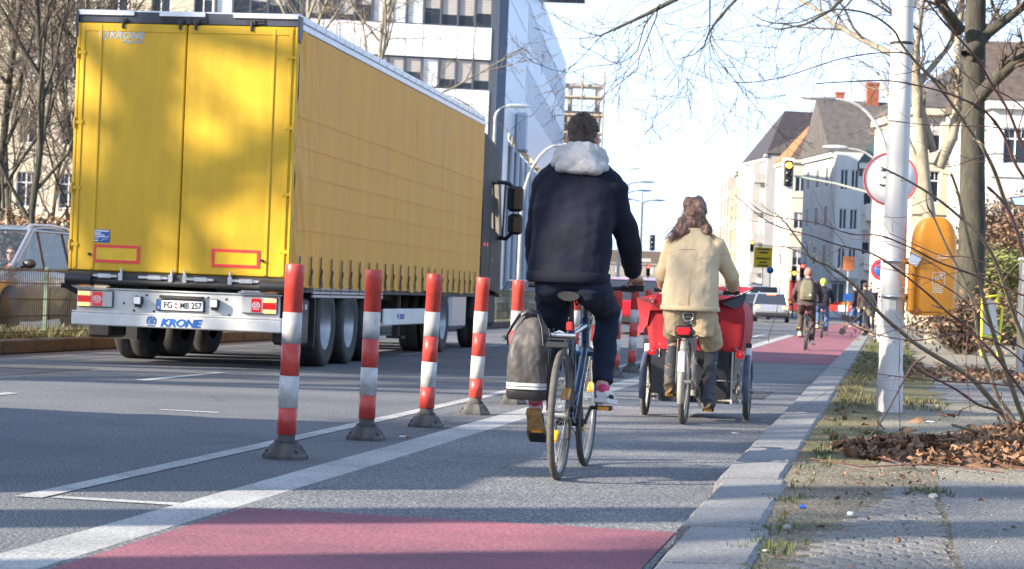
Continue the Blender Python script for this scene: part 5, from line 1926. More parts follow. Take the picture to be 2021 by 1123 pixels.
def far_rider(label, loc, jac, leg, hat, hat_m, crankdeg, blab, dx=0):
    p = rider('person', label, loc, 0, JC, voxel=.010)
    b_ = MB()
    b_.loft([ring_z((0, .26, .95), .20, .165), ring_z((0, .28, 1.12), .205, .165), ring_z((0, .34, 1.28), .21, .165), ring_z((0, .375, 1.40), .20, .14), ring_z((0, .395, 1.47), .12, .10), ring_z((0, .40, 1.54), .075, .08)])
    sleeves(b_, JC, 1.0)
    remesh(b_, 'jacket', jac, p, .014, 3, ((.012, (9, 9, 16), 3),))
    b_ = MB()
    trousers(b_, JC, .98)
    remesh(b_, 'trousers', leg, p, .014, 3, ((.010, (9, 9, 20), 3),))
    b_ = MB()
    hc = V(JC['head'])
    b_.ell(hc + V((0, -.018, .035)), (.094, .112, .105), 16, 10)
    remesh(b_, hat, hat_m, p, .012, 2)
    for k in 'LR':
        shoe(p, JC['an' + k], JC['hl' + k], JC['to' + k], M['shoe_white'], M['gum_sole'], 1)
    bk = bike('bicycle', blab, loc, 0, M['frame_dark'], crank=R(-70), rack=False, spokes=16, bar_w=.28)
    return p, bk
c1, bk1 = far_rider('cyclist in brown clothes with a dusty pink cap on the red cycle lane', (-1.664, 47.35, 0), M['brown_cloth'], M['brown_cloth'], 'cap', M['beanie'], 0, 'black bicycle ridden by the cyclist with the olive backpack')
c2, bk2 = far_rider('cyclist in a dark jacket and blue jeans with a lime yellow helmet', (-1.845, 65.4, 0), M['dark_cloth'], M['blue_jeans'], 'helmet', M['hivis'], 0, 'bicycle ridden by the cyclist in blue jeans')
bp = thing('backpack', 'olive green backpack worn by the cyclist in brown', 'backpack', (-1.664, 47.35, 0))
b_ = MB()
b_.loft([ring_z((0, .12, 1.08), .135, .09, 18, 4), ring_z((0, .12, 1.16), .15, .105, 18, 4), ring_z((0, .16, 1.32), .145, .10, 18, 4), ring_z((0, .20, 1.45), .12, .085, 18, 3.5), ring_z((0, .225, 1.50), .07, .05, 18, 3)])
pk = b_.build('pack', M['olive'], bp)
b_ = MB()
b_.box(-.10, .10, .01, .03, 1.12, 1.25, b=.02)
b_.build('pocket', M['olive'], bp)
b_ = MB()
b_.box(.05, .09, .0, .012, 1.16, 1.19)
b_.build('patch', M['white'], bp)

# --- pram and people near it
pm = thing('pram', 'dark folding pram with a black hood parked at the pavement edge by the red lane', 'pram', (-1.0, 67.6, .1), R(0))
b_ = MB()
rg = []
for i in range(9):
    a = PI * i / 8
    rg.append([(-.05 - .36 * math.cos(a) * .75 + 0, .24 * q, .62 + .36 * math.sin(a)) for q in (-1, -.5, 0, .5, 1)])
b_.loft([[(x, y * 1.0, z) for x, y, z in r_] for r_ in rg], 0, False, True, False)
b_.loft([[(-.34, -.22, .62), (.10, -.22, .55), (.30, -.22, .60), (.30, .22, .60), (.10, .22, .55), (-.34, .22, .62)], [(-.24, -.18, .42), (.05, -.18, .38), (.2, -.18, .44), (.2, .18, .44), (.05, .18, .38), (-.24, .18, .42)]], 0, True, False)
b_.build('hood', M['dark_cloth'], pm)
b_ = MB()
for y in (-.25, .25):
    b_.tube([(.62, y, 1.02), (.36, y, .72), (-.25, y, .16)], .015, 6)
    b_.tube([(-.10, y, .58), (.38, y, .14)], .015, 6)
b_.tube([(.62, -.25, 1.02), (.62, .25, 1.02)], .017, 6)
b_.build('frame', M['dark'], pm)
for x, y, r_ in ((-.28, -.2, .10), (-.28, .2, .10), (.38, -.27, .13), (.38, .27, .13)):
    b_ = MB()
    b_.torus((x, y, r_ + .01), (0, 1, 0), r_ - .02, .022, 20, 8)
    b_.tube([(x, y - .02, r_ + .01), (x, y + .02, r_ + .01)], r_ - .03, 10)
    b_.build('wheel', M['black'], pm)
b_ = MB()
b_.tube([(.40, 0, .80), (.52, 0, .70), (.50, 0, .60)], [.07, .12, .08], 10)
b_.build('carry_bag', M['olive'], pm)

JP = dict(head=(0, .02, 1.62), neck=(0, 0, 1.47), yaw=0,
          torso=[((0, 0, .92), .16, .11), ((0, 0, 1.08), .15, .10), ((0, 0, 1.26), .17, .11), ((0, 0, 1.38), .17, .10), ((0, 0, 1.45), .09, .08), ((0, 0, 1.50), .05, .05)],
          shL=(-.18, 0, 1.38), elL=(-.23, -.03, 1.10), wrL=(-.22, .06, .86), grL=(-.22, .10, .79), shR=(.18, 0, 1.38), elR=(.23, -.03, 1.10), wrR=(.22, .08, .86), grR=(.22, .12, .79),
          hpL=(-.085, 0, .90), knL=(-.095, .12, .48), anL=(-.095, .10, .09), hlL=(-.095, .06, .03), toL=(-.10, .28, .03),
          hpR=(.085, 0, .90), knR=(.095, .02, .47), anR=(.095, -.22, .11), hlR=(.095, -.27, .05), toR=(.10, -.05, .03))
def walker(label, loc, rz, jac, leg, hair):
    p = rider('person', label, loc, rz, JP, voxel=.012)
    b_ = MB()
    b_.loft([ring_z((0, 0, .80), .19, .14), ring_z((0, 0, 1.0), .185, .135), ring_z((0, 0, 1.25), .195, .14), ring_z((0, 0, 1.38), .19, .12), ring_z((0, 0, 1.45), .11, .09), ring_z((0, 0, 1.51), .07, .07)])
    sleeves(b_, JP, .92)
    remesh(b_, 'coat', jac, p, .018, 3, ((.01, (9, 9, 16), 3),))
    b_ = MB()
    trousers(b_, JP, .85)
    remesh(b_, 'trousers', leg, p, .018, 3)
    b_ = MB()
    b_.ell(V(JP['head']) + V((0, -.02, .035)), (.090, .108, .100), 14, 8)
    b_.build('hair', hair, p)
    return p
WK = [('pedestrian in a dark coat just left of the lamp post, beyond the pram', at(1722, 560, 78), 2.9, 'dark_cloth', 'dark_cloth'),
      ('pedestrian in a brown coat walking beside the one in the dark coat', at(1708, 560, 82), .3, 'brown_cloth', 'dark_cloth'),
      ('pedestrian in blue jeans standing behind the pram', at(1690, 560, 88), 1.2, 'dark_cloth', 'blue_jeans'),
      ('small dark pedestrian far off below the striped shop awning', at(1470, 560, 235), 1.0, 'dark_cloth', 'dark_cloth'),
      ('small pedestrian in blue crossing by the far traffic lights', at(1542, 560, 225), 1.4, 'blue_jeans', 'dark_cloth')]
for lb, p, a, j_, l_ in WK:
    walker(lb, (p.x, p.y, .10 if p.y < 100 else .0), a, M[j_], M[l_], M['hair_brown'])
# ------------------------------------------------------------------ cars
def carpaint(name, c, metal=.3):
    return mat(name, c, .28, metal, var=.04, coat=.8, rvar=.05)
M['car_silver'] = carpaint('car_silver', (.42, .44, .47), .6)
M['car_grey'] = carpaint('car_grey', (.17, .185, .215), .15)
M['car_black'] = carpaint('car_black', (.015, .016, .02), .1)
M['car_red'] = carpaint('car_red', (.38, .01, .02), .1)
M['car_white'] = carpaint('car_white', (.72, .73, .74), .0)
M['car_blue'] = carpaint('car_blue', (.02, .05, .10), .2)
M['car_yellow'] = carpaint('car_yellow', (.75, .60, .04), .0)
M['headlamp'] = mat('headlamp_glass', (.55, .58, .60), .08, .2, spec=1.0)
M['interior'] = mat('car_interior', (.02, .02, .022), .9)

def car(name, label, cat, loc, rz, L, W, H, paint, style='wagon', tail='tail_red', group=None, clear=False, wr=.33, lit=False):
    """front towards +y. style: wagon, hatch, van"""
    t = thing(name, label, cat, loc, rz, group)
    w = W / 2
    belt = H * (.60 if style != 'van' else .56) + (.03 if clear else 0)
    hood = H * (.56 if style != 'van' else .58) + (.05 if clear else 0)
    st = {
        'wagon': [(0, .55, belt * .92), (.04, .42, belt * .98), (.15, .30, belt), (.55 * L, .22, belt), (.66 * L, .22, belt * .985), (.76 * L, .22, hood), (.93 * L, .24, hood * .86), (.985 * L, .30, hood * .72), (L, .42, hood * .60)],
        'van': [(0, .45, belt), (.03, .36, belt), (.15, .28, belt), (.6 * L, .22, belt), (.78 * L, .22, belt), (.84 * L, .22, hood), (.95 * L, .26, hood * .86), (.985 * L, .32, hood * .72), (L, .42, hood * .62)],
    }['van' if style == 'van' else 'wagon']
    b_ = MB()
    rings = []
    for i, (y, z0, z1) in enumerate(st):
        e = {0: .80, 1: .93, 2: .985}.get(i, 1.0)
        if i == len(st) - 1: e = .74
        elif i == len(st) - 2: e = .88
        elif i == len(st) - 3: e = .965
        ww = w * e
        zm = z0 + (z1 - z0) * .62
        half = [(ww * .90, z0), (ww * .97, z0 + .10), (ww, zm), (ww * .985, z1 - .09), (ww * .93, z1 - .02), (ww * .80, z1 + .015)]
        rings.append([(x, y, z) for x, z in half] + [(-x, y, z) for x, z in reversed(half)])
    b_.loft(rings, 0, True, True)
    body = b_.build('body', paint, t)
    # greenhouse
    if style == 'van': yr, yr2, yf2, yf = .01, .05, .73 * L, .86 * L
    elif style == 'hatch': yr, yr2, yf2, yf = .05, .42, .56 * L, .74 * L
    elif clear: yr, yr2, yf2, yf = .06, .62, .545 * L, .785 * L
    else: yr, yr2, yf2, yf = .04, .30, .60 * L, .765 * L
    wt = w * (.78 if style != 'van' else .88)
    wb = w * .95
    zr = H - .045
    roof = MB()
    rr_ = []
    K = 8
    for i in range(K + 1):
        f = i / K
        y = yr2 + (yf2 - yr2) * f
        crown = (.075 if clear else .045) * math.sin(PI * min(1, max(0, f * .9 + .05)))
        z = zr + crown - (.03 if i in (0, K) else 0)
        rr_.append([(wt * .99 * q, y, z - (.035 if abs(q) == 1 else 0.0)) for q in (-1, -.92, -.5, 0, .5, .92, 1)])
    roof.loft(rr_, 0, False, True, False)
    # pillars
    def pil(a, b2, c, d):
        roof.add([a, b2, c, d], [(0, 1, 2, 3)])
    gl = {}
    pil_ = MB()
    T = lambda s_, y, f=1.0: V((s_ * wt, y, zr - .03))
    Bp = lambda s_, y: V((s_ * wb, y, belt - .02))
    for s_ in (-1, 1):
        P = [(Bp(s_, yf), T(s_, yf2)), (Bp(s_, .50 * L), T(s_, .50 * L - .03)), (Bp(s_, .26 * L), T(s_, .26 * L + .03)), (Bp(s_, yr), T(s_, yr2))]
        # body coloured frame: A, B, C and D pillars as boxes
        for (p, q), r_ in zip(P, (.048 if clear else .030, .025, .025, .06 if clear else .045)):
            if clear and r_ == .025: pil_.tube([p, q], .03, 8)
            else: roof.tube([p, q], r_, 8)
        roof.tube([P[0][1], P[3][1]], .025, 8)
        if style == 'van':
            roof.add([P[1][0], P[1][1], P[3][1], P[3][0]], [(0, 1, 2, 3)])
        for k in range(3 if style != 'van' else 1):
            (a, a2), (b2, b3) = P[k], P[k + 1]
            gl['side_window%d%d' % (s_, k)] = [a, b2, b3, a2]
    gl['windscreen'] = [Bp(-1, yf), Bp(1, yf), T(1, yf2), T(-1, yf2)]
    gl['rear_window'] = [Bp(1, yr), Bp(-1, yr), T(-1, yr2), T(1, yr2)]
    rf = roof.build('roof', paint, body)
    if clear: pil_.build('pillar', M['black'], body)
    if not clear:
        b_ = MB()
        b_.loft([[(-wb * .96, yr + .06, belt - .1), (wb * .96, yr + .06, belt - .1), (wb * .96, yf - .12, belt - .1), (-wb * .96, yf - .12, belt - .1)], [(-wt * .95, yr2 + .04, zr - .03), (wt * .95, yr2 + .04, zr - .03), (wt * .95, yf2 - .05, zr - .03), (-wt * .95, yf2 - .05, zr - .03)]], 0, True, False)
        b_.build('interior', M['interior'], body)
    else:
        b_ = MB()
        b_.box(-w * .9, w * .9, yr + .2, yf - .2, .35, .5)
        for x in (-.37, .37):
            b_.box(x - .24, x + .24, .44 * L, .44 * L + .14, .5, 1.05, b=.05); b_.box(x - .12, x + .12, .44 * L, .44 * L + .1, 1.08, 1.28, b=.04)
        b_.box(-w * .86, w * .86, .64 * L, .70 * L, .7, belt - .05, b=.04)
        b_.box(-w * .85, w * .85, .18 * L, .22 * L, .5, 1.1, b=.05)
        b_.build('interior', M['interior'], body)
    for nm, q in gl.items():
        if style == 'van' and nm == 'rear_window': pass
        q = [V(p) for p in q]
        c = sum(q, V()) / 4
        n = (q[1] - q[0]).cross(q[3] - q[0]).normalized()
        if n.dot(c - V((0, L * .45, H * .6))) < 0: n = -n
        b_ = MB()
        b_.add([c + (p - c) * .93 + n * .008 for p in q], [(0, 1, 2, 3)])
        b_.build('windscreen' if nm == 'windscreen' else 'rear_window' if nm == 'rear_window' else 'side_window', (M['glass_screen'] if nm == 'windscreen' else M['glass_clear']) if clear else M['glass'], body)
    # wheels with dark arches
    MX = Matrix.Rotation(PI / 2, 4, 'Y')
    for y in (.19 * L, .81 * L):
        for s_ in (-1, 1):
            b_ = MB()
            b_.lathe([(0, -.02), (wr + .055, -.02), (wr + .055, .012), (0, .012)], 28, Matrix.Translation((s_ * (w - .004), y, wr + .03)) @ MX)
            b_.build('wheel_arch', M['black'], body)
            b_ = MB()
            b_.lathe([(wr * .62, -.10), (wr * .95, -.10), (wr, -.07), (wr, .06), (wr * .95, .095), (wr * .66, .10), (wr * .62, .06)], 28, Matrix.Translation((s_ * (w - .085), y, wr)) @ MX, cap=False)
            wh = b_.build('wheel', M['rubber'], t)
            b_ = MB()
            b_.lathe([(0, .075), (.06, .08), (.07, .06), (wr * .60, .085), (wr * .64, .10), (wr * .64, -.10), (0, -.09)], 20, Matrix.Translation((s_ * (w - .085), y, wr)) @ (MX if s_ > 0 else Matrix.Rotation(-PI / 2, 4, 'Y')))
            b_.build('rim', M['alu'], wh)
    # rear lights, plates, bumper
    for s_ in (-1, 1):
        b_ = MB()
        a_, c_ = sorted((s_ * w * .92, s_ * w * .60))
        zt = belt * .93
        b_.box(a_, c_, .0, .10, zt - .15, zt, b=.02)
        b_.build('tail_light', M[tail], body)
        b_ = MB()
        a_, c_ = sorted((s_ * w * .90, s_ * w * .52))
        b_.box(a_, c_, L - .20, L - .035, hood * .66, hood * .80, b=.03)
        b_.build('headlight', M['headlamp'], body)
        b_ = MB()
        b_.ell((s_ * (w + .11), yf - .32, belt + .06), (.11, .07, .075), 12, 8)
        b_.tube([(s_ * (w - .02), yf - .30, belt), (s_ * (w + .08), yf - .31, belt + .03)], .02, 6)
        b_.build('wing_mirror', M['black'], body)
    b_ = MB()
    b_.box(-w * .86, w * .86, -.015, .08, .30, .48, b=.03)
    b_.build('rear_bumper', M['black'] if style != 'van' else paint, body)
    b_ = MB()
    b_.box(-.26, .26, -.012 + .02, .03, belt * .70 - .055, belt * .70 + .055); b_.box(-.26, .26, L - .02, L + .015, .42, .53)
    b_.build('licence_plate', M['white'], body)
    b_ = MB()
    b_.box(-w * .55, w * .55, L - .06, L + .006, hood * .52, hood * .62, b=.02)
    b_.build('grille', M['black'], body)
    if lit:
        b_ = MB()
        b_.box(-.22, .22, yr2 - .06, yr2 - .02, zr - .045, zr - .005)
        b_.build('brake_light', M['tail_lit'], body)
    if style == 'wagon':
        for s_ in (-1, 1):
            b_ = MB()
            x = s_ * wt * .90
            b_.tube([(x, yf2 - .02, zr + .0), (x, yf2 - .16, zr + .065), (x, (yf2 + yr2) / 2, zr + .085), (x, yr2 + .2, zr + .06), (x, yr2 + .06, zr - .01)], .022, 8)
            b_.build('roof_rail', M['alu'], body)
    return t

car('parked_car' if False else 'estate_car', 'silver estate car braking in the lane ahead, left of the far cyclists', 'car', (-5.72, 112.4, 0), R(2), 4.6, 1.80, 1.48, M['car_silver'], tail='tail_lit', lit=True)
p = at(1490, 600, 128)
car('hatchback', 'dark hatchback with red tail lights directly ahead of the silver estate car', 'car', (p.x, 128, 0), R(3), 4.2, 1.76, 1.50, M['car_black'], 'hatch', tail='tail_lit')
p = at(1508, 580, 150)
car('panel_van', 'white panel van queuing ahead of the dark hatchback', 'van', (p.x, 150, 0), R(4), 5.2, 1.95, 2.1, M['car_white'], 'van')
p = at(1243, 580, 58)
car('hatchback', 'red hatchback in the traffic lane seen between the bollards and the red trike hood', 'car', (p.x, 58, 0), R(1), 4.2, 1.78, 1.50, M['car_red'], 'hatch', tail='tail_lit')
p = at(1255, 560, 84)
car('estate_car', 'white estate car ahead of the red hatchback', 'car', (p.x - .2, 84, 0), R(1), 4.6, 1.8, 1.50, M['car_white'])
p = at(1024, 580, 84)
car('saloon_car', 'dark blue car coming the other way behind the median fence, between truck and man', 'car', (p.x, 88, 0), R(180), 4.5, 1.80, 1.50, M['car_blue'], 'hatch')
p = at(1283, 560, 240)
amb = car('ambulance', 'yellow ambulance with red stripe far down the street left of the woman', 'ambulance', (p.x, 240, 0), R(8), 5.6, 2.1, 2.5, M['car_yellow'], 'van', tail='tail_lit')
b_ = MB()
b_.box(-.95, .95, -.03, .05, 1.6, 2.0)
b_.build('red_stripe', M['car_red'], amb)
for i, (u, y, m, lb) in enumerate(((1255, 180, 'car_silver', 'grey car far down the street left of the yellow ambulance'), (1232, 205, 'car_black', 'black car far down the street under the hanging traffic light'), (1466, 175, 'car_black', 'black car far ahead beside the white panel van'))):
    p = at(u, 575, y)
    car('distant_car', lb, 'car', (p.x, y, 0), R(8), 4.3, 1.8, 1.5, M[m], 'hatch')
# the van that follows the truck just left of the frame; its shadow lies across the lanes
car('delivery_van', 'white delivery van following the truck, just outside the picture', 'van', (-8.2, 7.2, 0), R(0), 6.6, 2.2, 2.80, M['car_white'], 'van')

# oncoming SUV with its driver, behind the median fence
suv = car('oncoming_car', 'silver estate SUV coming the other way behind the fence, driver in sunglasses', 'car', (-14.05, 35.9, 0), R(180), 4.65, 1.86, 1.72, M['car_grey'], 'wagon', clear=True, wr=.35)
M['orange_shirt'] = mat('red_orange_shirt', (.42, .06, .03), .85)
M['lens_black'] = mat('sunglass_lens', (.008, .008, .01), .1)
JD = dict(JP)
dv = dict(head=(0, .02, 1.27), neck=(0, -.02, 1.10), torso=[((0, -.02, .58), .17, .12), ((0, -.02, .80), .17, .12), ((0, -.02, .98), .19, .12), ((0, -.02, 1.07), .10, .09), ((0, -.02, 1.13), .05, .05)],
          shL=(-.18, 0, 1.0), elL=(-.23, .2, .85), wrL=(-.12, .42, 1.0), grL=(-.10, .5, 1.0), shR=(.18, 0, 1.0), elR=(.23, .2, .85), wrR=(.12, .42, 1.0), grR=(.10, .5, 1.0),
          hpL=(-.09, 0, .6), knL=(-.11, .45, .65), anL=(-.11, .7, .3), hlL=(-.11, .68, .25), toL=(-.11, .9, .3), hpR=(.09, 0, .6), knR=(.11, .45, .65), anR=(.11, .7, .3), hlR=(.11, .68, .25), toR=(.11, .9, .3))
drv = rider('person', 'driver in sunglasses and a red-orange shirt at the wheel of the silver oncoming SUV', (-14.05 + .40, 35.9 - .53 * 4.65, 0), PI, dv, .008)
b_ = MB()
b_.loft([ring_z((0, -.02, .55), .20, .14), ring_z((0, -.02, .80), .20, .14), ring_z((0, -.02, .98), .215, .14), ring_z((0, -.02, 1.06), .11, .10), ring_z((0, -.02, 1.10), .075, .08)])
sleeves(b_, dv, .9)
remesh(b_, 'shirt', M['orange_shirt'], drv, .014, 3)
b_ = MB()
b_.ell((0, -.01, 1.315), (.095, .112, .10), 16, 10)
hq = b_.build('hair', M['hair_brown'], drv)
for v in hq.data.vertices:
    if v.co.y > .05 and v.co.z < 1.345: v.co.y = .05
b_ = MB()
for s_ in (-1, 1):
    b_.ell((s_ * .034, .112, 1.285), (.028, .012, .018), 12, 8)
    b_.tube([(s_ * .06, .10, 1.288), (s_ * .085, .0, 1.285)], .004, 6)
b_.tube([(-.01, .115, 1.29), (.01, .115, 1.29)], .004, 6)
b_.build('sunglasses', M['lens_black'], drv)
b_ = MB()
b_.torus((.37 * -1, 0, 0), (0, 1, .4), .18, .016, 28, 8)
sw = b_.build('steering_wheel', M['black'], suv)
sw.location = (0, .60 * 4.65, 1.0)
# ------------------------------------------------------------------ buildings
def render_mat(name, c, **k):
    return mat(name, c, .85, var=k.pop('var', .13), vs=k.pop('vs', .7), bump=.15, bs=8, stretch=(1, 1, .35), det=9, **k)
M['cream'] = render_mat('cream_render', (.56, .49, .37))
M['offwhite'] = render_mat('offwhite_render', (.55, .535, .50))
M['white_panel'] = mat('white_cladding', (.76, .76, .75), .35, var=.03)
M['shade_blue_panel'] = mat('shade_blue_cladding', (.43, .50, .60), .35, .05, var=.05, vs=.5)  # bluish shade of the street side put into the cladding colour
M['mullion'] = mat('mullion_grey', (.09, .10, .12), .4, .3)
M['navy_panel'] = mat('navy_panel', (.02, .035, .07), .35)
M['pane'] = mat('window_glass', (.018, .024, .032), .12, var=.3, vs=.6, spec=.4)
M['pane_sky_tint'] = mat('sky_tinted_glass', (.10, .16, .25), .25, var=.15, vs=.4, spec=.35)  # reflected sky painted into the pane as a lighter blue base
M['blue_mullion'] = mat('blue_mullion', (.26, .34, .44), .4, .2)
M['blind'] = mat('blind', (.42, .39, .36), .8, var=.1, vs=.8, stretch=(.2, .2, 22))
M['curtain_white'] = mat('net_curtain', (.66, .68, .68), .8, var=.1, vs=5, stretch=(6, 1, .2))
M['slate'] = mat('slate_roof', (.035, .030, .033), .7, var=.2, vs=1.2, bump=.4, bs=10)
M['brown_tile'] = mat('brown_roof_tile', (.085, .062, .048), .8, var=.35, vs=3.0, bump=.6, bs=9)
M['orange_tile'] = mat('orange_roof_tile', (.36, .12, .04), .8, var=.15, vs=2)
M['grey_tile'] = mat('grey_roof_tile', (.085, .076, .07), .8, var=.3, vs=2, bump=.4, bs=8)
M['green_roof'] = mat('dark_green_roof', (.035, .065, .062), .6, var=.1)
M['brick_red'] = mat('chimney_brick', (.30, .095, .05), .85, var=.15, vs=4)
M['concrete'] = render_mat('pale_concrete', (.30, .28, .25))
M['scaffold'] = mat('scaffold_tube', (.22, .20, .175), .6, .1)
M['plank'] = mat('scaffold_plank', (.45, .33, .20), .85, var=.2)
M['shop_red'] = mat('shop_red', (.30, .02, .03), .6, var=.15, vs=.7)
M['awning'] = mat('awning', (.38, .36, .34), .8, var=.1)

def wall(b_, Mx, W, z0, z1, ops, depth=.14, m=0):
    """a wall facing -y in the frame Mx with real recessed openings (x0, x1, z0, z1)"""
    xs = sorted(set([0, W] + [q for o in ops for q in (o[0], o[1])]))
    zs = sorted(set([z0, z1] + [q for o in ops for q in (o[2], o[3])]))
    def inside(x, z):
        return any(o[0] < x < o[1] and o[2] < z < o[3] for o in ops)
    b_.M = Mx
    for i in range(len(xs) - 1):
        run = None
        for j in range(len(zs)):
            solid = j < len(zs) - 1 and not inside((xs[i] + xs[i + 1]) / 2, (zs[j] + zs[j + 1]) / 2)
            if solid and run is None: run = zs[j]
            if not solid and run is not None:
                b_.quad((xs[i], 0, run), (xs[i + 1], 0, run), (xs[i + 1], 0, zs[j]), (xs[i], 0, zs[j]), m)
                run = None
    for x0, x1, a, c in ops:
        b_.quad((x0, 0, a), (x0, depth, a), (x0, depth, c), (x0, 0, c), m)
        b_.quad((x1, depth, a), (x1, 0, a), (x1, 0, c), (x1, depth, c), m)
        b_.quad((x0, 0, c), (x0, depth, c), (x1, depth, c), (x1, 0, c), m)
        b_.quad((x0, depth, a), (x0, 0, a), (x1, 0, a), (x1, depth, a), m)
        b_.quad((x0, depth, a), (x1, depth, a), (x1, depth, c), (x0, depth, c), m)
    b_.M = None

WIN = {}
def window(par, Mx, o, style, depth=.14, blind=None):
    x0, x1, z0, z1 = o
    w_, h = round(x1 - x0, 3), round(z1 - z0, 3)
    key = (w_, h, style)
    if key not in WIN:
        b_ = MB()
        t = .06 if style != 'office' else .045
        y0, y1 = (-.07, -.005) if style not in ('flat', 'sky') else (-.028, -.018)
        b_.box(0, t, y0, y1, 0, h); b_.box(w_ - t, w_, y0, y1, 0, h); b_.box(t, w_ - t, y0, y1, 0, t); b_.box(t, w_ - t, y0, y1, h - t, h)
        if style == 'sash':
            b_.box(w_ / 2 - .03, w_ / 2 + .03, y0, y1, t, h - t)
            b_.box(t, w_ / 2 - .03, y0, y1, h * .68, h * .68 + .06); b_.box(w_ / 2 + .03, w_ - t, y0, y1, h * .68, h * .68 + .06)
            for q in (.25, .75): b_.box(w_ * q - .012, w_ * q + .012, y0 + .01, y1, h * .68 + .06, h - t)
        if style in ('plain', 'flat'): b_.box(w_ / 2 - .03, w_ / 2 + .03, y0, y1, t, h - t)
        fr = b_.mesh('window', {'office': M['mullion'], 'sky': M['blue_mullion']}.get(style, M['white']))
        b_ = MB()
        yp = -.03 if style not in ('flat', 'sky') else -.022
        b_.quad((t, yp, t), (w_ - t, yp, t), (w_ - t, yp, h - t), (t, yp, h - t))
        WIN[key] = (fr, b_.mesh('pane', M['pane_sky_tint'] if style == 'sky' else M['pane']))
    fr, pn = WIN[key]
    a = put('window', fr, par)
    a.matrix_local = Mx @ Matrix.Translation((x0, depth, z0))
    put('pane', pn, a)
    if blind:
        kb_ = (w_, h, 'blind', round(blind, 1))
        if kb_ not in WIN:
            b_ = MB()
            n = max(3, int(h * blind / .16))
            zt = h - .05
            for i in range(n):
                zz = zt - i * .16
                b_.quad((.05, -.034, zz - .15), (w_ - .05, -.034, zz - .15), (w_ - .05, -.05, zz), (.05, -.05, zz))
            WIN[kb_] = b_.mesh('blind', M['blind'] if blind < .95 else M['curtain_white'])
        put('blind', WIN[kb_], a)
    return a

def frame_mx(p, dirv):
    """a facade frame: x along dirv, outward = -y"""
    d = V((dirv[0], dirv[1], 0)).normalized()
    return Matrix(((d.x, -d.y, 0, p[0]), (d.y, d.x, 0, p[1]), (0, 0, 1, 0), (0, 0, 0, 1)))

cdir = lambda dx, dz: (CAM_M.to_3x3() @ V((dx, 0, -dz)))

# office block on the left, its white front to the camera and its street side coloured with bluish shade
p0 = atd(981, 572, 130)
OF = thing('office_building', 'tall white office block with a shade-blue side and rows of window blinds behind the truck', 'office building', (p0.x, p0.y, 0))
fd, sd_ = cdir(1, .12), cdir(.0636, 1)
W_ = 17.0
Mf = frame_mx((-fd.x / fd.length * W_, -fd.y / fd.length * W_, 0), fd)
ops = []
b_ = MB()
mod = 1.0
rows = [(12.7, 14.4), (16.35, 18.15), (20.0, 21.7)]
for z0, z1 in rows:
    for k in range(16): ops.append((.08 + k * mod + .03, .08 + (k + 1) * mod - .03, z0, z1))
wall(b_, Mf, W_ - .55, 3, 23.5, ops, .16)
b_.build('front_wall', M['mullion'], OF)
rr = random.Random(3)
for o in ops: window(OF, Mf, o, 'office', .16, rr.choice((None, .6, .7, .8, .8, .7, .99, .5)))
# white panels, each a piece standing proud with open joints
pw = MB()
pw.box(.02, mod - .02, -.05, -.004, .03, 1.0)
for (za, zb) in ((14.45, 16.3), (18.2, 19.95), (10.8, 12.65), (7.1, 8.9), (8.95, 10.75), (5.2, 7.05)):
    b_ = MB()
    b_.box(.022, mod - .022, -.055, -.004, 0, zb - za, b=.008)
    me = b_.mesh('facade_panel', M['white_panel'])
    for k in range(16):
        o = put('facade_panel', me, OF)
        o.matrix_local = Mf @ Matrix.Translation((.08 + k * mod, 0, za))
b_ = MB()
b_.M = Mf
b_.box(W_ - .53, W_ + .0, -.02, .4, 3, 23.5)
b_.M = None
b_.build('navy_strip', M['navy_panel'], OF)
# side along the street
Ms = frame_mx((0.0, 0.0, 0), sd_)
LS = 82.0
bands = [(13.8, 16.2), (17.9, 20.4)]
ops2 = []
for z0, z1 in bands:
    for k in range(26): ops2.append((19 + k * 2.35, 19 + k * 2.35 + 1.95, z0, z1))
b_ = MB()
wall(b_, Ms, LS, 10.6, 22.9, ops2, .05)
b_.M = Ms
b_.box(0, 4.0, 0.01, 6, 0, 10.59)
b_.box(0, LS, .5, 12, 10.45, 10.6)
b_.box(0, LS, 0.4, 12, 22.8, 22.95)
b_.M = None
b_.build('side_wall', M['shade_blue_panel'], OF)
for o in ops2: window(OF, Ms, o, 'sky', .05)
b_ = MB()
b_.box(.03, 1.77, -.03, -.003, .02, 1.86, b=.006)
me = b_.mesh('facade_panel', M['shade_blue_panel'])
for i in range(10):
    for j in range(12):
        if 0 <= 1.8 * i < 18 and 10.6 + 1.9 * j < 22:
            o = put('facade_panel', me, OF)
            o.matrix_local = Ms @ Matrix.Translation((.05 + 1.8 * i, 0, 10.62 + 1.9 * j if j < 6 else 0.2 + 1.9 * (j - 6)))
            if j >= 6 and i > 1: bpy.data.objects.remove(o)
b_ = MB()
b_.M = Ms
b_.box(4, LS, 4.0, 4.3, 0, 10.4)
b_.M = None
b_.build('recessed_wall', M['mullion'], OF)
b_ = MB()
b_.lathe([(.22, 0), (.22, 10.44)], 14)
me = b_.mesh('column', M['shade_blue_panel'])
for k in range(13):
    o = put('column', me, OF)
    o.matrix_local = Ms @ Matrix.Translation((9 + 6 * k, .5, 0))
b_ = MB()
b_.M = Ms
b_.box(34, 41, -3.0, 4, 23.3, 23.8); b_.box(35, 40, .6, 3.5, 22.96, 23.3)
b_.M = None
b_.build('roof', M['concrete'], OF)
b_ = MB()
b_.M = Ms
b_.box(10, 12.2, -.8, -.05, 9.9, 12.3, b=.1)
b_.M = None
b_.build('hanging_lamp', M['shade_blue_panel'], OF)

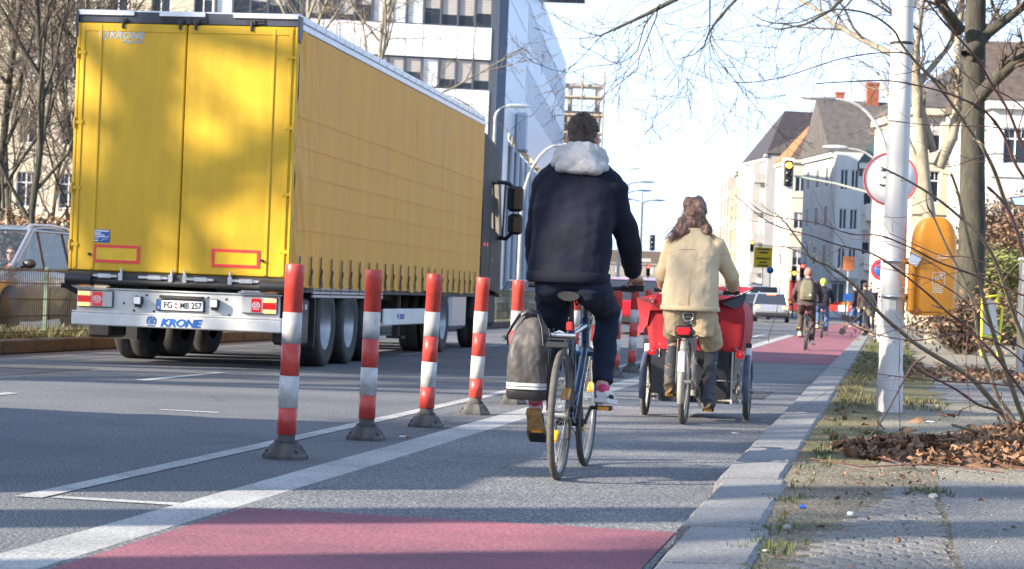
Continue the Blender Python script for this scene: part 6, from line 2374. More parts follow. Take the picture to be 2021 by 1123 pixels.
# house shell being built, in scaffolding, behind the office
p0 = atd(1178, 580, 236)
dv_ = cdir(-1, .02)
SC = thing('scaffolded_building', 'unfinished building wrapped in scaffolding behind the office block', 'building', (p0.x, p0.y, 0), 0)
Mx = frame_mx((dv_.x / dv_.length * 12, dv_.y / dv_.length * 12, 0), (-dv_.x, -dv_.y))
b_ = MB()
b_.M = Mx
for k in range(9): b_.box(2, 11.8, 1.5, 4.2, 2.9 * k, 2.9 * k + .3)
for k in range(4): b_.box(2.3 + 2.9 * k, 2.8 + 2.9 * k, 1.8, 2.3, 0, 23.2)
b_.box(2, 11.7, 4.21, 4.4, 0, 20.3)
b_.M = None
b_.build('shell', M['concrete'], SC)
b_ = MB()
b_.M = Mx
for k in range(6): b_.box(.9 + 2.4 * (k % 4), 2.4 + 2.4 * (k % 4), 2.5, 2.6, 2.9 * k + .4, 2.9 * k + 2.8)
b_.M = None
b_.build('curtain_sheet', M['cream'], SC)
b_ = MB()
b_.M = Mx
for x in (.1, 2.4, 4.8, 7.2, 9.6, 11.9):
    for y in (-.05, 1.1): b_.tube([(x, y, 0), (x, y, 24.6)], .09, 5)
for k in range(12):
    for y in (-.05, 1.1): b_.tube([(.0, y, 1.9 * k + 1), (12, y, 1.9 * k + 1)], .08, 5)
    b_.tube([(.0, -.06, 1.9 * k + 2), (12, -.06, 1.9 * k + 2)], .04, 5)
b_.M = None
b_.build('scaffold_frame', M['scaffold'], SC)
b_ = MB()
b_.box(0, 2.3, .0, 1.05, -.03, .03); b_.box(0, 2.3, -.04, 0, 0.02, .28)
me = b_.mesh('plank', M['plank'])
for k in range(12):
    for i in range(5):
        o = put('plank', me, SC)
        o.matrix_local = Mx @ Matrix.Translation((.1 + 2.38 * i, 0, 1.9 * k + .9))

def house(name, label, u0, d0, dirc, W, D, eave, nst, ncol, wm, roof=None, ridge=None, ww=1.1, wh=1.7, base=1.1, rooft='gable', side=True, sidecols=3, win='plain', ground=None, cat='apartment house', bays=(), balcs=(), wd=.2):
    p = atd(u0, 590, d0)
    d = cdir(*dirc)
    d = d / d.length
    t = thing(name, label, cat, (p.x, p.y, 0))
    Mx = frame_mx((0, 0, 0), d)
    st_h = (eave - .6) / nst
    def facade(Mx_, W_, nc, nm):
        nonlocal wd, win
        ops = []
        for i in range(nst):
            for k in range(nc):
                x = W_ * (k + .5) / nc
                z = base + st_h * i
                ops.append((x - ww / 2, x + ww / 2, z, z + wh))
        b_ = MB()
        wall(b_, Mx_, W_, 0, eave, ops, wd)
        o_ = b_.build(nm, wm, t)
        rq = random.Random(int(u0 * 7 + d0))
        for o in ops: window(t, Mx_, o, win, wd, None if wd < .1 else rq.choice((None, None, None, .5, .99)))
        return o_
    facade(Mx, W, ncol, 'front_wall')
    Ml = Mx @ Matrix.Translation((0, D, 0)) @ Matrix.Rotation(-PI / 2, 4, 'Z')
    Mr_ = Mx @ Matrix.Translation((W, 0, 0)) @ Matrix.Rotation(PI / 2, 4, 'Z')
    wd0, win0 = wd, win
    if u0 > 1400 and wd > .1 and d0 > 140: wd, win = .03, 'flat'
    facade(Ml, D, sidecols, 'side_wall')
    wd, win = wd0, win0
    facade(Mr_, D, sidecols, 'side_wall')
    b_ = MB()
    b_.M = Mx
    b_.box(-.25, W + .25, -.28, 0 - .004, eave - .35, eave + .05); b_.box(-.25, -.004, -.004, D, eave - .35, eave + .05)
    for i in range(1, nst): b_.box(-.06, W + .06, -.09, -.003, base + st_h * i - .62, base + st_h * i - .45)
    b_.M = None
    b_.build('cornice', wm, t)
    for x, w_, z0, z1, dp in bays:
        b_ = MB()
        ops = []
        n = int((z1 - z0) / st_h)
        Mb = Mx @ Matrix.Translation((x, -dp, 0))
        for i in range(n):
            zz = z0 + st_h * i + .75
            ops += [(w_ * .15, w_ * .45, zz, zz + wh), (w_ * .55, w_ * .85, zz, zz + wh)]
        wall(b_, Mb, w_, z0, z1, ops, min(wd, .14))
        b_.M = Mb
        b_.box(0, w_, .16, dp, z1 - .02, z1 + .25); b_.box(0, w_, .16, dp - .005, z0 - .2, z0); b_.quad((0, 0, z0), (0, dp, z0), (0, dp, z1), (0, 0, z1)); b_.quad((w_, 0, z0), (w_, dp, z0), (w_, dp, z1), (w_, 0, z1))
        b_.M = None
        o_ = b_.build('bay', wm, t)
        for o in ops: window(t, Mb, o, win, min(wd, .14))
    for x, w_, z, dp in balcs:
        b_ = MB()
        b_.M = Mx
        b_.box(x, x + w_, -dp, -.004, z - .18, z)
        b_.box(x, x + w_, -dp, -dp + .06, z, z + .95); b_.box(x, x + .06, -dp + .06, -.004, z, z + .95); b_.box(x + w_ - .06, x + w_, -dp + .06, -.004, z, z + .95)
        b_.M = None
        b_.build('balcony', wm, t)
    if roof:
        rz = ridge
        o = .35
        b_ = MB()
        b_.M = Mx
        if rooft == 'gable':
            b_.add([(-o, -o, eave + .06), (W + o, -o, eave + .06), (W + o, D + o, eave + .06), (-o, D + o, eave + .06), (-o, D / 2, rz), (W + o, D / 2, rz)], [(0, 1, 5, 4), (2, 3, 4, 5), (0, 4, 3), (1, 2, 5), (0, 3, 2, 1)])
        elif rooft == 'hip':
            i_ = min(W * .38, D * .5)
            b_.add([(-o, -o, eave + .06), (W + o, -o, eave + .06), (W + o, D + o, eave + .06), (-o, D + o, eave + .06), (i_, D / 2, rz), (W - i_ * .5, D / 2, rz)], [(0, 1, 5, 4)], 0)
            b_.add([(-o, -o, eave + .06), (W + o, -o, eave + .06), (W + o, D + o, eave + .06), (-o, D + o, eave + .06), (i_, D / 2, rz), (W - i_ * .5, D / 2, rz)], [(2, 3, 4, 5), (1, 2, 5), (0, 3, 2, 1)], 0)
            b_.add([(-o, -o, eave + .06), (-o, D + o, eave + .06), (i_, D / 2, rz)], [(0, 2, 1)], 1)
        elif rooft == 'mansard':
            k = (rz - eave) * .45
            b_.loft([[(-o, -o, eave + .06), (W + o, -o, eave + .06), (W + o, D + o, eave + .06), (-o, D + o, eave + .06)], [(k, k, rz), (W - k, k, rz), (W - k, D - k, rz), (k, D - k, rz)]], 0, True, False)
        b_.M = None
        b_.build('roof', roof if isinstance(roof, list) else [roof, roof], t)
    return t, Mx

def chimney(t, Mx, x, y, z0, z1, w_=.8, d_=.6):
    b_ = MB()
    b_.M = Mx
    b_.box(x, x + w_, y, y + d_, z0, z1); b_.box(x - .06, x + w_ + .06, y - .06, y + d_ + .06, z1 + .002, z1 + .22)
    b_.M = None
    b_.build('chimney', M['brick_red'], t)

M['corner_white'] = render_mat('corner_white', (.42, .41, .385))
t, Mx = house('apartment_house', 'white corner house with a steep dark slate roof at the far crossing', 1503, 272, (1, .12), 9.0, 12, 18.6, 5, 5, M['corner_white'], M['slate'], 25.0, rooft='hip', bays=((.4, 2.6, 4, 18.0, .9),), balcs=((4.2, 2.4, 7.2, 1.0), (4.2, 2.4, 11, 1.0), (4.2, 2.4, 14.6, 1.0)))
chimney(t, Mx, 7.2, 4, 22, 27.0, .7)
t, Mx = house('apartment_house', 'cream house with an orange and brown tiled roof behind the hanging traffic light', 1553, 232, (1, .05), 9.5, 10, 16.0, 4, 5, M['cream'], [M['brown_tile'], M['orange_tile']], 21.2, rooft='hip', balcs=((5.6, 2.2, 8.4, 1.0),))
chimney(t, Mx, 5.1, 4, 18, 23.4, .9); chimney(t, Mx, 6.4, 5.5, 18, 22.6, 2.6, .8)
b_ = MB()
b_.M = Mx
b_.box(.2, 3.2, -.35, -.006, .3, 3.4); b_.box(3.4, 6.8, -.3, -.006, .4, 3.1)
b_.M = None
b_.build('shop_front', M['shop_red'], t)
b_ = MB()
b_.M = Mx
b_.box(-.2, 7.2, -1.4, -.36, 3.45, 3.65)
b_.M = None
b_.build('awning', M['awning'], t)
t, Mx = house('apartment_house', 'white house with stepped bays and a grey tiled roof left of the lamp post', 1632, 182, (1, .10), 5.4, 10, 13.4, 4, 3, M['offwhite'], M['grey_tile'], 18.2, rooft='gable', bays=((.1, 2.2, 3.2, 13.2, 1.2),), balcs=((2.6, 2.3, 6.5, 1.1), (2.6, 2.3, 9.8, 1.1)))
chimney(t, Mx, 3.9, 4.6, 16, 19.6, 1.0)
t, Mx = house('apartment_house', 'pale house with stacked balconies and a dark green dormer roof behind the speed sign', 1693, 150, (1, -.15), 5.0, 9, 10.6, 3, 4, M['offwhite'], M['green_roof'], 12.8, rooft='mansard', balcs=((.3, 1.9, 3.6, 1.2), (.3, 1.9, 6.9, 1.2), (2.8, 1.9, 3.6, 1.2), (2.8, 1.9, 6.9, 1.2)))
# the terrace that runs on along the bending street: facades look left onto the road
M['render_grey'] = render_mat('grey_render', (.30, .29, .28))
M['render_tan'] = render_mat('tan_render', (.40, .32, .215))
SEG = [(1503, 270, 24, 19.0, 'render_grey', 'grey_tile', 22.5, 'pale grey terrace house with bays, next left of the slate-roofed corner house'),
       (1484, 295, 24, 20.2, 'cream', 'slate', 23.5, 'cream terrace house with bays, second left of the slate-roofed corner house'),
       (1465, 320, 26, 18.4, 'render_tan', 'brown_tile', 22.0, 'tan terrace house with a brown roof, third left of the slate-roofed corner house'),
       (1446, 347, 30, 21.0, 'concrete', 'grey_tile', 25.5, 'greyish terrace house with a tall tan attic, above the right shoulder of the woman'),
       (1427, 378, 36, 19.6, 'cream', 'brown_tile', 23.2, 'cream terrace house with a brick chimney, just right of the head of the woman'),
       (1408, 415, 50, 19.2, 'render_grey', 'grey_tile', 22.6, 'grey terrace house rising directly behind the head of the woman'),
       (1386, 466, 70, 19.8, 'cream', 'brown_tile', 23.0, 'pale cream terrace house left of the head of the woman'),
       (1360, 538, 110, 19.5, 'offwhite', 'grey_tile', 22.5, 'faint last terrace house at the far end of the street')]
for i, (u, d, W_, ev, wm_, rf_, rdg, lb) in enumerate(SEG):
    # start at the far end of the facade and run back towards the camera
    xn = (u - 1010.5) / 4400 * d
    xf, df = xn + .045 * W_, d + W_
    uf = 1010.5 + 4400 * xf / df
    nb = max(2, int(W_ / 9))
    bys = tuple((W_ * (k + .3) / nb, 3.4, 3.6, ev - .8, 1.3) for k in range(nb))
    bcs = tuple((W_ * (k + .3) / nb + 3.9, min(3.2, W_ / nb - 4.2), 1.0 + (ev - .6) / 5 * j, 1.3) for k in range(nb) for j in range(1, 5))
    t, Mx = house('apartment_house', lb, uf, df, (-.045, -1), W_, 12, ev, 5, max(5, int(W_ / 3.2)), M[wm_], M[rf_], rdg, rooft='gable', sidecols=3, bays=bys, balcs=bcs, wd=.03, ww=1.6, wh=2.1, win='flat')
    if i in (3, 4): chimney(t, Mx, W_ * .6, 5, ev, rdg + 2.0, 1.6, 1.0)
    b_ = MB()
    b_.M = Mx
    b_.box(.3, W_ - .3, -1.2, -.12, 3.1, 3.3); b_.box(.3, W_ - .3, -.09, -.004, .3, 3.0)
    b_.M = None
    b_.build('shop_front', M['mullion'], t)
# houses seen between the trees on the right
t, Mx = house('apartment_house', 'cream villa behind the right-hand trees with white framed windows', 1792, 118, (1, .05), 9.5, 10, 11.6, 4, 5, M['cream'], M['grey_tile'], 14.8, rooft='hip', win='sash', ww=1.0)
t, Mx = house('apartment_house', 'white house at the right edge behind the branches', 1945, 104, (1, .0), 9, 10, 10.8, 3, 4, M['offwhite'], M['brown_tile'], 14.2, rooft='gable', win='sash', ww=1.15)
# far left, behind the bare trees
t, Mx = house('apartment_house', 'cream apartment house with tall white windows behind the bare trees on the left', -170, 132, (1, .06), 22.6, 12, 19.6, 5, 9, M['cream'], M['brown_tile'], 22.5, rooft='gable', win='sash', ww=1.15, wh=2.1)
# low line of blocks that closes the view on the left of the street, far off
t, Mx = house('apartment_house', 'dim low house at the far left end of the street behind the traffic light', 1180, 520, (1, .1), 16, 10, 9.0, 3, 6, M['concrete'], M['brown_tile'], 12, rooft='gable')
# ------------------------------------------------------------------ street furniture
# fence on the median: posts and wire panels
M['fence_green'] = mat('fence_green', (.10, .19, .13), .5, var=.2, vs=8, col2=(.22, .33, .24))
M['fence_wire'] = mat('fence_wire', (.016, .02, .017), .6)
FN = thing('wire_fence', 'green wire mesh fence along the grass median in front of the silver SUV', 'fence', (-11.2, 18.6, .12))
ps = MB()
ps.box(-.03, .03, -.02, .02, 0, .96, b=.006)
ps = ps.mesh('post', M['fence_green'])
pn = MB()
SPC = 2.52
for i in range(38): pn.box(-.004, .004, .04 + i * .0655 - .0045, .04 + i * .0655 + .0045, .05, .93)
for z in (.09, .30, .52, .73, .90): pn.box(-.013, -.006, .02, SPC - .02, z - .007, z + .007); pn.box(.006, .013, .02, SPC - .02, z - .007, z + .007)
pn = pn.mesh('wire_panel', M['fence_wire'])
for k in range(34):
    put('post', ps, FN, (rnd.uniform(-.01, .01), k * SPC, rnd.uniform(-.02, .01)))
    kind(put('wire_panel', pn, FN, (.035, k * SPC, rnd.uniform(-.03, .02))), 'stuff')

# the pale lamp post on the pavement
LP = thing('lamp_post', 'thick pale grey lamp post standing on the pavement beside the orange bin', 'lamp post', (.055, 19.1, PAVE_Z), 0, None, (0, R(-.25), 0))
b_ = MB()
b_.lathe([(.112, -.1), (.112, .02), (.110, .30), (.108, .34), (.101, .36), (.098, 1.2), (.095, 2.5), (.092, 3.0), (.084, 5.5), (.07, 8.2)], 36)
b_.build('pole', M['zinc'], LP)
b_ = MB()
b_.lathe([(.093, 3.10), (.0985, 3.105), (.0985, 3.12), (.093, 3.125)], 36)
b_.build('band', M['black'], LP)
b_ = MB()
b_.box(-.03, .03, -.106, -.098, .62, .95, b=.004)
b_.build('hatch', M['zinc'], LP)
b_ = MB()
for x, y, z in ((.0, -.104, .98), (.085, -.07, 1.05), (.02, -.102, .60)): b_.ell((x, y, z), (.012, .01, .012), 8, 6)
b_.build('bolt', M['steel'], LP)
b_ = MB()
b_.tube([(0, 0, 8.1), (.02, 0, 8.6), (-.3, 0, 8.95), (-1.2, 0, 9.1)], .045, 8); b_.box(-2.0, -1.15, -.14, .14, 9.03, 9.17, b=.05)
b_.build('lamp_arm', M['zinc'], LP)

# orange litter bin on the post
M['bin_orange'] = mat('bin_orange', (.80, .27, .010), .42, var=.10, vs=6, col2=(.85, .34, .014), spec=.5, bump=.08, bs=18, det=9)
M['print_white'] = mat('print_white', (.80, .74, .60), .5)
BN = thing('litter_bin', 'orange litter bin with a domed top strapped to the lamp post', 'litter bin', (.375, 19.12, 0), R(6))
b_ = MB()
def binring(z, w_, y0=-.13, y1=.15, r_=.09, n=6):
    pts = []
    for cx_, cy_, a0 in ((w_ - r_, y0 + r_, -PI / 2), (w_ - r_, y1 - r_, 0), (-w_ + r_, y1 - r_, PI / 2), (-w_ + r_, y0 + r_, PI)):
        for i in range(n): 
            a = a0 + PI / 2 * i / (n - 1)
            pts.append((cx_ + r_ * math.cos(a), cy_ + r_ * math.sin(a), z))
    return pts
rg = [binring(.935, .165), binring(.945, .18), binring(1.0, .186), binring(1.45, .192), binring(1.455, .185), binring(1.52, .182)]
for i in range(1, 9):
    a = PI / 2 * i / 8
    rg.append(binring(1.52 + .235 * math.sin(a), max(.02, .178 * math.cos(a) ** .75 + .004), -.13 + .02 * (1 - math.cos(a)), .15, max(.009, .09 * math.cos(a) ** .9)))
b_.loft(rg, 0, True, True)
body_ = b_.build('bin_body', M['bin_orange'], BN)
b_ = MB()
b_.loft([binring(.925, .155), binring(.934, .172)], 0, True, True)
b_.build('bin_floor', M['bin_orange'], BN)
b_ = MB()
b_.box(-.21, -.165, -.16, .0, .95, 1.42, b=.015)
b_.box(-.20, -.10, -.16, -.10, 1.40, 1.47, b=.012)
hg = b_.build('hinge_side', M['bin_orange'], BN)
b_ = MB()
b_.M = Matrix.Translation((-.165, -.17, 1.40)) @ Matrix.Rotation(.5, 4, 'Y')
b_.box(-.05, .04, -.004, .004, -.06, .03)
b_.M = None
b_.build('sticker', M['white'], BN)
b_ = MB()
t = .005
y = -.1345
for (xa, xb, za, zb) in ((-.02, .085, 1.285, 1.29), (-.02, .085, 1.185, 1.19), (-.02, -.015, 1.19, 1.285), (.08, .085, 1.19, 1.285)): b_.box(xa, xb, y, y + .004, za, zb)
b_.M = Matrix.Translation((.035, 0, 1.24)) @ Matrix.Rotation(-.3, 4, 'Y')
b_.box(-.035, .03, y, y + .004, -.006, .014); b_.box(.0, .04, y, y + .004, .012, .028)
b_.M = None
b_.build('pictogram', M['print_white'], BN)
for k in range(6):
    b_ = MB()
    if k < 4: b_.box(-.015, .075 - .008 * (k % 2), y, y + .004, 1.165 - k * .016, 1.172 - k * .016)
    else: b_.box(.01, .10, y, y + .004, 1.425 - (k - 4) * .02, 1.434 - (k - 4) * .02)
    b_.build('printed_line', M['print_white'], BN)
b_ = MB()
b_.tube([(-.15, -.138, .955), (-.05, -.140, .955), (.06, -.138, .958)], .004, 5); b_.box(-.17, -.12, -.145, -.135, .945, .985)
b_.build('lock', M['orange_tile'], BN)
b_ = MB()
b_.box(-.30, -.17, -.02, .02, 1.05, 1.10); b_.box(-.30, -.17, -.02, .02, 1.35, 1.40)
b_.build('bracket', M['dark'], BN)
b_ = MB()
for z in (1.075, 1.375): b_.lathe([(.101, z - .016), (.104, z - .016), (.104, z + .016), (.101, z + .016)], 32, Matrix.Translation((-.32, -.02, 0)), cap=False)
b_.build('clamp_band', M['steel'], BN)

# speed limit sign
SG = thing('speed_sign', 'round red-rimmed speed limit sign reading 30 behind the lamp post', 'traffic sign', (-.01, 25, PAVE_Z))
b_ = MB()
b_.tube([(0, .03, 0), (0, .03, 2.66)], .03, 10)
b_.build('pole', M['zinc'], SG)
b_ = MB()
MXr = Matrix.Translation((0, 0, 2.30)) @ Matrix.Rotation(PI / 2, 4, 'X')
b_.lathe([(0, -.012), (.30, -.012), (.30, .0), (.0, .0)], 48, MXr)
ds = b_.build('sign_disc', M['white'], SG)
b_ = MB()
b_.torus((0, -.012, 2.30), (0, 1, 0), .287, .009, 48, 6, flat=.2)
b_.build('sign_rim', M['mark_red'], ds)
text('30', .28, M['plate_black'], ds, (0, -.016, 2.30), bold=-.004, sx_=1.0)

# street lamps with curved arms
M['lamp_pole'] = mat('lamp_pole_grey', (.40, .40, .38), .5, .2)
M['lamp_head'] = mat('lamp_head', (.62, .63, .62), .4)
def street_lamp(label, u, d, H, reach, sweep=1.2, double=False, r_=.06):
    p = atd(u, 590, d)
    t = thing('street_lamp', label, 'street lamp', (p.x, p.y, 0), R(9.55), 'street lamps along the road')
    b_ = MB()
    b_.tube([(0, 0, 0), (0, 0, H - sweep)], [r_ * 1.25, r_], 10)
    b_.build('pole', M['lamp_pole'], t)
    for s_ in ((1, -1) if double else (1,)):
        rr_ = reach * s_
        b_ = MB()
        pts = [(0, 0, H - sweep - .02)]
        for i in range(1, 9):
            a = PI / 2 * i / 8
            pts.append((rr_ * .85 * (1 - math.cos(a)), 0, H - sweep + sweep * math.sin(a)))
        pts.append((rr_, 0, H + .02))
        b_.tube(pts, [r_ * (1 - .45 * i / 9) for i in range(10)], 8)
        b_.build('arm', M['lamp_pole'], t)
        b_ = MB()
        q = math.copysign(1, rr_)
        b_.loft([[(rr_ + q * x, w_ * math.cos(a), H + .04 + h * math.sin(a)) for a in [2 * PI * k / 10 for k in range(10)]] for x, w_, h in ((-.1, .04, .04), (0, .10, .06), (.25, .17, .085), (.6, .16, .07), (.8, .05, .03))])
        b_.build('lamp_head', M['lamp_head'], t)
    return t
street_lamp('street lamp with its head just above the front end of the truck curtain', 963, 88, 8.3, .55, .5)
street_lamp('street lamp bowed in a big arch over the left shoulder of the man', 1022, 90, 7.0, 1.7, 2.9, r_=.075)
street_lamp('first and highest of the lamps right of the man, its head beside his shoulder', 1200, 122, 8.0, .7, .4)
street_lamp('second lamp right of the man, with an upswept thin arm', 1216, 136, 8.0, 1.3, 1.0, r_=.05)
street_lamp('third lamp right of the man, just under the one with the upswept arm', 1219, 147, 8.0, 1.2, .9, r_=.05)
street_lamp('double armed tall lamp beyond the other lamps right of the man', 1261, 170, 8.4, .9, .3, True)
street_lamp('white lamp with a long bow in front of the slate roof', 1741, 56, 6.15, -1.5, 1.7)
street_lamp('white lamp with a lower bow in front of the white stepped house', 1746, 82, 6.75, -1.7, 1.7)

# traffic lights
def signal_head(par, loc, lit, back=False, sc=1.0, rz=0):
    b_ = MB()
    b_.box(-.16 * sc, .16 * sc, -.10, .10, -.47 * sc, .47 * sc, b=.04)
    h = b_.build('signal_head', M['black'], par, loc, (0, 0, rz))
    for k, c in enumerate(('top', 'middle', 'bottom')):
        z = (.29 - .29 * k) * sc
        b_ = MB()
        b_.lathe([(0, 0), (.105 * sc, 0), (.105 * sc, .012), (0, .03)], 20, Matrix.Translation((0, -.102, z)) @ Matrix.Rotation(PI / 2, 4, 'X'))
        b_.build('lens', M['signal_' + lit[k]] if lit and lit[k] else M['lamp_off'], h)
        b_ = MB()
        b_.torus((0, -.16, z), (0, 1, 0), .115 * sc, .012, 16, 5, a0=0, a1=PI * 1.0, flat=6)
        b_.build('visor', M['black'], h)
    return h
M['signal_red'] = mat('signal_red', (.8, .02, .02), .3, emit=(1, .03, .02), es=6)
M['signal_amber'] = mat('signal_amber', (.9, .35, .02), .3, emit=(1, .32, .02), es=5)
M['mast_green'] = mat('mast_grey_green', (.42, .45, .36), .5)
p = atd(1748, 590, 81)
TL = thing('traffic_light', 'traffic light hanging on a long mast arm over the road, top lamp lit orange', 'traffic light', (p.x, p.y, 0), R(9.55))
arm0, arm1 = V((-.05, 0, 4.75)), V((-3.66, 0, 5.75))
b_ = MB()
b_.tube([(0, 0, 0), (0, 0, 4.9)], .09, 10)
b_.tube([(0, 0, 4.55), (-.75, 0, 5.12), (-2, 0, 5.40), (-3.5, 0, 5.62)], [.06, .05, .042, .035], 8)
b_.build('mast', M['mast_green'], TL)
signal_head(TL, (-3.72, -.02, 5.70), ('amber', None, None))
b_ = MB()
b_.box(-3.93, -3.51, .09, .11, 5.12, 6.27, b=.005)
b_.build('backboard', M['white'], TL)
p = atd(1610, 590, 190)
TL = thing('traffic_light', 'smaller traffic light farther on, hanging left of the yellow direction sign', 'traffic light', (p.x, p.y, 0), R(9.55))
b_ = MB()
b_.tube([(0, 0, 0), (0, 0, 5.9)], .09, 8); b_.tube([(0, 0, 5.7), (-5.6, 0, 5.85)], .05, 6)
b_.build('mast', M['mast_green'], TL)
signal_head(TL, (-5.62, -.05, 5.75), ('amber', None, None))
for lb, u, v, d, lit in (('post mounted signal showing orange at the far crossing, left one of the pair', 1565, 536, 150, (None, 'amber', None)), ('post mounted signal showing red at the far crossing, right one of the pair', 1581, 531, 156, ('red', None, None)), ('small red signal on a post left of the yellow ambulance', 1277, 531, 190, ('red', None, None))):
    p, q = atd(u, 590, d), atd(u, v, d)
    t = thing('traffic_light', lb, 'traffic light', (p.x, p.y, 0), R(9.55))
    b_ = MB()
    b_.tube([(0, .05, 0), (0, .05, q.z + .4)], .05, 8)
    b_.build('post', M['dark'], t)
    signal_head(t, (0, -.06, q.z - .1), lit, sc=1.05)
p = atd(1258, 590, 132)
t = thing('traffic_light', 'dark unlit traffic light seen end-on on a short arm over the far road', 'traffic light', (p.x, p.y, 0), R(9.55))
b_ = MB()
b_.tube([(0, 0, 0), (0, 0, 7.2)], .08, 8); b_.tube([(0, 0, 4.35), (.85, 0, 4.35)], .04, 6); b_.box(.0, .7, -.03, .03, 3.1, 3.3)
b_.build('mast', M['lamp_pole'], t)
signal_head(t, (.75, -.05, 4.25), None)

# small signs and far street bits
def post_sign(name, label, u, v, d, shape, w_, h, m, extra=None, cat='traffic sign'):
    p, q = atd(u, 590, d), atd(u, v, d)
    t = thing(name, label, cat, (p.x, p.y, 0), R(9.55))
    b_ = MB()
    b_.tube([(0, .05, 0), (0, .05, q.z + h / 2)], .04, 8)
    b_.build('post', M['lamp_pole'], t)
    b_ = MB()
    if shape == 'round': b_.lathe([(0, 0), (w_ / 2, 0), (w_ / 2, .02), (0, .02)], 28, Matrix.Translation((0, 0, q.z)) @ Matrix.Rotation(PI / 2, 4, 'X'))
    else: b_.box(-w_ / 2, w_ / 2, -.02, 0, q.z - h / 2, q.z + h / 2, b=.008)
    s_ = b_.build('sign_board', m, t)
    if extra: extra(s_, q.z)
    return t
def dirs(s_, z):
    for k, (a, w_) in enumerate(((.75, 1.2), (.45, .8), (-.1, 1.3), (-.45, .7), (-.75, 1.0))):
        b_ = MB()
        b_.box(-w_ / 2, w_ / 2, -.028, -.02, z + a - .07, z + a + .07)
        b_.build('printed_line', M['plate_black'], s_)
post_sign('direction_sign', 'yellow direction sign with dark lines at the far crossing', 1503, 508, 205, 'rect', 1.7, 1.9, M['mark_yellow'], dirs, 'sign')
post_sign('round_sign', 'small blue round traffic sign under the yellow direction sign', 1518, 533, 190, 'round', .62, .62, M['logo_blue'])
def nostop(s_, z):
    b_ = MB()
    b_.torus((0, -.022, z), (0, 1, 0), .25, .045, 28, 6, flat=.15)
    b_.M = Matrix.Translation((0, 0, z)) @ Matrix.Rotation(R(45), 4, 'Y')
    b_.box(-.25, .25, -.03, -.022, -.03, .03)
    b_.M = None
    b_.build('red_ring', M['mark_red'], s_)
post_sign('no_stopping_sign', 'blue and red no stopping sign just left of the lamp post, half hidden by it', 1737, 532, 62, 'round', .6, .6, M['logo_blue'], nostop)
post_sign('small_board', 'white board under the no stopping sign', 1736, 562, 62.5, 'rect', .42, .45, M['white'], None, 'sign')
post_sign('shop_sign', 'orange shop sign on a post above the pram', 1672, 520, 110, 'rect', .55, .7, M['orange_tile'], None, 'sign')
M['barrier_red'] = mat('barrier_red', (.55, .04, .03), .5)
def barrier(label, u, d, w_, ma, mb_, h=1.0):
    p = atd(u, 590, d)
    t = thing('barrier', label, 'barrier', (p.x, p.y, 0), R(9.55))
    b_ = MB()
    for k in range(6): b_.box(-w_ / 2 + w_ * k / 6, -w_ / 2 + w_ * (k + 1) / 6 - .002, -.03, 0, h - .28, h, k % 2)
    b_.build('board', [ma, mb_], t)
    b_ = MB()
    for x in (-w_ / 2 + .1, w_ / 2 - .1): b_.box(x - .03, x + .03, .0, .05, 0, h - .05); b_.box(x - .04, x + .04, -.3, .3, 0, .08)
    b_.build('leg', M['dark'], t)
barrier('red and white works barrier left of the pram handle', 1655, 100, 2.6, M['barrier_red'], M['white'])
barrier('blue works screen behind the pedestrians', 1702, 96, 1.6, M['logo_blue'], M['logo_blue'], 1.5)
barrier('orange works barrier far off between silver car and cyclist', 1540, 165, 3.2, M['bin_orange'], M['white'], 1.3)
barrier('second orange works barrier, right of the cyclist in blue jeans', 1645, 140, 3.0, M['bin_orange'], M['barrier_red'], 1.2)

# right edge: grey post, yellow frame, vehicle mirror
p = gnd(2012, 650, PAVE_Z)
p = at(2014, 640, 33)
gp = thing('cabinet', 'tall dark grey cabinet at the right edge of the picture', 'cabinet', (p.x + .22, 33, PAVE_Z), R(9.55))
b_ = MB()
b_.box(-.25, .25, -.12, .12, 0, 1.62, b=.02)
cb = b_.build('cabinet_body', M['rim'], gp)
b_ = MB()
b_.box(-.27, .27, -.14, .14, 1.622, 1.68, b=.02)
b_.build('lid', M['zinc'], cb)
b_ = MB()
b_.box(-.2, .2, -.128, -.121, .1, 1.5, b=.003)
b_.build('door', M['mullion'], cb)
M['frame_yellow'] = mat('frame_yellow', (.72, .66, .03), .45)
p = at(1962, 610, 44)
yf_ = thing('yellow_frame', 'yellow tubular frame with a clear grey pane behind the shrub', 'frame', (p.x, 44, PAVE_Z), R(15))
b_ = MB()
b_.tube([(-.22, 0, .0), (-.24, 0, 1.15), (.10, 0, 1.2), (.14, .3, 1.1), (.26, .3, .95), (.20, .3, 0)], .025, 8)
b_.tube([(-.23, 0, .42), (.24, .3, .36)], .025, 8)
b_.build('tube', M['frame_yellow'], yf_)
b_ = MB()
b_.add([(-.22, .01, .45), (.22, .3, .40), (.10, .3, 1.1), (-.23, .01, 1.1)], [(0, 1, 2, 3)])
b_.build('pane', M['zinc'], yf_)
p = at(2012, 396, 18)
mr_t = thing('convex_mirror', 'blue reflecting mirror in a dark frame poking in at the right edge', 'mirror', (p.x, p.y, 0), R(9.55))
b_ = MB()
poly = [(-.075, 1.735), (.16, 1.76), (.16, 1.665), (-.04, 1.67)]
b_.prism([(x, z + .0) for x, z in poly], 0, .03)
b_.build('housing', M['header'], mr_t)
b_ = MB()
b_.prism([(-.062, 1.728), (.15, 1.752), (.15, 1.675), (-.034, 1.678)], -.004, .002)
M['mirror_glass'] = mat('mirror_glass', (.75, .80, .88), .04, 1.0, var=.01)
b_.build('mirror_glass', M['mirror_glass'], mr_t)
b_ = MB()
b_.tube([(.14, .03, 1.71), (.30, .05, 1.70), (.30, .05, .1)], .015, 8)
b_.build('stalk', M['black'], mr_t)
mr_t.location.z += p.z - 1.71

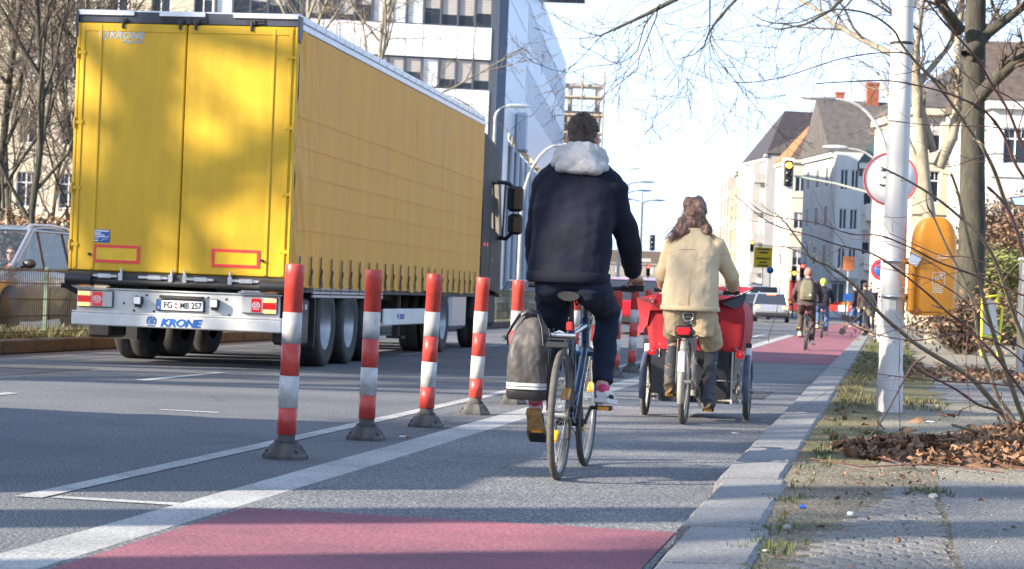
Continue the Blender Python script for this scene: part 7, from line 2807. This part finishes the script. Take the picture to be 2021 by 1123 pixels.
# small litter on the setts and the road
def bit(name, label, u, v, z, cat, m, r_, seed, flat=.5):
    p = gnd(u, v, z)
    rr_ = random.Random(seed)
    b_ = MB()
    rings = []
    for q, k in ((0, .8), (.5, 1.0), (1, .55)):
        rings.append([(r_ * k * math.cos(a) * rr_.uniform(.75, 1.15), r_ * k * .8 * math.sin(a) * rr_.uniform(.75, 1.15), q * r_ * 2 * flat * rr_.uniform(.9, 1.1)) for a in [2 * PI * i / 9 for i in range(9)]])
    b_.loft(rings, 0, True, False)
    o = b_.build(name, m, None, p)
    return tag(o, label, cat)
M['bottle_blue'] = mat('blue_plastic', (.03, .10, .50), .35)
M['paper_white'] = mat('crumpled_paper', (.66, .66, .66), .8, bump=.4, bs=60)
M['stone'] = mat('stone', (.30, .30, .29), .9, var=.3, bump=.5, bs=40)
bit('plastic_scrap', 'blue crumpled plastic scrap lying on the soil by the kerb', 1584, 1003, PAVE_Z + .006, 'litter', M['bottle_blue'], .018, 1, .4)
bit('paper_scrap', 'white paper ball lying on the setts', 1678, 1017, PAVE_Z + .014, 'litter', M['paper_white'], .015, 2)
bit('stone', 'grey stone lying where the setts meet the asphalt path', 1841, 985, PAVE_Z + .008, 'stone', M['stone'], .026, 3, .5)
bit('stone', 'small pale stone in the weeds beside the kerb', 1553, 1045, PAVE_Z + .006, 'stone', M['stone'], .017, 4, .6)
bit('paper_scrap', 'white scrap lying flat on the road by the trike front wheel', 1451, 855, .005, 'litter', M['paper_white'], .035, 5, .05)
bit('paper_scrap', 'white flat scrap on the gravel behind the shrub', 1836, 833, PAVE_Z + .004, 'litter', M['paper_white'], .05, 6, .08)
bit('chestnut', 'brown nut lying alone on the setts', 1772, 1070, PAVE_Z + .014, 'nut', M['leaf'], .011, 7, .8)
bit('paper_scrap', 'small white scrap on the dark soil, nearest the camera', 1512, 1088, PAVE_Z + .006, 'litter', M['paper_white'], .014, 8, .2)
p = gnd(797, 864, .006)
cg = thing('cigarette_end', 'cigarette end lying by the second bollard', 'cigarette end', p, R(20))
b_ = MB()
b_.tube([(-.03, 0, .008), (.012, 0, .008)], .006, 8)
b_.build('paper', M['paper_white'], cg)
b_ = MB()
b_.tube([(.013, 0, .008), (.035, 0, .008)], .0062, 8)
b_.build('filter', M['orange_tile'], cg)
b_ = MB()
p = gnd(1985, 1046, PAVE_Z + .012)
lf = put('leaf', LEAF_ME[3], None, p, (0, 0, .4))
lf.scale = (.45, .45, .45)
tag(lf, 'single tan leaf lying on the asphalt path at the right', 'leaf')
# ------------------------------------------------------------------ trees
def limb(*pts):
    return [at(u, v, y) for u, v, y in pts]
T1 = (1.735, 48.2, PAVE_Z)
tree('bare_tree', 'big dark trunked bare tree on the right behind the orange bin', T1, 12.5, .31, 21, M['bark'], M['twig'], lean=(-.035, 0), n=(8, 6, 5, 4), t0=(.55, .2, .15, .12),
     extra=[(limb((1918, 205, 48.2), (1960, 160, 48), (2000, 125, 47.8), (2060, 90, 47.5), (2150, 60, 47)), .17, .06, 9),
            (limb((1908, 110, 48.2), (1950, 65, 48.5), (2010, 20, 48.5), (2080, -30, 48)), .16, .06, 8),
            (limb((1893, 60, 48.2), (1862, 15, 47.6), (1835, -40, 47), (1790, -110, 46)), .15, .05, 9)])
p = at(1846, 600, 60)
tree('bare_tree', 'pale sunlit bare tree with a forked trunk between lamp post and dark trunk', (p.x, 60, PAVE_Z), 11.5, .20, 5, M['bark_pale'], M['twig_pale'], n=(9, 7, 6, 5), t0=(.30, .2, .15, .12),
     extra=[(limb((1852, 330, 60), (1880, 270, 60), (1895, 190, 60), (1890, 90, 60), (1900, -20, 60)), .17, .08, 9), (limb((1842, 300, 60), (1815, 200, 60), (1800, 110, 59.6), (1770, 20, 59)), .11, .05, 9)])
T3 = (4.6, 33.5, PAVE_Z)
tree('bare_tree', 'bare tree outside the right edge whose drooping twigs hang over the road at the top', T3, 12, .30, 33, M['bark'], M['twig'], n=(5, 5, 4, 3), t0=(.55, .2, .15, .12), up=(.02, .06, .0, -.04, -.06),
     extra=[(limb((2160, -250, 33.2), (1900, -190, 32.5), (1660, -130, 32), (1500, -70, 32), (1335, -3, 32), (1280, 26, 32), (1225, 52, 32), (1183, 71, 32), (1160, 66, 32)), .075, .003, 14),
            (limb((1303, 8, 32), (1290, 25, 31.9), (1272, 50, 31.9), (1258, 100, 31.8), (1238, 118, 31.8), (1215, 126, 31.7), (1182, 130, 31.7)), .014, .004, 5),
            (limb((1299, 12, 32), (1295, 35, 32), (1272, 88, 32), (1262, 112, 32), (1258, 138, 32), (1240, 152, 32)), .013, .004, 5),
            (limb((1560, -95, 32), (1480, -30, 31.5), (1440, 12, 31.5), (1415, 40, 31.4), (1398, 66, 31.4), (1390, 90, 31.4), (1370, 108, 31.4), (1330, 118, 31.4)), .03, .004, 4),
            (limb((1420, -60, 31), (1401, 0, 31), (1401, 40, 31), (1400, 62, 31), (1405, 95, 31), (1420, 125, 31)), .016, .004, 5),
            (limb((1402, 62, 31), (1412, 85, 31), (1430, 105, 31), (1448, 116, 31)), .008, .004, 3),
            (limb((1900, -150, 34), (1760, -80, 35), (1690, -30, 35), (1640, 20, 35), (1590, 48, 35), (1540, 58, 35), (1500, 50, 35)), .05, .004, 6),
            (limb((1760, -80, 36), (1680, 0, 36), (1655, 30, 36), (1643, 70, 36), (1632, 105, 36)), .02, .004, 5),
            (limb((1700, -60, 37), (1620, -10, 37), (1575, 15, 37), (1535, 40, 37)), .02, .004, 5)])
# left of the truck, behind the oncoming lane
LT = [(60, 58, 11.5, .11, 41, 'many stemmed bare tree at the left edge, its dark limb reaching to the truck'), (-10, 64, 12, .13, 42, 'bare tree at the far left edge of the picture, mostly cut off'),
      (118, 66, 10, .085, 43, 'thin bare tree just left of the truck rear corner'), (20, 74, 11, .10, 44, 'bare tree standing between the two other left-hand trees, farther back'), (95, 84, 9.5, .09, 45, 'bare bushy tree close to the cream apartment house'), (150, 76, 11, .10, 46, 'bare tree half hidden behind the left door of the truck')]
for u, y, H, r_, sd, lb in LT:
    p = at(u, 560, y)
    tree('bare_tree', lb, (p.x, y, .12), H, r_, sd, M['bark'], M['twig'] if sd % 2 else M['twig_pale'], rmin=.006, n=(13, 8, 7, 5), t0=(.06, .12, .1, .1), lr=(.62, .5, .5, .5), ang=(.7, .75, .7, .7), sides=(7, 5, 3, 3, 3), wob=(.09, .15, .18, .22, .25), group='bare trees left of the truck')
p = at(700, 560, 96)
tree('bare_tree', 'bare tree in front of the office block, its crown above the truck roof', (p.x, 96, .12), 15, .14, 51, M['bark_pale'], M['twig_pale'], n=(11, 7, 7, 5), t0=(.45, .15, .12, .1))
p = at(590, 560, 84)
tree('bare_tree', 'second bare tree behind the truck, farther left above the rear doors', (p.x, 84, .12), 15, .14, 52, M['bark_pale'], M['twig_pale'], n=(11, 7, 7, 5), t0=(.45, .15, .12, .1))
# brown shrubbery under the left trees
def bush(name, label, p, rx, ry, rz, m, n, seed, leaf=.10, cat='bush', group=None):
    r_ = random.Random(seed)
    t = thing(name, label, cat, p, 0, group)
    b_ = MB()
    for _ in range(26):
        a, e = r_.uniform(0, 6.28), r_.uniform(.4, 1.4)
        d = V((math.cos(a) * math.cos(e) * rx, math.sin(a) * math.cos(e) * ry, math.sin(e) * rz * 1.6))
        b_.tube([V((d.x * .1, d.y * .1, 0)), d * .5 + V((r_.gauss(0, .1), 0, .1)), d * 1.02], [.03, .02, .008], 4, 0, False)
    b_.build('stems', M['twig'], t)
    b_ = MB()
    cl = [V((r_.gauss(0, .42) * rx, r_.gauss(0, .42) * ry, rz * (.15 + 1.5 * r_.random()))) for _ in range(60)]
    for i in range(n):
        c = cl[r_.randrange(60)]
        q = c + V((r_.gauss(0, .16) * rx, r_.gauss(0, .16) * ry, r_.gauss(0, .14) * rz))
        if q.z < .03: q.z = .03 + r_.random() * .2
        s_ = leaf * r_.uniform(.5, 1.2)
        u_ = V((r_.gauss(0, 1), r_.gauss(0, 1), r_.gauss(0, 1))).normalized()
        w_ = u_.orthogonal().normalized() * s_ * .5
        u_ = u_ * s_
        b_.add([q - u_, q + w_, q + u_, q - w_], [(0, 1, 2, 3)])
    kind(b_.build('foliage', m, t), 'stuff')
    return t
M['conifer'] = mat('conifer_green', (.085, .11, .022), .7, var=.4, vs=2.5, col2=(.20, .20, .05))
M['brown_leaf'] = mat('brown_foliage', (.17, .10, .055), .8, var=.4, vs=1.5)
for k, (u, y, rx, rz, lb) in enumerate(((1945, 62, 1.2, 1.35, 'yellow-green evergreen bush behind the shrub, nearest the dark trunk'), (2010, 60, 1.1, 1.3, 'yellow-green evergreen bush at the right edge of the picture'), (1975, 68, 1.3, 1.5, 'yellow-green evergreen bush between two others, farther back'))):
    p = at(u, 600, y)
    bush('evergreen_bush', lb, (p.x, y, PAVE_Z), rx, rx, rz, M['conifer'], 5200, 60 + k, .09, group='evergreen bushes at the right')
for k, (u, y, lb) in enumerate(((2000, 76, 'brown leaved bush above the evergreens at the right edge'), (1950, 80, 'brown leaved bush higher up behind the evergreen bushes'))):
    p = at(u, 600, y)
    bush('brown_bush', lb, (p.x, y, 1.2), 1.4, 1.4, 2.0, M['brown_leaf'], 3200, 70 + k, .10)
for k, (u, y, lb) in enumerate(((30, 60, 'low brown bush behind the roof of the silver SUV'), (110, 62, 'low brown bush between the silver SUV and the truck door'), (70, 72, 'low brown bush farther back under the left-hand trees'))):
    p = at(u, 560, y)
    bush('brown_bush', lb, (p.x, y, .12), 1.6, 1.4, 1.5, M['brown_leaf'], 2200, 80 + k, .10)
# suckers round the foot of the big tree
p = at(1900, 660, 46)
bush('twiggy_bush', 'tangle of dead stems and leaves at the foot of the dark trunk', (p.x, 45.5, PAVE_Z), 1.5, .8, .75, M['brown_leaf'], 1500, 91, .07)
# trees beside the road outside the frame: their shadows lie over road and truck
S1 = tree('bare_tree', 'median tree outside the picture on the left', (-12.3, 4.85, .12), 14, .40, 61, M['bark'], M['twig'], n=(7, 6, 5, 4), levels=5, t0=(.58, .2, .15, .12), wob=(.02, .13, .16, .2, .25), group='roadside trees')
for k, (x, y, rz) in enumerate(((-12.2, 2.55, 1.2), (-12.4, .3, 3.9), (-12.2, -6, 2.9), (-26.5, -2.0, 2.1), (-27, 6.5, 3.3), (-26.5, 15.0, 4.2), (-40, 2, 5.5), (-41, -12, .6), (-26, -11, 4.9))):
    dup(S1, (x, y, .12), rz, 'roadside tree outside the picture on the left')
S2 = tree('bare_tree', 'roadside tree outside the picture on the left', (-30.5, 9.2, .12), 17, .42, 66, M['bark'], M['twig'], n=(10, 6, 4, 3), t0=(.35, .2, .15, .12), lr=(.5, .5, .5, .5), rr=(.6, .5, .5, .55), group='roadside trees')
S1['label'] = 'roadside tree outside the picture on the left'

# ------------------------------------------------------------------ the bare shrub in front on the right
M['stem'] = mat('shrub_stem', (.16, .125, .075), .75, var=.3, vs=14, bump=.3, bs=80, col2=(.24, .20, .13))
M['shoot'] = mat('red_brown_shoot', (.105, .045, .035), .6, var=.3, vs=8)
SH = thing('shrub', 'leafless shrub with long arching stems rising from the leaf heap', 'shrub', (1.1, 16.8, PAVE_Z))
O_ = V((1.1, 16.8, PAVE_Z))
def stem(pts, r0, r1, mk, twigs=0, seed=0):
    P_ = [at(u, v, y) - O_ for u, v, y in pts]
    # smooth the path
    Q = []
    for i in range(len(P_) - 1):
        a, b2, c, d = P_[max(0, i - 1)], P_[i], P_[i + 1], P_[min(len(P_) - 1, i + 2)]
        for s_ in range(4):
            t = s_ / 4
            Q.append(.5 * ((2 * b2) + (c - a) * t + (2 * a - 5 * b2 + 4 * c - d) * t * t + (3 * b2 - a - 3 * c + d) * t ** 3))
    Q.append(P_[-1])
    k = len(Q)
    rr_ = random.Random(seed)
    b_ = MB()
    r0, r1 = r0 * .85, r1 * .9
    rad = [(r0 + (r1 - r0) * (i / (k - 1)) ** .8) * (1.35 if i % 5 == 0 and 0 < i < k - 1 and r0 < .012 else 1) for i in range(k)]
    b_.tube(Q, rad, 7 if r0 > .008 else 5)
    for i in range(twigs):
        f = (k - 1) * (.15 + .85 * rr_.random())
        j = min(int(f), k - 2)
        c = Q[j].lerp(Q[j + 1], f - j)
        ax = (Q[j + 1] - Q[j]).normalized()
        o = Matrix.Rotation(rr_.uniform(0, 6.28), 3, ax) @ ax.orthogonal().normalized()
        d = (ax * rr_.uniform(.5, 1) + o * rr_.uniform(.4, .9) + V((-.15, 0, .05))).normalized()
        L_ = rr_.choice((.05, .08, .14, .3, .5)) * rr_.uniform(.6, 1.3)
        pts2 = [c]
        for q in range(4):
            d = (d + V((rr_.gauss(0, .12), rr_.gauss(0, .12), rr_.gauss(0, .12) + .03))).normalized()
            pts2.append(pts2[-1] + d * L_ / 4)
        rt = max(.0016, min(.004, rad[j] * .5))
        b_.tube(pts2, [rt, rt * .9, rt * .8, rt * .65, rt * .5], 4, 0, False)
        b_.ell(pts2[-1], (rt * 1.4, rt * 1.4, rt * 1.6), 5, 4)
    b_.build('stem', M[mk], SH)
ST = [
 ([(2008, 868, 16.6), (2004, 850, 16.5), (1948, 780, 16.2), (1910, 741, 16), (1852, 706, 15.7), (1810, 680, 15.4), (1782, 658, 15.2), (1734, 616, 14.9), (1680, 557, 14.5), (1635, 525, 14.3), (1602, 510, 14.2), (1580, 480, 14.1), (1550, 440, 14), (1528, 418, 13.9)], .030, .0035, 'stem', 16),
 ([(2012, 860, 16.8), (1998, 824, 16.8), (1968, 780, 16.7), (1949, 719, 16.6), (1932, 670, 16.5), (1920, 600, 16.4), (1896, 542, 16.3), (1866, 482, 16.2), (1842, 427, 16.1), (1830, 406, 16), (1827, 376, 16)], .024, .006, 'stem', 10),
 ([(2040, 850, 16.4), (2019, 824, 16.3), (1990, 744, 16.1), (1968, 680, 16), (1949, 619, 15.8), (1933, 557, 15.7), (1917, 494, 15.5), (1902, 433, 15.4), (1890, 379, 15.3), (1877, 342, 15.2)], .026, .010, 'stem', 8),
 ([(2060, 830, 16), (2021, 680, 15.7), (2005, 633, 15.6), (1987, 579, 15.4), (1963, 512, 15.2), (1933, 464, 15), (1893, 427, 14.9), (1848, 391, 14.7), (1793, 357, 14.5), (1739, 330, 14.3)], .026, .006, 'stem', 12),
 ([(2060, 600, 15.6), (2020, 500, 15.4), (2002, 445, 15.3), (1981, 400, 15.2), (1948, 368, 15)], .014, .009, 'shoot', 3),
 ([(2080, 780, 16.2), (2040, 560, 15.9), (2005, 451, 15.6), (1981, 391, 15.4), (1963, 339, 15.2), (1939, 290, 15), (1925, 273, 15), (1895, 229, 14.8), (1848, 165, 14.5), (1804, 118, 14.2), (1778, 85, 14.1), (1763, 59, 14), (1719, 29, 13.8), (1660, 18, 13.6), (1625, 25, 13.5), (1577, 44, 13.4), (1520, 44, 13.3), (1484, 28, 13.2)], .022, .0025, 'stem', 16),
 ([(2070, 420, 15), (2007, 329, 14.8), (1980, 265, 14.7), (1945, 220, 14.5), (1910, 200, 14.4), (1863, 182, 14.2), (1807, 168, 14), (1748, 159, 13.8), (1660, 162, 13.6), (1611, 165, 13.5)], .013, .003, 'shoot', 12),
 ([(2080, 400, 14.6), (2021, 294, 14.4), (1992, 223, 14.3), (1960, 170, 14.2), (1925, 112, 14), (1866, 47, 13.8), (1828, 0, 13.7), (1800, -40, 13.6)], .012, .005, 'shoot', 12),
 ([(1804, 118, 14.2), (1789, 105, 14.1), (1725, 105, 14), (1660, 116, 13.8), (1611, 131, 13.7), (1547, 152, 13.6), (1488, 162, 13.5), (1447, 162, 13.4)], .0055, .0028, 'shoot', 8),
 ([(1830, 140, 14.3), (1816, 137, 14.2), (1786, 145, 14.1), (1748, 144, 14), (1689, 115, 13.9)], .004, .002, 'shoot', 5),
 ([(2000, 262, 14.8), (1954, 250, 14.7), (1836, 247, 14.5), (1754, 237, 14.3)], .005, .0025, 'shoot', 8),
 ([(2050, 820, 15.6), (1975, 715, 15.2), (1902, 640, 15), (1872, 618, 14.9), (1830, 579, 14.8), (1772, 533, 14.6), (1720, 500, 14.4), (1660, 485, 14.2), (1600, 465, 14), (1520, 440, 13.9), (1450, 385, 13.8)], .013, .0028, 'shoot', 14),
 ([(2060, 600, 15), (1920, 542, 14.8), (1854, 518, 14.6), (1796, 488, 14.4), (1736, 465, 14.2), (1680, 462, 14), (1610, 440, 13.8), (1520, 425, 13.7), (1480, 400, 13.6)], .009, .0025, 'shoot', 12),
 ([(2070, 580, 14.8), (2000, 545, 14.7), (1912, 508, 14.6), (1860, 505, 14.5), (1800, 480, 14.3), (1755, 460, 14.2)], .006, .0025, 'shoot', 8),
 ([(2030, 890, 15.2), (1981, 818, 15.2), (1932, 799, 15.1), (1884, 767, 15), (1833, 741, 14.9), (1801, 722, 14.8)], .014, .006, 'shoot', 5),
 ([(1827, 703, 14.85), (1801, 722, 14.8), (1772, 773, 14.4), (1740, 831, 14), (1698, 879, 13.6), (1660, 901, 13.3)], .009, .004, 'shoot', 6),
 ([(2060, 770, 15.6), (1955, 757, 15.4), (1900, 754, 15.2), (1820, 749, 15), (1756, 741, 14.8), (1660, 728, 14.6)], .008, .0025, 'shoot', 9),
 ([(1774, 651, 14.6), (1775, 700, 14.3), (1774, 760, 14), (1776, 840, 13.7), (1778, 920, 13.4)], .003, .0035, 'shoot', 2),
 ([(1910, 629, 15.5), (1908, 680, 15.3), (1907, 728, 15), (1910, 760, 15), (1916, 815, 15)], .004, .0025, 'shoot', 4),
 ([(1660, 560, 14.3), (1615, 517, 14.2), (1575, 497, 14.1), (1541, 487, 14.05), (1541, 520, 14), (1541, 552, 14), (1533, 612, 14), (1518, 662, 14), (1518, 676, 14)], .004, .002, 'shoot', 3),
 ([(2040, 700, 15.6), (1960, 650, 15.4), (1900, 590, 15.2), (1845, 555, 15), (1790, 540, 14.8), (1700, 520, 14.5)], .007, .0025, 'shoot', 10),
 ([(2040, 640, 15.4), (1990, 605, 15.3), (1940, 600, 15.2), (1880, 612, 15), (1800, 640, 14.8), (1715, 668, 14.5)], .007, .0025, 'shoot', 8),
 ([(2050, 745, 15.8), (1990, 690, 15.5), (1935, 665, 15.3), (1880, 660, 15), (1800, 672, 14.8), (1700, 650, 14.5), (1640, 610, 14.3)], .008, .0025, 'shoot', 10),
 ([(2060, 880, 15), (1990, 870, 14.9), (1930, 852, 14.8), (1878, 838, 14.7)], .018, .010, 'stem', 4),
 ([(2060, 350, 15), (2010, 310, 14.9), (1950, 305, 14.8), (1900, 322, 14.6), (1870, 330, 14.5)], .006, .0025, 'shoot', 6),
 ([(2050, 240, 14.8), (1990, 190, 14.6), (1930, 165, 14.4), (1880, 120, 14.3), (1850, 60, 14.2)], .006, .0025, 'shoot', 7),
 ([(1980, 700, 16.1), (1930, 600, 16), (1870, 540, 15.9), (1800, 500, 15.7), (1750, 480, 15.5)], .007, .0025, 'stem', 8),
]
for i, (pts, r0, r1, mk, tw) in enumerate(ST): stem(pts, r0, r1, mk, tw, 300 + i)
# runners on the ground in front of the heap
rn_ = MB()
for pts in ([(1600, 905, 13.0), (1700, 927, 12.7), (1840, 915, 12.9), (1980, 938, 12.4)], [(1690, 890, 13.3), (1800, 925, 12.7), (1900, 905, 13), (2030, 930, 12.5)]):
    q = [V((p.x, p.y, PAVE_Z + .02 + .015 * (i % 2))) for i, p in enumerate(gnd(u, v, PAVE_Z + .02) for u, v, y in pts)]
    rn_.tube([c - O_ for c in q], .0045, 5)
rn_.build('runner', M['shoot'], SH)
